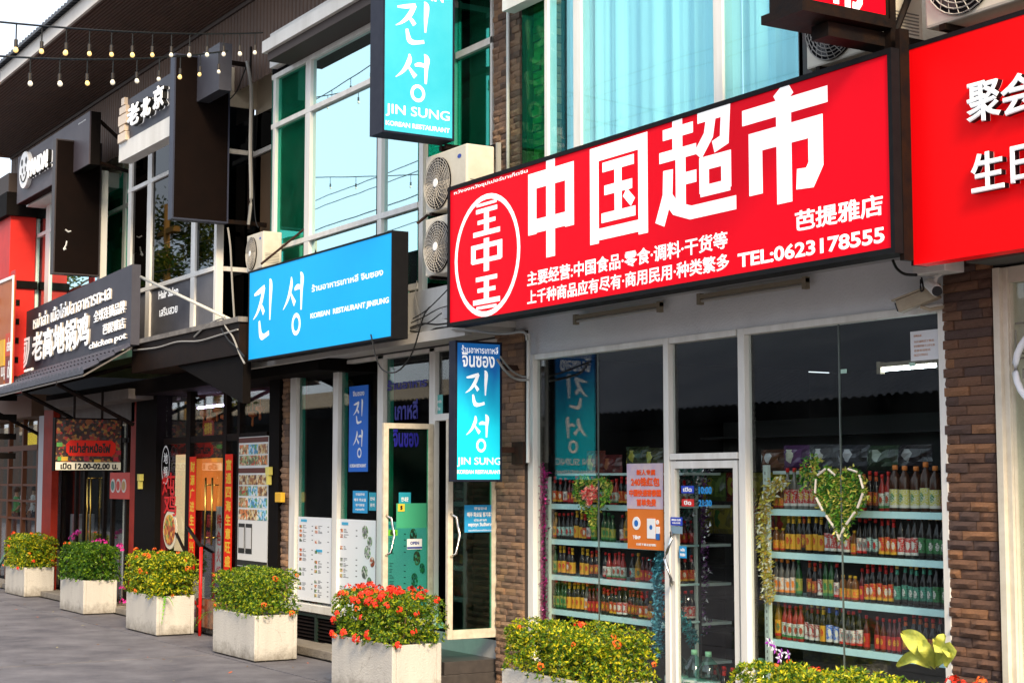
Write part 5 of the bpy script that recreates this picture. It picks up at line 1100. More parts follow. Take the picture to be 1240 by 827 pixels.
for k, (s_, y0, y1) in enumerate((('10:00', 598, 589), ('21:30', 613, 605))):
    m = MB(); lineY(m, text2d(s_, .05), 846, y0, 862, y1, -.02); tag(m.build('opening_time', P('cyan_vinyl', (.02, .25, .6), .5)), ['blue opening time figures beside the blue sticker on the supermarket door', 'blue closing time figures beside the red sticker on the supermarket door'][k], 'lettering')
for k, (px, py) in enumerate(((1021, 449.5), (1104, 441.5), (1078, 409))):
    if k < 2: flat('pale_sticker', ['tiny pale green sticker beside the glass joint in the right window', 'tiny pale green sticker below the white paper notice'][k], 'sticker', px-3, py-2.5, px+4, py+2.5, -.012, P('pale_green', (.4, .6, .5), .5))

# ================================================================== OBJECTS
# ---- air conditioners
ACW = P('ac_casing', (.66, .62, .53), .5, 0, (.50, .45, .36), 3, .6)
def make_ac(W=.78, H=.58, D=.3, big=False):
    t = thing('air_conditioner', (0, 0, 0), 'x', 'air conditioner')
    c = MB().box(0, W, 0, D, .03, H).build('casing', ACW, t, world=False, bevel=.015)
    cx, cz, R = W*.33, H*.5, H*.42
    MB().lathe([(R, 0), (R, .012)], 32, (cx, 0, cz), 0, 'y').build('fan_recess', DARK, t, world=False)
    b = MB()
    for k in range(5):
        a0 = 2*math.pi*k/5
        P3 = lambda r, a: (cx+r*math.cos(a), -.014, cz+r*math.sin(a))
        b.poly([P3(.05, a0), P3(R*.55, a0-.15), P3(R*.92, a0+.15), P3(R*.92, a0+.75), P3(R*.5, a0+.6), P3(.05, a0+.5)])
    b.build('fan_blade', P('fan_blade', (.05, .05, .05), .5), t, world=False)
    g = MB()
    for k in range(9): rr = R*(.18+.82*k/8); g.tube([(cx+rr*math.cos(2*math.pi*j/28), -.03+.008*(k/8), cz+rr*math.sin(2*math.pi*j/28)) for j in range(29)], .0042, 3, cap=False)
    for k in range(24): a0 = 2*math.pi*k/24; g.tube([(cx+R*.15*math.cos(a0), -.03, cz+R*.15*math.sin(a0)), (cx+R*.6*math.cos(a0+.18), -.03, cz+R*.6*math.sin(a0+.18)), (cx+R*1.02*math.cos(a0+.45), -.02, cz+R*1.02*math.sin(a0+.45))], .003, 3, cap=False)
    g.build('fan_grille', P('grille_wire', (.38, .36, .33), .45), t, world=False)
    MB().lathe([(R*.17, 0), (R*.16, .008)], 20, (cx, -.03, cz), 0, 'y').build('fan_cap', PRINTW, t, world=False)
    b = MB(); put2d(b, (glyph([(ringpts(0, 0, 1, 1, 20), .3, True)])), (W*.84, -.001, H*.83), (.032, 0, 0), (0, 0, .017), (0, -1, 0)); b.poly([(W*.84+.03*math.cos(k*.4), -.0016, H*.83+.014*math.sin(k*.4)) for k in range(16)][::-1]); b.build('badge', P('badge_blue', (.02, .06, .35), .4), t, world=False)
    b = MB()
    for k in range(7): b.box(W-.001, W+.003, .04, D-.04, H*.2+k*.022, H*.2+k*.022+.008)
    b.box(W*.7, W*.98, -.003, .001, H*.08, H*.085+.003); b.build('side_vents', P('vent_shadow', (.2, .19, .17), .6), t, world=False)
    b = MB()
    for xx in (.1, W-.14): b.box(xx, xx+.04, -.01, D+.01, 0, .03)
    b.build('foot', BLACKM, t, world=False)
    return t
ac0 = make_ac(); AX = fX(515, 250, -.8)
ac0.location = (AX, -.8, 3.84); ac0['label'] = 'lower of the two stacked cream air conditioners left of the red supermarket sign'
dup(ac0, (AX, -.8, 4.44), 'upper of the two stacked cream air conditioners left of the red supermarket sign')
dup(ac0, (fX(299, 300, -.75), -.75, fZ(315, 328, -.75)), 'single cream air conditioner above the left end of the blue restaurant sign').scale = (.62, .8, .8)
rk = thing('ac_rack', (AX, -.5, 3.83), 'grey steel rack holding the stacked air conditioners', 'rack')
b = MB()
for xx in (AX-.03, AX+.80): b.box(xx, xx+.03, -.5, -.46, 3.83, 5.05)
b.box(AX-.03, AX+.83, -.52, -.49, 4.42, 4.44); b.build('frame', CABLEG, rk)
a2 = dup(ac0, (fX(991, 80, -.75)-.15, -.72, fZ(1030, 72, -.75)), 'air conditioner half hidden under the projecting red sign, grille facing the street')
a3 = dup(ac0, (fX(1120, 20, -.7), -.70, 4.70), 'large air conditioner with a swirling wire grille at the top right corner')
a3.scale = (1.25, 1.1, 1.35)
# ---- cameras
def cctv(label, p, col, sc_, yawv, box=True):
    t = thing('security_camera', p, label, 'camera'); x, y, z = p; m_ = col
    d = Vector(yawv).normalized(); c = Vector(p)
    b = MB(); b.tube([tuple(c-d*.10*sc_), tuple(c+d*.10*sc_)], .038*sc_, 14); b.build('camera_body', m_, t, smooth=False, bevel=.004)
    b = MB(); b.tube([tuple(c+d*.10*sc_), tuple(c+d*.108*sc_)], .034*sc_, 14); b.build('lens', P('black_lens', (.01, .01, .012), .1), t)
    b = MB(); b.tube([tuple(c), tuple(c+Vector((0, .03, .07))*sc_), tuple(c+Vector((0, .08, .10))*sc_)], .014*sc_, 8); b.build('arm', m_, t)
    if box: b = MB(); b.box(x-.13*sc_, x+.15*sc_, y-.05, y+.13, z+.09*sc_, z+.17*sc_); b.build('junction_box', m_, t, bevel=.006)
    return t
pc = PY(1130, 348, -.25)
cctv('white bullet camera under a white junction box beside the red signs', tuple(pc), WHITE, 1.0, (.8, -.5, -.35))
pc = PY(1112, 363, -.15)
t = thing('security_camera', tuple(pc), 'old beige box camera pointing left under the white bullet camera', 'camera')
BG = P('beige_camera', (.45, .38, .28), .5, 0, (.3, .24, .17), 12, .6)
d = Vector((-.8, -.35, -.28)).normalized(); sd = Vector((0, 0, 1)).cross(d).normalized(); up = d.cross(sd)
def obox(b, c, d, s, u, L, W, H):
    pts = [c+s*(W*i)+u*(H*j)+d*(-L) for i, j in ((-1, -1), (1, -1), (1, 1), (-1, 1))]; b.prism(pts, d*(2*L)); return b
obox(MB(), pc, d, sd, up, .14, .045, .042).build('camera_body', BG, t, bevel=.005)
obox(MB(), pc+up*.05, d, sd, up, .16, .052, .006).build('sun_shield', BG, t)
obox(MB(), pc+d*.145, d, sd, up, .006, .035, .032).build('lens', P('black_lens', (.01, .01, .012), .1), t)
MB().tube([tuple(pc-up*.05), tuple(pc+Vector((.07, .03, -.07))), tuple(pc+Vector((.16, .12, -.05)))], .013, 6).build('arm', BG, t)
pc = PY(292, 461, -.7); cctv('small beige camera with a coiled cable under the left end of the blue sign', tuple(pc), BG, .9, (.5, -.8, -.2), False)
b = MB(); b.tube([(pc.x+.08+.07*math.cos(k*.5), pc.y, pc.z-.02+.07*math.sin(k*.5)) for k in range(26)], .008, 5); b.build('cable_coil', P('brass_cable', (.5, .36, .14), .5), bpy.data.objects[COL.objects[-1].name].parent if False else [o for o in COL.objects if o.get('label') == 'small beige camera with a coiled cable under the left end of the blue sign'][0])

# ---- unlit tube fittings on the fascia
def fitting(label, p0, p1, lit=False, Y=-.09):
    a, c = PY(*p0, Y), PY(*p1, Y); z = (a.z+c.z)/2
    t = thing('tube_fitting', ((a.x+c.x)/2, Y, z), label, 'tube light')
    MB().box(a.x, c.x, Y-.02, Y+.02, z+.018, z+.05).build('batten', P('dusty_batten', (.25, .21, .15), .7), t)
    for xx in (a.x, c.x-.04): MB().box(xx, xx+.04, Y-.022, Y+.022, z-.03, z+.06).build('end_cap', P('dusty_batten', (.25, .21, .15), .7), t)
    MB().tube([(a.x+.04, Y, z), (c.x-.04, Y, z)], .013, 8).build('tube', P('lit_white_tube', (1, 1, 1), .3, emis=(.85, .95, 1), es=14) if lit else P('unlit_tube', (.35, .33, .3), .4), t)
fitting('unlit dusty tube light under the middle of the red supermarket sign', (696, 388), (801, 375))
fitting('unlit dusty tube light under the right half of the red supermarket sign', (846, 362), (978, 348))
fitting('lit white tube light seen through the right supermarket window', (1064, 444), (1142, 446), True, .5)
# ---- planters and clipped shrubs
CONC = P('planter_concrete', (.62, .59, .53), .8, 0, (.44, .42, .39), 3.2, .7, .3, 60, streak=True, grime=(.12, .10, .075))
SOIL = P('dark_soil', (.03, .022, .015), .95)
def planter(x0, x1, y0, label):
    y1 = y0+.5; H = .5; th = .045
    t = thing('concrete_planter', ((x0+x1)/2, (y0+y1)/2, 0), label, 'planter', 'square concrete planters in a row along the shop fronts')
    b = MB(); rr = random.Random(int(x0*10))
    b.box(x0, x1, y0, y0+th, .015, H); b.box(x0, x1, y1-th, y1, .015, H); b.box(x0, x0+th, y0+th, y1-th, .015, H-.001); b.box(x1-th, x1, y0+th, y1-th, .015, H-.001); b.box(x0+th, x1-th, y0+th, y1-th, .015, .06)
    b.build('trough', CONC, t, bevel=.008)
    MB().box(x0+th, x1-th, y0+th, y1-th, .06, H-.05).build('soil', SOIL, t)
    MB().box(x0+.03, x1-.03, y0+.03, y1-.03, 0, .016).build('base_gap', MORT, t)
    return t
LEAFA = leafmat('ixora_leaf', (.012, .05, .006), (.50, .52, .02), (.10, .22, .01))
LEAFY = leafmat('yellow_ixora_leaf', (.012, .06, .006), (.78, .66, .02), (.14, .26, .01))
LEAFG = leafmat('green_ixora_leaf', (.008, .04, .005), (.22, .36, .012), (.04, .13, .008))
IXR = P('ixora_red', (.78, .03, .012), .55); IXO = P('ixora_orange', (.80, .13, .015), .55); PINK = P('bougainvillea_pink', (.75, .04, .35), .5)
STEM = P('woody_stem', (.09, .055, .03), .8)
def flower_mesh(m_, seed, r=.035):
    b = MB(); rr = random.Random(seed)
    for k in range(16):
        th = rr.uniform(0, 2*math.pi); ph = math.acos(rr.uniform(.0, 1)); n_ = Vector((math.sin(ph)*math.cos(th), math.sin(ph)*math.sin(th), math.cos(ph)))
        c = n_*r*rr.uniform(.8, 1.15); a_ = n_.orthogonal().normalized(); q = n_.cross(a_); s_ = r*.42
        for j in range(4):
            w_ = j*math.pi/2+rr.random()*.2; e = a_*math.cos(w_)+q*math.sin(w_); f_ = a_*math.cos(w_+.8)+q*math.sin(w_+.8); g_ = a_*math.cos(w_-.8)+q*math.sin(w_-.8)
            b.quad(c, c+g_*s_*.55, c+e*s_+n_*s_*.15, c+f_*s_*.55)
    return b.mesh('flower_cluster', m_)
FL = [flower_mesh(IXR, k, .042) for k in range(3)]; FLO = [flower_mesh(IXO, 9+k, .03) for k in range(2)]
def surf_pt(rr, x0, x1, y0, y1, z0, z1, rad=.15):
    W_, D_, H_ = x1-x0, y1-y0, z1-z0; areas = [W_*D_*1.3, W_*H_, W_*H_*.35, D_*H_, D_*H_*.6]
    f_ = rr.choices(range(5), areas)[0]; u, v = rr.random(), rr.random()
    if f_ == 0: p, n_ = Vector((x0+W_*u, y0+D_*v, z1)), Vector((0, 0, 1))
    elif f_ == 1: p, n_ = Vector((x0+W_*u, y0, z0+H_*v)), Vector((0, -1, 0))
    elif f_ == 2: p, n_ = Vector((x0+W_*u, y1, z0+H_*v)), Vector((0, 1, 0))
    elif f_ == 3: p, n_ = Vector((x1, y0+D_*u, z0+H_*v)), Vector((1, 0, 0))
    else: p, n_ = Vector((x0, y0+D_*u, z0+H_*v)), Vector((-1, 0, 0))
    c = Vector((min(max(p.x, x0+rad), x1-rad), min(max(p.y, y0+rad), y1-rad), min(max(p.z, z0+rad*.5), z1-rad)))
    d_ = (p-c); 
    if d_.length > 1e-4: n_ = d_.normalized(); p = c+n_*rad
    p = p+n_*(.06*noise.noise(p*3.3)+.035*noise.noise(p*9))
    return p, n_
def shrub(x0, x1, y0, y1, z0, z1, seed, leafm, label, nf=10, no=6, L=.042, dens=430, fb=(0, 1), facefl=.5):
    rr = random.Random(seed); t = thing('clipped_shrub', ((x0+x1)/2, (y0+y1)/2, z0), label, 'shrub', 'clipped ixora shrubs growing in the concrete planters')
    area = (x1-x0)*(y1-y0)*1.3+(x1-x0)*(z1-z0)*1.35+(y1-y0)*(z1-z0)*1.6; b = MB()
    def leaf(c, ax, ln, wd):
        side = ax.cross(Vector((rr.uniform(-1, 1), rr.uniform(-1, 1), rr.uniform(-1, 1)))).normalized(); up_ = side.cross(ax)
        tip = c+ax*ln; m1 = c+ax*ln*.45
        i = len(b.v); b.v += [tuple(c), tuple(m1+side*wd-up_*wd*.3), tuple(tip), tuple(m1-side*wd-up_*wd*.3)]; b.f += [(i, i+1, i+2, i+3)]; b.m.append(0)
    for k in range(int(area*dens)):
        p, n_ = surf_pt(rr, x0, x1, y0, y1, z0, z1); dep = rr.random()**2*.14; p = p-n_*dep
        ax0 = (n_*.8+Vector((rr.uniform(-.5, .5), rr.uniform(-.5, .5), .55+rr.uniform(-.3, .4)))).normalized()
        o_ = ax0.orthogonal().normalized(); q_ = ax0.cross(o_); nl = rr.choice((5, 6, 7)); sp = rr.uniform(.7, 1.25)
        for j in range(nl):
            w_ = 2*math.pi*j/nl+rr.random(); a_ = (ax0*rr.uniform(.25, .9)+(o_*math.cos(w_)+q_*math.sin(w_))*.9).normalized()
            leaf(p, a_, L*sp*rr.uniform(.8, 1.2), L*.2*sp)
    for k in range(int(area*900)):
        p = Vector((rr.uniform(x0+.08, x1-.08), rr.uniform(y0+.06, y1-.06), rr.uniform(z0+.03, z1-.1))); leaf(p, Vector((rr.uniform(-1, 1), rr.uniform(-1, 1), rr.uniform(-.5, 1))).normalized(), L*1.5, L*.45)
    b.build('foliage', leafm, t)
    s = MB()
    for k in range(9): bx_, by_ = x0+(x1-x0)*(.12+.76*k/8), (y0+y1)/2+rr.uniform(-.12, .12); s.tube([(bx_, by_, .44), (bx_+rr.uniform(-.08, .08), by_+rr.uniform(-.08, .08), z1-.12)], .008, 4)
    s.build('stems', STEM, t)
    for k in range(nf+no):
        for _ in range(30):
            p, n_ = surf_pt(rr, x0, x1, y0, y1, z0, z1)
            if n_.y > .4 or n_.x < -.5: continue
            if rr.random() > facefl and n_.z < .5: continue
            break
        p = p+n_*.02
        o = bpy.data.objects.new('flower_cluster', rr.choice(FL if k < nf else FLO)); COL.objects.link(o); o.parent = t; o.location = p-Vector(t.location)
        o.rotation_euler = n_.to_track_quat('Z', 'Y').to_euler(); s_ = rr.uniform(.55, 1.15); o.scale = (s_, s_, s_)
    return t
PL = [(-28.75, -27.5, -.72), (-24.65, -23.45, -.93), (-20.95, -19.75, -1.11), (-17.6, -16.37, -1.19), (-14.05, -12.8, -1.37), (-10.85, -9.55, -1.42), (-7.95, -6.1, -1.5)]
PLAB = ['farthest grey concrete planter at the left edge of the row', 'weathered concrete planter second from the left, under the very green shrub', 'cream sided concrete planter holding the yellowest shrub', 'concrete planter left of the louvred vent, dark green shrub in it', 'concrete planter in front of the restaurant doors holding the red flowered shrub', 'concrete planter below the left bottle window of the supermarket', 'planter hidden under the long shrub at the bottom right']
SLAB_ = ['yellow green clipped shrub with orange flowers in the leftmost planter', 'mid green clipped shrub with hardly any flowers, pink blossoms behind it', 'brightest yellow clipped shrub, in the third planter from the left', 'dark green clipped shrub with two orange blooms in front of the stone strip', 'clipped shrub thick with bright red flower heads before the restaurant doors', 'wide yellow green shrub in front of the left bottle window', 'long yellow green shrub along the bottom right under the right bottle window']
SH = [(1, LEAFY, 4, 9), (2, LEAFG, 0, 2), (3, LEAFY, 0, 14), (4, LEAFA, 0, 6), (5, LEAFA, 56, 12), (6, LEAFY, 1, 7), (7, LEAFY, 7, 4)]
for (x0, x1, y0), lb, sl_, (sd_, lm, nf, no) in zip(PL, PLAB, SLAB_, SH):
    planter(x0, x1, y0, lb)
    e = .07
    zt = [1.01, .99, 1.01, .96, .92, .85, .80][sd_-1]
    shrub(x0-e*.6, x1+e*.6, y0-e*.5, y0+.5+e, .47, zt, sd_, lm, sl_, nf, no, L=.040 if sd_ < 4 else .032, dens=620 if sd_ < 5 else 860)
# fern frond and weed hanging over two planters
def fern(label, base, dirs, m_=None):
    t = thing('fern_frond', base, label, 'fern'); b = MB()
    for dv in dirs:
        p = Vector(base); d = Vector(dv)
        for k in range(9):
            q = p+d*.028+Vector((0, 0, -.004*k)); s_ = d.cross(Vector((0, 0, 1))).normalized()*(.03*(1-k/10))
            b.quad(p, p+s_+d*.01, q, p-s_+d*.01); p = q
    b.build('leaflets', leafmat('fern_green', (.10, .32, .02), (.2, .45, .03)), t); return t
fern('bright green fern frond drooping over the corner of the third planter', (-19.68, -1.02, .5), [(.5, -.35, -.8), (.35, -.2, .2), (.6, .2, .1)])
fern('light green leaf tuft at the left edge of the fourth planter', (-17.62, -1.2, .46), [(-.7, -.6, -.3), (-.8, -.3, .1), (-.4, -.8, .0)])
# ---- pink flowers between the left planters
def pinkbush(label, pts, base):
    t = thing('pink_flower', base, label, 'flower', 'pink blossoms behind the second planter'); s = MB(); s.tube([tuple(base), tuple(pts[0])], .006, 4); s.build('stem', STEM, t)
    for k, p in enumerate(pts): o = bpy.data.objects.new('blossom', flower_mesh(PINK, 30+k, .05)); COL.objects.link(o); attach(o, t); o.location = Vector(p)-Vector(base)
for lb, Y, pl in (('pink blossoms rising highest behind the left part of the second shrub', -.35, [(91, 647), (87, 652), (95, 645)]), ('pink blossoms standing above the middle of the second shrub', -.3, [(119, 655), (126, 657), (113, 658)]),
        ('single pink blossom at the right end of the second shrub', -.25, [(145, 661), (146, 666)]), ('pink blossoms low between the second and third planters', -.3, [(148, 712), (149, 729)])):
    pts = [PY(a_, c_, Y) for a_, c_ in pl]; pinkbush(lb, pts, (pts[0].x, Y, .1))
# ---- orchid and yellow leaved plant near the right rack
t = thing('orchid', (PY(945, 800, -.9).x, -.9, .5), 'thin orchid stem with white and purple blooms in front of the right bottle rack', 'orchid')
op = [PY(948, 822, -.9), PY(946, 808, -.9), PY(944, 798, -.9), PY(938, 786, -.9), PY(930, 778, -.9)]
MB().tube([tuple(p) for p in smooth_pts([tuple(p) for p in op], 4)], .005, 5).build('stem', STEM, t)
PURP = P('orchid_purple', (.42, .06, .5), .5); OWH = P('orchid_white', (.8, .75, .85), .5)
for k, (px, py) in enumerate(((946, 790), (938, 785), (936, 780), (944, 797), (954, 792), (969, 810), (931, 777))):
    c = PY(px, py, -.92); b = MB()
    for j in range(5): a_ = j*2*math.pi/5+k; e = Vector((math.cos(a_), -.2, math.sin(a_))); f_ = Vector((math.cos(a_+.45), 0, math.sin(a_+.45))); g_ = Vector((math.cos(a_-.45), 0, math.sin(a_-.45))); b.quad(c, c+g_*.022, c+e*.036, c+f_*.022, 0 if (j % 2 or k == 5) else 1)
    b.build('bloom', [PURP, OWH], t)
t = thing('yellow_leaf_plant', (PY(1125, 800, -.85).x, -.85, .5), 'large pale yellow leaves rising behind the long shrub near the stone pillar', 'plant')
YL = P('yellow_leaf', (.62, .60, .10), .5, 0, (.36, .42, .08), 14, .5, .5, 30)
for (pa, pm, pb, w_) in (((1128, 806), (1110, 778), (1091, 765), .06), ((1130, 806), (1140, 790), (1130, 772), .04), ((1130, 806), (1138, 776), (1143, 767), .03), ((1126, 808), (1105, 795), (1085, 806), .035), ((1133, 806), (1149, 786), (1144, 806), .045), ((1130, 808), (1120, 785), (1112, 776), .04)):
    A_, M_, B_ = PY(*pa, -.85), PY(*pm, -.95), PY(*pb, -.92); cl = smooth_pts([tuple(A_), tuple(M_), tuple(B_)], 7); b = MB(); n = len(cl)
    up_ = Vector((.25, -.6, .7)).normalized()
    for k, p in enumerate(cl):
        d_ = (cl[min(k+1, n-1)]-cl[max(k-1, 0)]).normalized(); s_ = d_.cross(Vector((.5, -.85, .2))).normalized()*w_*math.sin(math.pi*min(.97, (k+.35)/(n-.2)))
        for q_ in (-1, -.5, 0, .5, 1): b.v.append(tuple(p+s_*q_+Vector((0, .02, -.014))*(1-abs(q_))))
        if k:
            for q_ in range(4): i_ = 5*k+q_; b.f.append((i_-5, i_-4, i_+1, i_)); b.m.append(0)
    b.build('leaf', YL, t, smooth=True)
# ---- red handrail, stone block
t = thing('red_handrail', (-19.3, -.5, 0), 'red painted handrail with dark grip in front of the couplet banners', 'handrail')
RP = P('rail_red', (.62, .012, .01), .4)
a1 = PY(242.5, 724, -.6); a2_ = PY(242.5, 662, -.6); a3_ = PY(227, 638, -.25); c1 = PY(225, 670, -.2); c2_ = PY(211, 640, .0)
b = MB(); b.tube([(a1.x, -.6, 0), (a1.x, -.6, a2_.z)], .022, 8); b.tube([(c1.x, -.2, .0), (c1.x, -.2, c1.z)], .02, 8); b.tube([(a1.x, -.6, .35), (c1.x+.1, -.2, .42)], .02, 6); b.build('post', RP, t, smooth=True)
b = MB(); b.tube([(a1.x, -.6, a2_.z), tuple(a3_)], .024, 8); b.tube([tuple(c1), tuple(c2_)], .022, 8); b.build('grip', BLACKM, t, smooth=True)
bb = MB(); x0_, x1_ = PY(238, 740, -.55).x, PY(262, 740, -.55).x
bb.box(x0_, x1_+.6, -.56, -.48, .10, .46); t = bb.build('stone_block', P('brown_marble', (.03, .012, .01), .25, 0, (.22, .09, .04), 7, .35), None, bevel=.01)
tag(t, 'polished brown marbled block on the kerb between the third and fourth planters', 'stone block')
# agave at far left
t = thing('agave', (-29.3, -.9, 0), 'spiky agave at the bottom left corner beside the first planter', 'plant'); b = MB()
for k in range(9):
    a_ = k*.7; d_ = Vector((math.cos(a_)*.5, math.sin(a_)*.5, .9)); p = Vector((-29.3, -.9, .0)); s_ = d_.cross(Vector((0, 0, 1))).normalized()*.05
    b.quad(p-s_, p+s_, p+d_*.45+s_*.8, p+d_*.45-s_*.8); b.quad(p+d_*.45-s_*.8, p+d_*.45+s_*.8, p+d_*.85+Vector((d_.x, d_.y, 0))*.1, p+d_*.84+Vector((d_.x, d_.y, 0))*.1)
b.build('leaves', P('agave_green', (.05, .13, .09), .5), t)
# wall bits: yellow box, key shaped cup, small notices
MBx = MB(); a_, c_ = PY(332.5, 608, -.16), PY(340, 596, -.16); tag(MBx.box(a_.x, c_.x, -.16, -.10, a_.z, c_.z).build('yellow_box', P('yellow_plastic', (.75, .42, .03), .4), bevel=.01), 'small yellow box fixed on the stone strip beside the photo menu board', 'box')
b = MB(); a_ = PY(169, 582, -.16); b.box(a_.x-.05, a_.x+.06, -.18, -.12, a_.z, a_.z+.1); b.box(a_.x-.02, a_.x+.03, -.18, -.12, a_.z-.12, a_.z-.004); tag(b.build('yellow_tap', P('pale_yellow', (.7, .62, .15), .4)), 'small pale yellow fitting on the black column beside the hotpot sign', 'fitting')
b = MB(); a_ = PY(325, 575, -.14); b.box(a_.x-.05, a_.x+.06, -.16, -.11, a_.z, a_.z+.1); b.box(a_.x-.02, a_.x+.03, -.16, -.11, a_.z-.12, a_.z-.004); tag(b.build('yellow_tap', P('pale_yellow', (.7, .62, .15), .4)), 'small pale yellow fitting on the black column right of the photo menu board', 'fitting')
# white machine and carton in the far shop
b = MB(); b.box(fX(75, 640, .6), fX(88, 640, .6), .6, 1.0, .1, 1.35); tag(b.build('white_cabinet', P('cabinet_white', (.7, .7, .72), .4), bevel=.01), 'white cabinet standing inside the far left shop', 'cabinet')
b = MB(); b.box(fX(69, 655, .3), fX(82, 655, .3), .3, .6, .1, .72); tag(b.build('carton', P('carton_brown', (.3, .19, .1), .8), bevel=.01), 'brown carton in front of the white cabinet', 'carton')

# ---- bulb strings
BG_ = P('bulb_glass', (.85, .62, .25), .15, 0, emis=(1, .6, .2), es=.5); BW_ = P('bulb_frosted', (.80, .74, .62), .2, 0, emis=(1, .85, .6), es=.15); SOCK = P('bulb_socket', (.02, .016, .014), .5)
def bulbmesh(warm):
    return MB().lathe([(.012, 0), (.022, -.014), (.031, -.036), (.032, -.05), (.024, -.068), (.006, -.077)], 10, (0, 0, 0)).mesh('bulb', BG_ if warm else BW_, True)
BM = [bulbmesh(True), bulbmesh(False)]; SKM = MB().lathe([(.012, .06), (.016, .055), (.016, 0), (.013, -.006)], 8).mesh('socket', SOCK); 
def string(label, ends, n, sag, warm, dl=.14, ph=0.):
    A_, B_ = Vector(ends[0]), Vector(ends[1]); t = thing('bulb_string', A_, label, 'light string', 'outdoor bulb strings')
    pts = [A_.lerp(B_, k/24)+Vector((0, 0, -4*sag*(k/24)*(1-k/24))) for k in range(25)]
    MB().tube([tuple(p) for p in pts], .009, 5).build('cable', CABLE, t)
    for k in range(n):
        u = (k+.5+ph)/n; p = A_.lerp(B_, u)+Vector((0, 0, -4*sag*u*(1-u)))
        MB().tube([tuple(p), tuple(p+Vector((0, 0, -dl)))], .006, 4).build('drop_wire', CABLE, t)
        o = bpy.data.objects.new('socket', SKM); COL.objects.link(o); attach(o, t); o.location = p+Vector((0, 0, -dl-.05))-A_
        o2 = bpy.data.objects.new('bulb', BM[0 if warm(k) else 1]); COL.objects.link(o2); o2.parent = o; s_ = .66*random.uniform(.92, 1.08); o2.rotation_euler = (random.uniform(-.2, .2), random.uniform(-.2, .2), 0); o2.scale = (s_, s_, s_)
    return t
def rp_(x, y, d): r = ray(x, y); return CAM+r*d
string('upper bulb string crossing the roof at the top left, its left bulbs warm yellow', (rp_(-30, 24, 12.5), rp_(318, 40, 17.5)), 14, .05, lambda k: k < 8)
string('lower bulb string crossing the roof and ending at the blank black sign', (rp_(-22, 67, 12.5), rp_(276, 62, 17.5)), 10, .06, lambda k: k in (0, 3, 7, 8))
string('bulb string hung over the pavement, reflected in the upper panes', ((-9, -9.5, 6.9), (-30, -5.5, 8.1)), 26, .5, lambda k: k % 3 == 0)
string('second bulb string over the road, reflected in the upper panes', ((-4, -10.5, 6.2), (-24, -9.5, 6.9)), 26, .5, lambda k: k % 4 == 0)
string('short bulb string beyond the left edge, reflected in the upper restaurant pane', ((-20.6, -4.0, 8.75), (-30, -4.6, 8.9)), 11, .25, lambda k: k % 2 == 0)
string('second short bulb string beyond the left edge, crossing lower in the same pane', ((-20.0, -4.6, 8.2), (-31, -3.6, 9.6)), 11, .3, lambda k: False)
# ---- cables on the facade
def cable(label, pix, Y, r=.008, m_=CABLE, n=5):
    pts = [tuple(PY(p[0], p[1], p[2] if len(p) > 2 else Y)) for p in pix]
    o = MB().tube([tuple(p) for p in smooth_pts(pts, n)], r, 5).build('cable', m_, None); return tag(o, label, 'cable')
cable('thin black cable drooping from the blue sign across the restaurant glass', [(449, 405), (458, 440), (470, 451), (485, 447), (500, 425), (512, 385), (520, 372)], -.92)
cable('pale cable looping down from the red sign to the white conduit', [(548, 399), (575, 401), (610, 404), (634, 402), (638, 412)], -.6, .012, CABLEG)
cable('grey cable drooping from the turquoise sign to the supermarket post', [(602, 435, -.5), (612, 449, -.4), (625, 459, -.2), (641, 460, -.1)], -.3, .012, CABLEG)
cable('second grey cable beside it drooping to the supermarket post', [(606, 432, -.5), (618, 447, -.3), (630, 455, -.15), (641, 457, -.1)], -.3, .009, CABLEG)
MB().tube([tuple(PY(640, 404, -.1)), tuple(PY(639.5, 560, -.1))], .018, 8).build('downpipe', WHITE, jr)
for k, pts in enumerate([[(497, 397), (512, 392), (530, 393), (545, 391)], [(497, 401), (515, 403), (528, 398), (546, 396)], [(500, 386), (516, 376), (535, 358), (547, 345)], [(498, 391), (513, 384), (531, 374), (546, 370)], [(502, 405), (508, 385), (503, 360), (505, 340)], [(497, 399), (520, 390), (538, 378), (543, 392)]]):
    cable(['black cable along the white slab, topmost run', 'black cable sagging lowest on the white slab', 'thin cable rising to the red sign corner', 'thin cable crossing the white slab diagonally', 'pale cable hanging down from the bay corner', 'short tangled cable at the red sign corner'][k], pts, -.56, .009 if k < 2 else .006, CABLEG if k == 4 else CABLE)
for k, pts in enumerate([[(162, 424), (190, 421), (215, 414), (240, 413), (262, 407), (288, 399)], [(235, 408), (248, 396), (262, 388), (272, 385)], [(272, 383), (273, 395), (282, 408), (290, 428), (296, 440)], [(276, 276), (279, 300), (281, 340), (284, 390)], [(268, 398), (277, 412), (286, 420), (296, 432)]]):
    cable(['dusty cable lying along the hotpot ledge', 'thin pale cable arching up from the ledge', 'pale cable curling down to the blue sign end', 'long thin cable hanging beside the salon window', 'black tangled cable beside the blue sign end'][k], pts, -.97 if k != 3 else -.55, .011 if k != 3 else .012, CABLEG if k != 4 else CABLE)
cable('bundle of pale cables hanging beside the large blank sign', [(299, 75), (304, 110), (303, 180), (304, 240), (301, 272)], -.45, .022, CABLEG)
cable('thin dark cable looping behind the large blank sign', [(278, 121), (287, 110), (294, 92), (300, 76)], -.4, .008)
cable('thin cable swinging from the bundle', [(301, 76), (306, 120), (306, 200), (309, 262), (313, 276)], -.43, .007)
cable('pale twisted cable in front of the cream band', [(145, 215), (150, 200), (147, 190), (155, 178)], -.2, .01, CABLEG)
cable('black loose cable at the supermarket sign end', [(1081, 315), (1086, 325), (1096, 332), (1110, 333)], -.4, .01)
cable('black cable hanging beside the white bullet camera', [(1115, 338), (1115, 352), (1118, 350), (1116, 336)], -.2, .006)

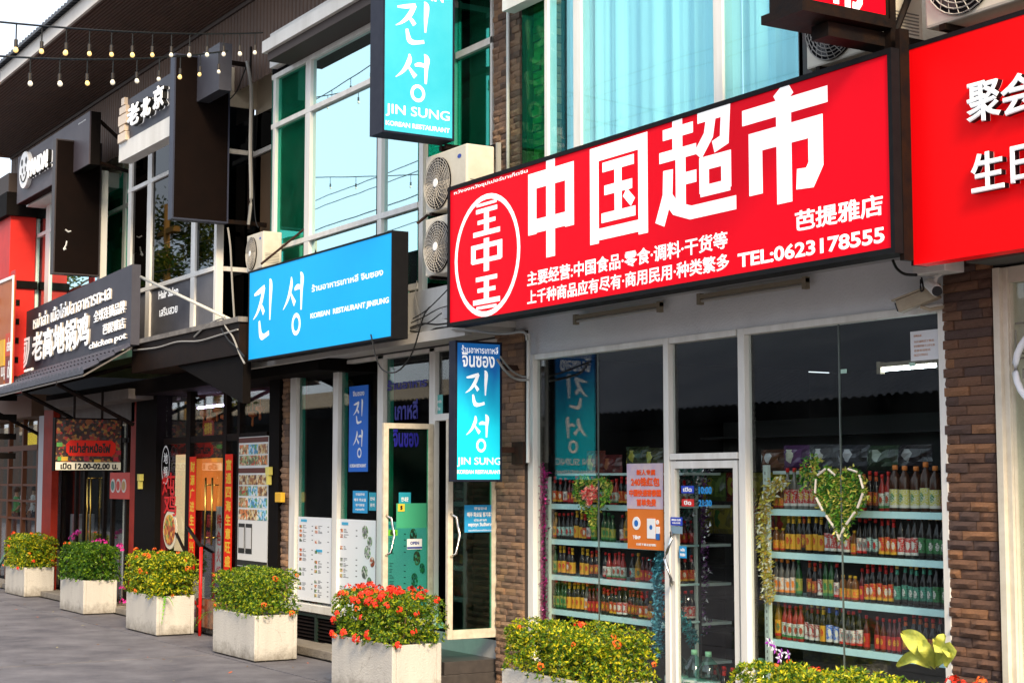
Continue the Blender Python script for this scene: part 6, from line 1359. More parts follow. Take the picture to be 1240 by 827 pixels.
# ================================================================== SUPERMARKET STOCK
SHELFM = P('shelf_paint', (.60, .88, .88), .45, 0, (.54, .80, .80), 4, .5)
SHW = P('shelf_white', (.60, .70, .66), .45)
def lbl(name, base, spot, spot2=None):
    """bottle label paper: a band colour with a printed round emblem (object coordinates, front side)"""
    if name in MATS: return MATS[name]
    m = bpy.data.materials.new(name); m.use_nodes = True; n = m.node_tree; b = n.nodes['Principled BSDF']; b.inputs['Roughness'].default_value = .45
    tc = n.nodes.new('ShaderNodeTexCoord'); sx_ = n.nodes.new('ShaderNodeSeparateXYZ'); n.links.new(tc.outputs['Generated'], sx_.inputs[0])
    def mth(op, a, c=None, v=None):
        q = n.nodes.new('ShaderNodeMath'); q.operation = op
        n.links.new(a, q.inputs[0])
        if c is not None: n.links.new(c, q.inputs[1])
        elif v is not None: q.inputs[1].default_value = v
        return q.outputs[0]
    dx = mth('SUBTRACT', sx_.outputs[0], v=.62); dz_ = mth('SUBTRACT', sx_.outputs[2], v=.55)
    rr_ = mth('ADD', mth('MULTIPLY', dx, dx), mth('MULTIPLY', mth('MULTIPLY', dz_, dz_), v=.8)); inside = mth('LESS_THAN', rr_, v=.045)
    mi = n.nodes.new('ShaderNodeMix'); mi.data_type = 'RGBA'; mi.inputs['A'].default_value = (*base, 1); mi.inputs['B'].default_value = (*spot, 1); n.links.new(inside, mi.inputs['Factor'])
    band = mth('LESS_THAN', sx_.outputs[2], v=.16); m2 = n.nodes.new('ShaderNodeMix'); m2.data_type = 'RGBA'; n.links.new(band, m2.inputs['Factor']); n.links.new(mi.outputs['Result'], m2.inputs['A']); m2.inputs['B'].default_value = (*(spot2 or spot), 1)
    nz = n.nodes.new('ShaderNodeTexNoise'); nz.inputs['Scale'].default_value = 60; mp_ = n.nodes.new('ShaderNodeMapping'); mp_.inputs['Scale'].default_value = (1, 1, 2.6); n.links.new(tc.outputs['Object'], mp_.inputs[0]); n.links.new(mp_.outputs[0], nz.inputs['Vector']); st_ = mth('GREATER_THAN', nz.outputs['Fac'], v=.54)
    m3 = n.nodes.new('ShaderNodeMix'); m3.data_type = 'RGBA'; n.links.new(mth('MULTIPLY', st_, v=.75), m3.inputs['Factor']); n.links.new(m2.outputs['Result'], m3.inputs['A']); m3.inputs['B'].default_value = (*(spot2 or spot), 1)
    n.links.new(m3.outputs['Result'], b.inputs['Base Color']); MATS[name] = m; return m
K = (.012, .008, .008); RDc = (.48, .012, .01); YLc = (.62, .33, .012); WHc = (.62, .60, .54); GRc = (.03, .18, .05); BLc = (.03, .12, .5); ORc = (.8, .22, .02); TLc = (.05, .5, .45)
# kind: words, body, label, cap, height, radius, neck label
def bk(words, body, lab, cap, h=.27, r=.034, neck=None, glassy=True, sq=False): return dict(words=words, body=body, lab=lab, cap=cap, h=h, r=r, neck=neck, sq=sq)
KINDS = {
 'soyy': bk('dark soy bottle with yellow label', K, ('y', YLc, RDc, (.7,.3,.02)), YLc, .28, .036, YLc), 'soyr': bk('dark sauce bottle with red label', K, ('r', RDc, WHc, YLc), RDc, .27, .034),
 'soyw': bk('dark sauce bottle with white label', K, ('w', WHc, (.1,.2,.2), RDc), RDc, .26, .033), 'liqr': bk('clear spirit bottle with red label', (.16,.15,.13), ('r2', RDc, YLc, WHc), RDc, .30, .04),
 'tealw': bk('dark bottle with pale teal label', K, ('t', (.32,.48,.44), RDc, K), RDc, .26, .032), 'grn': bk('green glass bottle with yellow label', (.006,.05,.01), ('gy', (.36,.32,.05), GRc, GRc), GRc, .27, .034),
 'oily': bk('golden oil bottle with yellow label', (.22,.11,.01), ('oy', YLc, GRc, RDc), (.6,.3,.03), .28, .037), 'org': bk('dark bottle with orange label', K, ('o', (.42,.07,.01), YLc, K), RDc, .26, .033),
 'tall': bk('slim dark vinegar bottle with maroon label', K, ('m', (.3,.015,.02), WHc, WHc), (.55,.38,.1), .29, .030), 'big': bk('large brown oil bottle with yellow green label', (.05,.018,.01), ('yg', (.5,.46,.10), GRc, WHc), (.65,.2,.05), .31, .052),
 'blu': bk('dark bottle with blue label', K, ('b', BLc, WHc, WHc), (.6,.45,.1), .28, .032), 'wht': bk('milky bottle with white and orange label', (.10,.09,.08), ('wo', WHc, ORc, ORc), ORc, .27, .034),
 'blk': bk('plain black bottle with small green label', K, ('gl', (.06,.26,.18), WHc, K), (.62,.36,.08), .28, .034), 'red2': bk('red sauce bottle with white round label', (.3,.02,.015), ('rw', WHc, RDc, GRc), RDc, .25, .034),
 'jar': bk('short amber jar with yellow label', (.14,.05,.01), ('jy', YLc, ORc, RDc), (.5,.3,.02), .17, .036), 'wredb': bk('dark bottle with white over red label', K, ('wr', RDc, WHc, WHc), RDc, .29, .038),
 'gcap': bk('black bottle with green and white label', K, ('gw', GRc, WHc, K), (.6,.28,.06), .29, .038), 'sred': bk('small red capped bottle with dark red label', (.08,.01,.01), ('dr', (.4,.01,.01), YLc, RDc), RDc, .23, .028),
}
PROTO = {}
def bottle_meshes(key):
    if key in PROTO: return PROTO[key]
    k = KINDS[key]; h, r = k['h'], k['r']; body = P('bottle_glass_%s' % key, k['body'], .15, 0, spec=.35)
    if key in ('jar', 'big'): prof = [(r*.9, 0), (r, .01), (r, h*.68), (r*.8, h*.78), (r*.42, h*.86), (r*.4, h*.92)]
    else: prof = [(r*.9, 0), (r, .008), (r, h*.56), (r*.8, h*.65), (r*.4, h*.78), (r*.36, h*.92)]
    bm_ = MB().lathe(prof, 12).mesh('bottle', body, True)
    n_, base, spot, s2_ = k['lab'][0], *k['lab'][1:]
    lm = MB().lathe([(r*1.02, h*.08), (r*1.03, h*.1), (r*1.03, h*.46), (r*1.02, h*.48)], 12).mesh('label', lbl('label_'+n_, base, spot, s2_), True)
    cm = MB().lathe([(r*.46, h*.90), (r*.46, h*.985), (r*.4, h)], 10).mesh('cap', P('cap_%s' % key, k['cap'], .35), True)
    nm = MB().lathe([(r*.50, h*.70), (r*.40, h*.88)], 10).mesh('neck_label', P('neck_%s' % key, k['neck'] or [c*.9 for c in k['lab'][1]], .45), True) if (k['neck'] or key in ('tall', 'blu', 'org', 'soyr', 'blk')) else None
    PROTO[key] = (bm_, lm, cm, nm); return PROTO[key]
ORD = ['first', 'second', 'third', 'fourth', 'fifth', 'sixth', 'seventh', 'eighth', 'ninth', 'tenth', 'eleventh', 'twelfth']
def bottle(key, loc, label, group, s=1., sz=None):
    bm_, lm, cm, nm = bottle_meshes(key)
    o = bpy.data.objects.new('bottle', bm_); COL.objects.link(o); o.location = loc; o.rotation_euler = (0, 0, random.uniform(-.5, .5)); o.scale = (s, s, sz or s); tag(o, label, 'bottle', group)
    for me in (lm, cm, nm):
        if me: c = bpy.data.objects.new(me.name.split('.')[0], me); COL.objects.link(c); c.parent = o
def rack(label, px0, px1, rows, Y, uprights, zlow, side='left', depth=.38, topz=None):
    x0, x1 = fX(px0, 650, Y), fX(px1, 650, Y); zs_ = []
    t = thing('shelf_rack', ((x0+x1)/2, Y, FZ), label, 'shelf rack')
    sh = None
    for k, (px, py) in enumerate(rows):
        zt_ = fZ(px, py, Y); zs_.append(zt_)
        b = MB(); b.box(x0, x1, Y, Y+.02, zt_-.048, zt_); b.box(x0, x1, Y+.02, Y+depth, zt_-.02, zt_-.002); b.build('shelf', SHELFM, t, bevel=.002)
    zt_ = topz or zs_[0]+.25
    for a_ in uprights:
        b = MB(); b.box(fX(a_, 650, Y-.03)-.025, fX(a_, 650, Y-.03)+.025, Y-.035, Y-.002, FZ, zt_); 
        o = b.build('upright', SHW, t)
        h = MB(); z = FZ+.1
        while z < zt_-.05: h.box(fX(a_, 650, Y-.03)-.004, fX(a_, 650, Y-.03)+.004, Y-.0365, Y-.034, z, z+.022); z += .05
        h.build('slot_holes', P('slot_dark', (.1, .12, .12), .6), o)
    b = MB(); b.box(x0, x1, Y+depth, Y+depth+.02, FZ, zs_[0]+.02); b.build('back_panel', P('rack_back', (.03, .03, .03), .7), t)
    return t, x0, x1, zs_
def fill(zs_, x0, x1, Y, rowspec, rackword, srow=1.0):
    names = ['top', 'second', 'third', 'fourth']
    for r_i, spec in enumerate(rowspec):
        tot = sum(n*(KINDS[k]['r']*2*srow+.004) for k, n in spec); x = x0+.05; sc_ = (x1-x0-.09)/tot
        cnt = {}
        for k, n in spec:
            for j in range(n):
                r = KINDS[k]['r']*srow; stp = (2*r+.004)*sc_; cnt[k] = cnt.get(k, 0)+1
                tot_k = sum(q for kk, q in spec if kk == k)
                word = KINDS[k]['words']
                lb = ('%s %s from left, %s shelf of %s rack' % (ORD[min(cnt[k]-1, 11)], word, names[r_i], rackword)) if tot_k > 1 else ('%s on %s shelf of %s rack' % (word, names[r_i], rackword))
                wl = lb.split(); lb = ' '.join(wl)
                if len(wl) > 16: lb = lb.replace(', counted from the left,', ',')
                if random.random() < .05: x += stp; continue
                bottle(k, (x+stp/2, Y+.06+random.uniform(-.008, .012), zs_[r_i]+.001), lb, 'bottles on the %s rack' % rackword, srow*min(1., sc_*1.02)*.92, srow*1.0*random.uniform(.93, 1.05))
                x += stp
YR = .16
t, x0, x1, zs_ = rack('pale turquoise shelf rack of sauce bottles in the left supermarket window', 660, 803, [(662, 609.6), (662, 652), (662, 694.7), (662, 736)], YR, [663], FZ, topz=None)
RL = [[('soyr', 2), ('soyw', 1), ('sred', 2), ('soyr', 1), ('blk', 1), ('soyw', 2), ('soyr', 1), ('tealw', 2), ('red2', 2), ('soyr', 2), ('blk', 2), ('sred', 2), ('red2', 2), ('tealw', 1)],
      [('oily', 1), ('tealw', 2), ('tealw', 2), ('soyy', 2), ('soyr', 1), ('soyw', 1), ('grn', 5), ('soyw', 2), ('oily', 2), ('soyr', 2), ('org', 2), ('soyy', 2)],
      [('grn', 1), ('soyy', 2), ('soyr', 1), ('soyy', 4), ('org', 2), ('soyw', 2), ('red2', 4), ('tealw', 2), ('oily', 1), ('sred', 6)],
      [('grn', 4), ('soyy', 4), ('wht', 1), ('sred', 3), ('org', 3), ('soyr', 2), ('wredb', 2), ('org', 3), ('soyr', 2), ('jar', 1), ('org', 3)]]
fill(zs_, x0, x1, YR, RL, 'left', .92)
XL0, XL1, ZL = x0, x1, zs_
t, x0, x1, zs_ = rack('pale turquoise shelf rack of sauce bottles in the right supermarket window', 925, 1146, [(932, 616), (932, 667.5), (932, 719.5), (932, 773)], YR, [928], FZ, topz=fZ(928, 563, YR))
RR = [[('jar', 2), ('liqr', 5), ('wht', 1), ('grn', 2), ('blk', 3), ('jar', 1), ('red2', 1), ('org', 2), ('red2', 2), ('big', 5), ('sred', 1)],
      [('jar', 2), ('soyy', 3), ('org', 1), ('soyy', 3), ('wredb', 4), ('jar', 1), ('soyw', 2), ('tealw', 2), ('soyr', 3), ('wredb', 3), ('gcap', 4)],
      [('wht', 4), ('grn', 1), ('tall', 1), ('org', 2), ('tall', 1), ('grn', 2), ('soyw', 1), ('jar', 3), ('sred', 1), ('soyr', 5), ('blk', 6), ('gcap', 2)],
      [('oily', 1), ('red2', 4), ('tall', 3), ('soyy', 1), ('blu', 2), ('soyw', 4), ('sred', 7), ('org', 5), ('tall', 2)]]
fill(zs_, x0, x1, YR, RR, 'right', 1.06)
XR0, XR1, ZR = x0, x1, zs_
b = MB(); b.box(XR0, XR0+.6, YR+.1, YR+.12, fZ(928, 574, YR), fZ(928, 570, YR)); b.build('top_rail', SHW, t)
# snack bags and shiny packs above the racks
def bag(label, p, w_, h_, col, c2, seed, group=None, rz=0, wall=False):
    rr = random.Random(seed); n = 6; b = MB(); pts = []
    for side in (-1, 1):
        g_ = []
        for j in range(n+1):
            row = []
            for i in range(n+1):
                u, v = i/n-.5, j/n; th = .05*side*math.sin(math.pi*(u+.5))**.6*math.sin(math.pi*v)**.5
                row.append((u*w_*(1+.04*rr.uniform(-1, 1)), th*(1+.3*rr.uniform(-1, 1)), v*h_))
            g_.append(row)
        for j in range(n):
            for i in range(n):
                q = (g_[j][i], g_[j][i+1], g_[j+1][i+1], g_[j+1][i]); b.quad(*(q if side < 0 else q[::-1]), 0 if .2 < (j+.5)/n < .8 else 1)
    o = bpy.data.objects.new('snack_bag', b.mesh('snack_bag', [printmat('bag_print_%s' % seed, col, [c2, [x*.5 for x in col]], (14, 14, 14), .45, .25), P('bag_edge_%s' % seed, [x*.7 for x in col], .3)], False)); COL.objects.link(o)
    o.location = p; o.rotation_euler = (0, 0, rz); return tag(o, label, 'snack bag', group)
i = 0
for lb, px, py, w_, h_, c, c2 in [('dark red snack bag on top of the left rack near the glass joint', 722, 584, .30, .24, (.15, .03, .02), (.4, .3, .05)), ('dark snack bag with gold print above the orange poster', 772, 560, .34, .2, (.04, .05, .02), (.35, .3, .05)),
        ('second dark snack bag with gold print left of the supermarket door', 793, 562, .25, .2, (.05, .05, .02), (.4, .35, .05)), ('maroon snack bag lying on the left rack behind the heart wreath', 742, 588, .3, .2, (.12, .02, .02), (.3, .1, .05))]:
    p = PY(px, py+5, .5); p.z = max(p.z-.02, ZL[0]+.25); bag(lb, tuple(p), w_, h_, c, c2, i); i += 1
sb_ = thing('top_board', ((XL0+XL1)/2, .5, ZL[0]+.24), 'dark board across the top of the left rack', 'board'); MB().box(XL0, XL1+.1, .3, .7, ZL[0]+.26, ZL[0]+.28).build('board', SHW, sb_)
for lb, px, w_, h_, c, c2 in [('shiny clear and red pack above the right rack, leftmost', 938, .3, .17, (.12, .05, .03), (.5, .5, .5)), ('shiny silver pack above the heart wreath', 1000, .34, .2, (.08, .08, .09), (.6, .6, .6)), ('dark foil pack above the right rack, middle', 1035, .34, .19, (.04, .04, .05), (.4, .4, .42)),
        ('dark green foil pack above the right rack', 1070, .34, .18, (.03, .05, .03), (.3, .35, .3)), ('black foil pack at the right end above the right rack', 1108, .34, .18, (.03, .025, .03), (.3, .3, .3)), ('purple foil pack above the right rack near the garland', 965, .3, .2, (.1, .04, .12), (.5, .5, .4))]:
    p = PY(px, 588, .42); p.z = ZR[0]+.29; bag(lb, tuple(p), w_, h_, c, c2, 20+i); i += 1
rb_ = thing('top_board', ((XR0+XR1)/2, .45, ZR[0]+.27), 'pale board across the top of the right rack carrying foil packs', 'board'); MB().box(XR0+.05, XR1, .3, .75, ZR[0]+.31-.04, ZR[0]+.325-.04).build('board', DARK, rb_)
# inner rack seen through the door
t = thing('inner_rack', (-10.3, 1.4, FZ), 'dim white rack with bottles standing deeper inside behind the door', 'shelf rack')
ix = fX(846, 650, .55); 
for k in range(5): MB().box(ix-1.5, ix, .55, .9, FZ+.25+k*.33, FZ+.275+k*.33).build('shelf', SHW, t)
for xx in (ix-.03, ix-1.5): MB().box(xx, xx+.03, .52, .55, FZ, FZ+1.75).build('upright', SHW, t)
for r_i in range(4):
    for j in range(4):
        for q in range(2):
            bottle(('red2', 'sred', 'soyr', 'wredb')[(r_i+q) % 4], (XL1-.05-.085*q, YR+.135+j*.066, ZL[r_i]+.001), '%s bottle back from the door in the %s side column, %s shelf of left rack' % (ORD[j], ['outer', 'inner'][q], ['top', 'second', 'third', 'fourth'][r_i]), 'bottles at the door end of the left rack', .86)
cols = [((.35, .28, .02), (.05, .2, .02)), ((.3, .25, .03), (.4, .03, .02)), ((.28, .03, .02), (.5, .4, .05)), ((.12, .2, .03), (.4, .38, .05))]
tw = thing('back_display', (-9.6, 2.2, FZ), 'dark display wall at the back of the supermarket carrying snack bags', 'display'); b = MB()
for k in range(7): b.box(-13.3, -8.2, 2.2, 2.5, FZ+.3+k*.32, FZ+.32+k*.32)
b.box(-13.3, -8.2, 2.5, 2.53, FZ, FZ+2.4); b.build('shelves', P('display_dark', (.05, .05, .05), .6), tw)
for k in range(16):
    r_, q = divmod(k, 8); x_ = -12.95+q*.31+.1*r_; c, c2 = cols[(k*7+r_) % 4]
    bag('%s snack bag from the left on the %s back display shelf' % ((ORD+['thirteenth'])[q], ['upper', 'lower'][r_]), (x_, 2.17, FZ+.322+.32*(4-r_)), .30, .28, c, c2, 100+(k*7+r_) % 4, 'snack bags on the back display')
# big water bottles at the door foot
PET = glass('pet_plastic', (.62, .88, .82), 1.45, .05); 
def wbottle():
    t = thing('water_bottle', (0, 0, 0), 'x', 'water bottle', 'large water bottles behind the door'); r = .085
    pr_ = [(r*.8, 0), (r, .02), (r, .07), (r*.94, .085), (r, .10), (r, .17), (r*.94, .18), (r, .19), (r, .24), (r*.7, .29), (r*.25, .33), (r*.22, .345)]
    MB().lathe(pr_, 16).build('bottle_body', PET, t, smooth=True, world=False)
    MB().lathe([(r*1.01, .105), (r*1.01, .165)], 16).build('label', lbl('label_water', (.7, .75, .72), GRc, (.75, .78, .75)), t, smooth=True, world=False)
    MB().lathe([(r*.27, .335), (r*.27, .37)], 12).build('cap', P('cap_pale_green', (.3, .65, .4), .4), t, smooth=True, world=False); return t
wb = wbottle(); pos = [(819, 'leftmost large clear water bottle with green leaf label behind the door glass'), (841, 'middle large clear water bottle with green leaf label behind the door glass'), (858, 'right large clear water bottle with green leaf label behind the door glass')]
for k, (px, lb) in enumerate(pos):
    p = PY(px, 815, .25); o = wb if k == 0 else dup(wb); o.location = (p.x, .25, FZ); o['label'] = lb; o.scale = (1.15, 1.15, 1.15)
o = dup(wb); p = PY(922, 815, .3); o.location = (p.x, .3, FZ); o['label'] = 'lone water bottle standing at the foot of the right rack'
for k in range(6): bottle('red2' if k % 2 else 'soyr', (fX(866+k*5.2, 790, .35), .35+.05*(k % 2), FZ), '%s of the amber bottles standing on the floor right of the water bottles' % ORD[k], 'bottles on the shop floor', 1.15)

# ---- heart wreaths and tinsel
def heartpts(n=40, s=1.):
    return [(s*.5*(16*math.sin(t_)**3)/16, s*.5*(13*math.cos(t_)-5*math.cos(2*t_)-2*math.cos(3*t_)-math.cos(4*t_))/14.5) for t_ in [2*math.pi*k/n for k in range(n)]]
LS_ = [.03]
def tuft(b, c, r, n, rr, nm=3, fl=.4):
    for k in range(n):
        d_ = Vector((rr.gauss(0, 1), rr.gauss(0, 1)*fl, rr.gauss(0, 1))); p = c+d_*r*.5; a_ = Vector((rr.gauss(0, 1), rr.gauss(0, 1), rr.gauss(0, 1))).normalized(); s_ = a_.orthogonal().normalized()
        L_ = LS_[0]*rr.uniform(.6, 1.3); b.quad(p-s_*L_*.3, p+a_*L_*.4-s_*L_*.1, p+s_*L_*.3+a_*L_, p+s_*L_*.3, rr.randrange(nm))
HG = [P('wreath_green', (.02, .11, .01), .5), P('wreath_lime', (.14, .34, .02), .45), P('wreath_gold', (.5, .45, .08), .4, .2)]
rr = random.Random(77)
def heart(label, pxc, pyc, w_, h_, Y, fillc, n, edge=None, tail=None):
    c = PY(pxc, pyc, Y); t = thing('heart_wreath', tuple(c), label, 'wreath'); b = MB(); hp = heartpts(60)
    for u, v in hp:
        for s_ in ((1, .88, .76, .6, .45, .3, .12) if not fillc else (1, .9, .8, .72, .95)): tuft(b, Vector((c.x+u*w_*s_, Y, c.z+v*h_*s_)), .035, n, rr, 3)
    if tail:
        for k in range(16): tuft(b, Vector((c.x-.0+rr.uniform(-.03, .03), Y, c.z-h_*.42-k*.009)), .03, n*3, rr, 3)
    b.build('foliage', HG, t)
    if fillc:
        b = MB()
        for k in range(170):
            u, v = rr.choice(hp); s_ = rr.random()**.5*.42; tuft(b, Vector((c.x+u*w_*s_, Y-.03, c.z+.01+v*h_*s_)), .012, 2, rr, 2)
        b.build('heart_centre', [P('pink_tinsel', (.6, .06, .06), .4, .2), P('pale_pink_tinsel', (.65, .3, .22), .4, .2)], t)
    if edge:
        for k in range(0, 60, 4):
            (u0, v0), (u1, v1) = hp[k], hp[(k+3) % 60]
            if abs(u0) < .12 and v0 > 0: continue
            MB().tube([(c.x+u0*w_*1.08, Y-.02, c.z+v0*h_*1.08), (c.x+u1*w_*1.08, Y-.02, c.z+v1*h_*1.08)], .009, 5).build('ribbon_piece', P('ribbon_cream', (.78, .7, .6), .5), t)
    return t
heart('small gold and green heart wreath with a pink heart in its middle, left window', 717, 600, .56, .36, .02, True, 5, None, True)
heart('large leafy heart wreath edged with cream ribbon in the right window', 1018, 603, .46, .47, .02, False, 18, True)
b = MB(); c = PY(980, 572, .04)
for k in range(24): tuft(b, c+Vector((rr.uniform(-.09, .09), 0, rr.uniform(-.09, .09))), .05, 12, rr, 3)
for k in range(14): tuft(b, PY(986+k, 588+k*.4, .04), .05, 10, rr, 3)
tag(b.build('leaf_bunch', HG), 'green leaf bunch left of the large heart wreath on the top shelf', 'garland')
def garland(label, pix, Y, mats, dens=16, r=.05):
    pts = smooth_pts([tuple(PY(p[0], p[1], Y)) for p in pix], 8); b = MB()
    for a_, c_ in zip(pts[:-1], pts[1:]):
        for q in range(3): tuft(b, a_.lerp(c_, q/3), r, dens, rr, len(mats), .8)
    return tag(b.build('tinsel_garland', mats), label, 'garland')
MG = [P('magenta_tinsel', (.45, .01, .18), .3, .4), P('dark_magenta', (.2, .01, .1), .35, .4), P('silver_tinsel', (.7, .7, .72), .25, .7)]
garland('magenta tinsel garland hanging at the left end of the left window', [(656, 566), (657, 610), (655, 650), (656, 700), (657, 750)], .05, [MG[0], MG[0], MG[1], MG[0]], 12, .045)
garland('ice blue tinsel garland hanging beside the door in the left window', [(800, 672), (796, 700), (798, 730), (795, 760), (799, 790)], .05, [P('blue_tinsel', (.12, .42, .5), .3, .4), P('dark_blue_tinsel', (.03, .18, .24), .35, .4)], 12, .05)
garland('gold leaf garland climbing the post of the right rack', [(946, 584), (936, 590), (926, 610), (924, 640), (926, 670), (929, 700), (930, 726)], .1, [HG[2], HG[2], P('amber_leaf', (.45, .28, .03), .4), P('pale_leaf', (.7, .7, .6), .4)], 12, .05)
garland('purple and silver tinsel hanging behind the door', [(850, 566), (846, 600), (851, 630), (846, 655), (850, 690), (846, 725), (850, 762)], .6, [P('violet_tinsel', (.2, .06, .22), .3, .4), P('dark_violet', (.08, .02, .1), .4, .3), MG[2]], 10, .07)
garland('green and silver tinsel arching over the inside of the door', [(818, 588), (830, 574), (845, 570), (838, 590), (832, 625), (829, 640)], .5, [P('pine_tinsel', (.02, .12, .08), .4), MG[2], P('grey_green_tinsel', (.1, .2, .18), .4)], 10, .07)
garland('dark teal tinsel low beside the door frame', [(817, 726), (822, 745), (832, 760), (842, 775)], .3, [P('teal_tinsel', (.02, .25, .27), .35, .3), P('dark_teal', (.01, .08, .1), .4)], 10, .05)

# ---- people far inside the grid window
def person(label, px, py0, py1, Y, shirt, trousers, pose=0):
    base = PY(px, py1, Y); zf = max(base.z, .10); H_ = fZ(px, py0, Y)-zf; s = H_/1.72; X = base.x
    t = thing('person', (X, Y, zf), label, 'person')
    me = bpy.data.meshes.new('body'); J = [(0,0,.95),(0,0,1.12),(0,.0,1.32),(0,0,1.48),(0,-.01,1.56),(0,-.01,1.68), (-.1,0,.92),(-.11,-.03,.5),(-.12,.02,.08),(-.12,-.12,.04), (.1,0,.92),(.12,.06,.5),(.13,.1,.08),(.13,-.04,.04), (-.19,0,1.42),(-.25,.02,1.14),(-.24,-.12,.92),(-.24,-.17,.84), (.19,0,1.42),(.25,.03,1.14),(.2,-.14 if pose == 0 else -.2,.98 if pose == 0 else 1.3),(.19,-.2,.92 if pose == 0 else 1.36)]
    E_ = [(0,1),(1,2),(2,3),(3,4),(4,5),(0,6),(6,7),(7,8),(8,9),(0,10),(10,11),(11,12),(12,13),(3,14),(14,15),(15,16),(16,17),(3,18),(18,19),(19,20),(20,21)]
    R_ = [.15,.135,.16,.09,.055,.10, .095,.062,.045,.04,.095,.062,.045,.04,.065,.045,.032,.035,.065,.045,.032,.035]
    me.from_pydata([Vector(j)*s for j in J], E_, []); o = bpy.data.objects.new('body', me); COL.objects.link(o)
    sm = o.modifiers.new('skin', 'SKIN'); ss = o.modifiers.new('sub', 'SUBSURF'); ss.levels = 1; ss.render_levels = 1
    for i_, r in enumerate(R_): me.skin_vertices[0].data[i_].radius = (r*s, r*s*.8); me.skin_vertices[0].data[i_].use_root = (i_ == 0)
    bpy.context.view_layer.update(); m2 = bpy.data.meshes.new_from_object(o.evaluated_get(bpy.context.evaluated_depsgraph_get())); bpy.data.objects.remove(o)
    for m_ in (P('skin_tone', (.42, .24, .15), .6), shirt, trousers): m2.materials.append(m_)
    for p in m2.polygons:
        z = p.center.z/s; ax = abs(p.center.x)/s; p.material_index = 1 if (.98 < z < 1.47 and (ax < .24 or z > 1.2)) else 2 if z <= .98 and ax < .2 and z > .1 else 0; p.use_smooth = True
    o = bpy.data.objects.new('body', m2); COL.objects.link(o); o.parent = t
    MB().lathe([(.04*s, 1.60*s), (.1*s, 1.64*s), (.105*s, 1.72*s), (.06*s, 1.80*s)], 10).build('hair', P('black_hair', (.01, .008, .008), .5), t, world=False, smooth=True)
    return t
person('person in a green shirt walking behind the grid window', 19, 592, 655, .8, P('shirt_green', (.03, .3, .1), .7), P('trousers_dark', (.03, .03, .05), .7))
person('person in a white shirt second in line behind the grid window', 27, 590, 655, .9, P('shirt_white', (.7, .7, .7), .7), P('trousers_dark', (.03, .03, .05), .7), 1)
person('person in a white top and red cap behind the right of the grid window', 40, 590, 655, .7, P('shirt_white', (.7, .7, .7), .7), P('trousers_dark', (.03, .03, .05), .7), 1)

# ================================================================== ACROSS THE ROAD (behind the camera, seen in the glass)
op = thing('opposite_building', (-25, -19, 0), 'row of low buildings with a corrugated awning across the road, seen reflected in the glass', 'building')
b = MB(); b.box(-170, 2, -24, -18, 0, 5.0); b.build('wall', P('opposite_wall', (.05, .045, .04), .85, 0, (.03, .027, .025), .6), op)
def awning(x0, x1, y0, z0, y1, z1, m_, nm='awning_sheet'):
    b = MB(); xx = x0; pts = []
    while xx < x1:
        for dx, dz in ((0, 0), (.06, .05), (.14, .05), (.2, 0)): pts.append((xx+dx, dz))
        xx += .24
    for a_, c_ in zip(pts[:-1], pts[1:]): b.quad((a_[0], y0, z0+a_[1]), (c_[0], y0, z0+c_[1]), (c_[0], y1, z1+c_[1]), (a_[0], y1, z1+a_[1])); 
    b.build(nm, m_, op); MB().box(x0, x1, y0+.0, y0+.06, z0-.35, z0-.02).build('awning_gutter', DARK, op)
awning(-40, -12, -14, 3.55, -19, 5.8, P('blue_grey_sheet', (.05, .065, .10), .6, 0, (.11, .125, .16), .7, .7))
awning(-170, -40.2, -14, 4.3, -19, 5.4, P('beige_sheet', (.30, .26, .2), .6, 0, (.2, .17, .13), .7, .7))
MB().box(-41, -12, -18, -13.9, 3.3, 3.4).build('awning_ceiling', DARK, op)
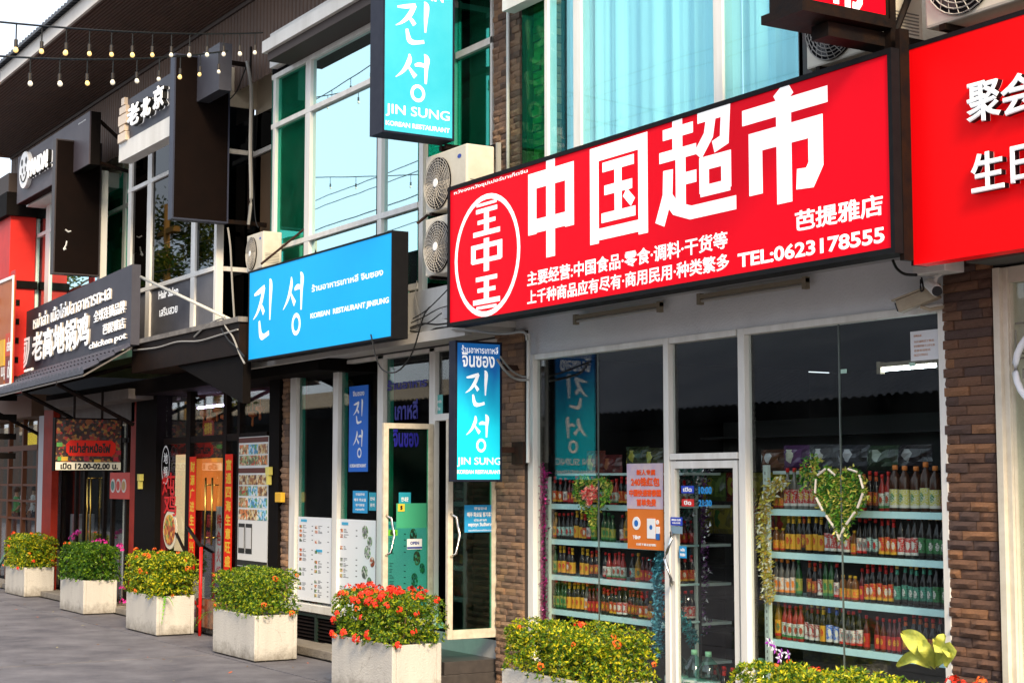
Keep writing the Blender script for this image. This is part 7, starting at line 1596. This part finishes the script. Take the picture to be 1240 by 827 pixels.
def tree(label, x, y, H_, R_, seed, n=5200):
    rr = random.Random(seed); t = thing('street_tree', (x, y, 0), label, 'tree', 'street trees across the road')
    s = MB(); s.tube([(x, y, 0), (x+.1, y, H_*.3), (x-.1, y+.1, H_*.6), (x, y, H_*.9)], [.26, .2, .12, .04], 8)
    for k in range(9):
        a_ = k*2.4; z = H_*(.35+.05*k); s.tube([(x, y, z), (x+math.cos(a_)*R_*.5, y+math.sin(a_)*R_*.5, z+.8), (x+math.cos(a_)*R_*.85, y+math.sin(a_)*R_*.85, z+1.5)], [.09, .05, .02], 5)
    s.build('trunk', P('bark', (.2, .12, .06), .9, 0, (.1, .06, .04), 5), t)
    cl = [(x+rr.gauss(0, R_*.45), y+rr.gauss(0, R_*.45), H_*.68+rr.gauss(0, H_*.16), rr.uniform(.5, 1.)) for _ in range(30)]; b = MB()
    for k in range(n):
        c = rr.choice(cl); d_ = Vector((rr.gauss(0, 1), rr.gauss(0, 1), rr.gauss(0, .8))); p = Vector(c[:3])+d_*.5*c[3]; a_ = Vector((rr.gauss(0, 1), rr.gauss(0, 1), rr.gauss(0, 1))).normalized(); q_ = a_.orthogonal().normalized(); L_ = .22
        b.quad(p, p+a_*L_*.5+q_*L_*.3, p+a_*L_, p+a_*L_*.5-q_*L_*.3)
    b.build('crown', leafmat('tree_leaf_%d' % seed, (.02, .07, .01), (.3, .25, .02), (.10, .15, .015)), t)
tree('leafy street tree across the road, mirrored in the salon window', -61.5, -15.8, 15.2, 2.9, 1, 9000)
tree('yellowish street tree far across the road, mirrored in the far windows', -79, -15, 18, 3.8, 2, 8000)
tree('dense street tree far across the road beside the yellowish one', -91, -15.5, 18, 4.5, 3, 8000)
pk = thing('utility_pole', (-60.4, -14.6, 0), 'wooden utility pole with cross arms across the road', 'pole')
MB().tube([(-60.4, -14.2, 0), (-60.4, -14.2, 12.8)], .16, 8).build('pole_shaft', P('pole_wood', (.45, .24, .06), .8), pk, smooth=True)
MB().box(-61.5, -59.3, -14.3, -14.1, 11.6, 11.8).build('cross_arm', P('pole_wood', (.45, .24, .06), .8), pk)
for k, (z, y) in enumerate(((10.4, -12), (10.15, -12), (9.4, -11.7), (8.9, -12.2))):
    pts = [(x_, y+.0, z-.35*math.sin(math.pi*((x_+57.5) % 30)/30)) for x_ in range(-57, 4, 3)]
    tag(MB().tube(pts, .012 if k != 2 else .016, 5).build('power_cable', CABLE), ['topmost power cable above the road', 'second power cable above the road', 'thick power cable lower above the road', 'lowest power cable above the road'][k], 'cable')

# ---- fallen petals and dry leaves on the paving
rr = random.Random(99); b = MB()
for k in range(150):
    x_, y_ = rr.uniform(-26, -9), rr.choice([rr.uniform(-2.6, -.5), rr.uniform(-5, -1)]); a_ = rr.uniform(0, 6.28); s_ = rr.uniform(.012, .03); z_ = .006+rr.random()*.004
    d_ = Vector((math.cos(a_), math.sin(a_), rr.uniform(-.1, .3)))*s_; q_ = Vector((-math.sin(a_), math.cos(a_), .1))*s_*.5; c = Vector((x_, y_, z_))
    b.quad(c-d_, c+q_, c+d_, c-q_, rr.choice([0, 0, 1, 2]))
o = b.build('fallen_petals', [P('dry_leaf', (.20, .11, .04), .8), P('petal_orange', (.6, .12, .02), .7), P('pale_leaf_litter', (.4, .36, .2), .8)]); o['kind'] = 'stuff'; o['label'] = 'fallen petals and dry leaves scattered on the paving'; o['category'] = 'litter'
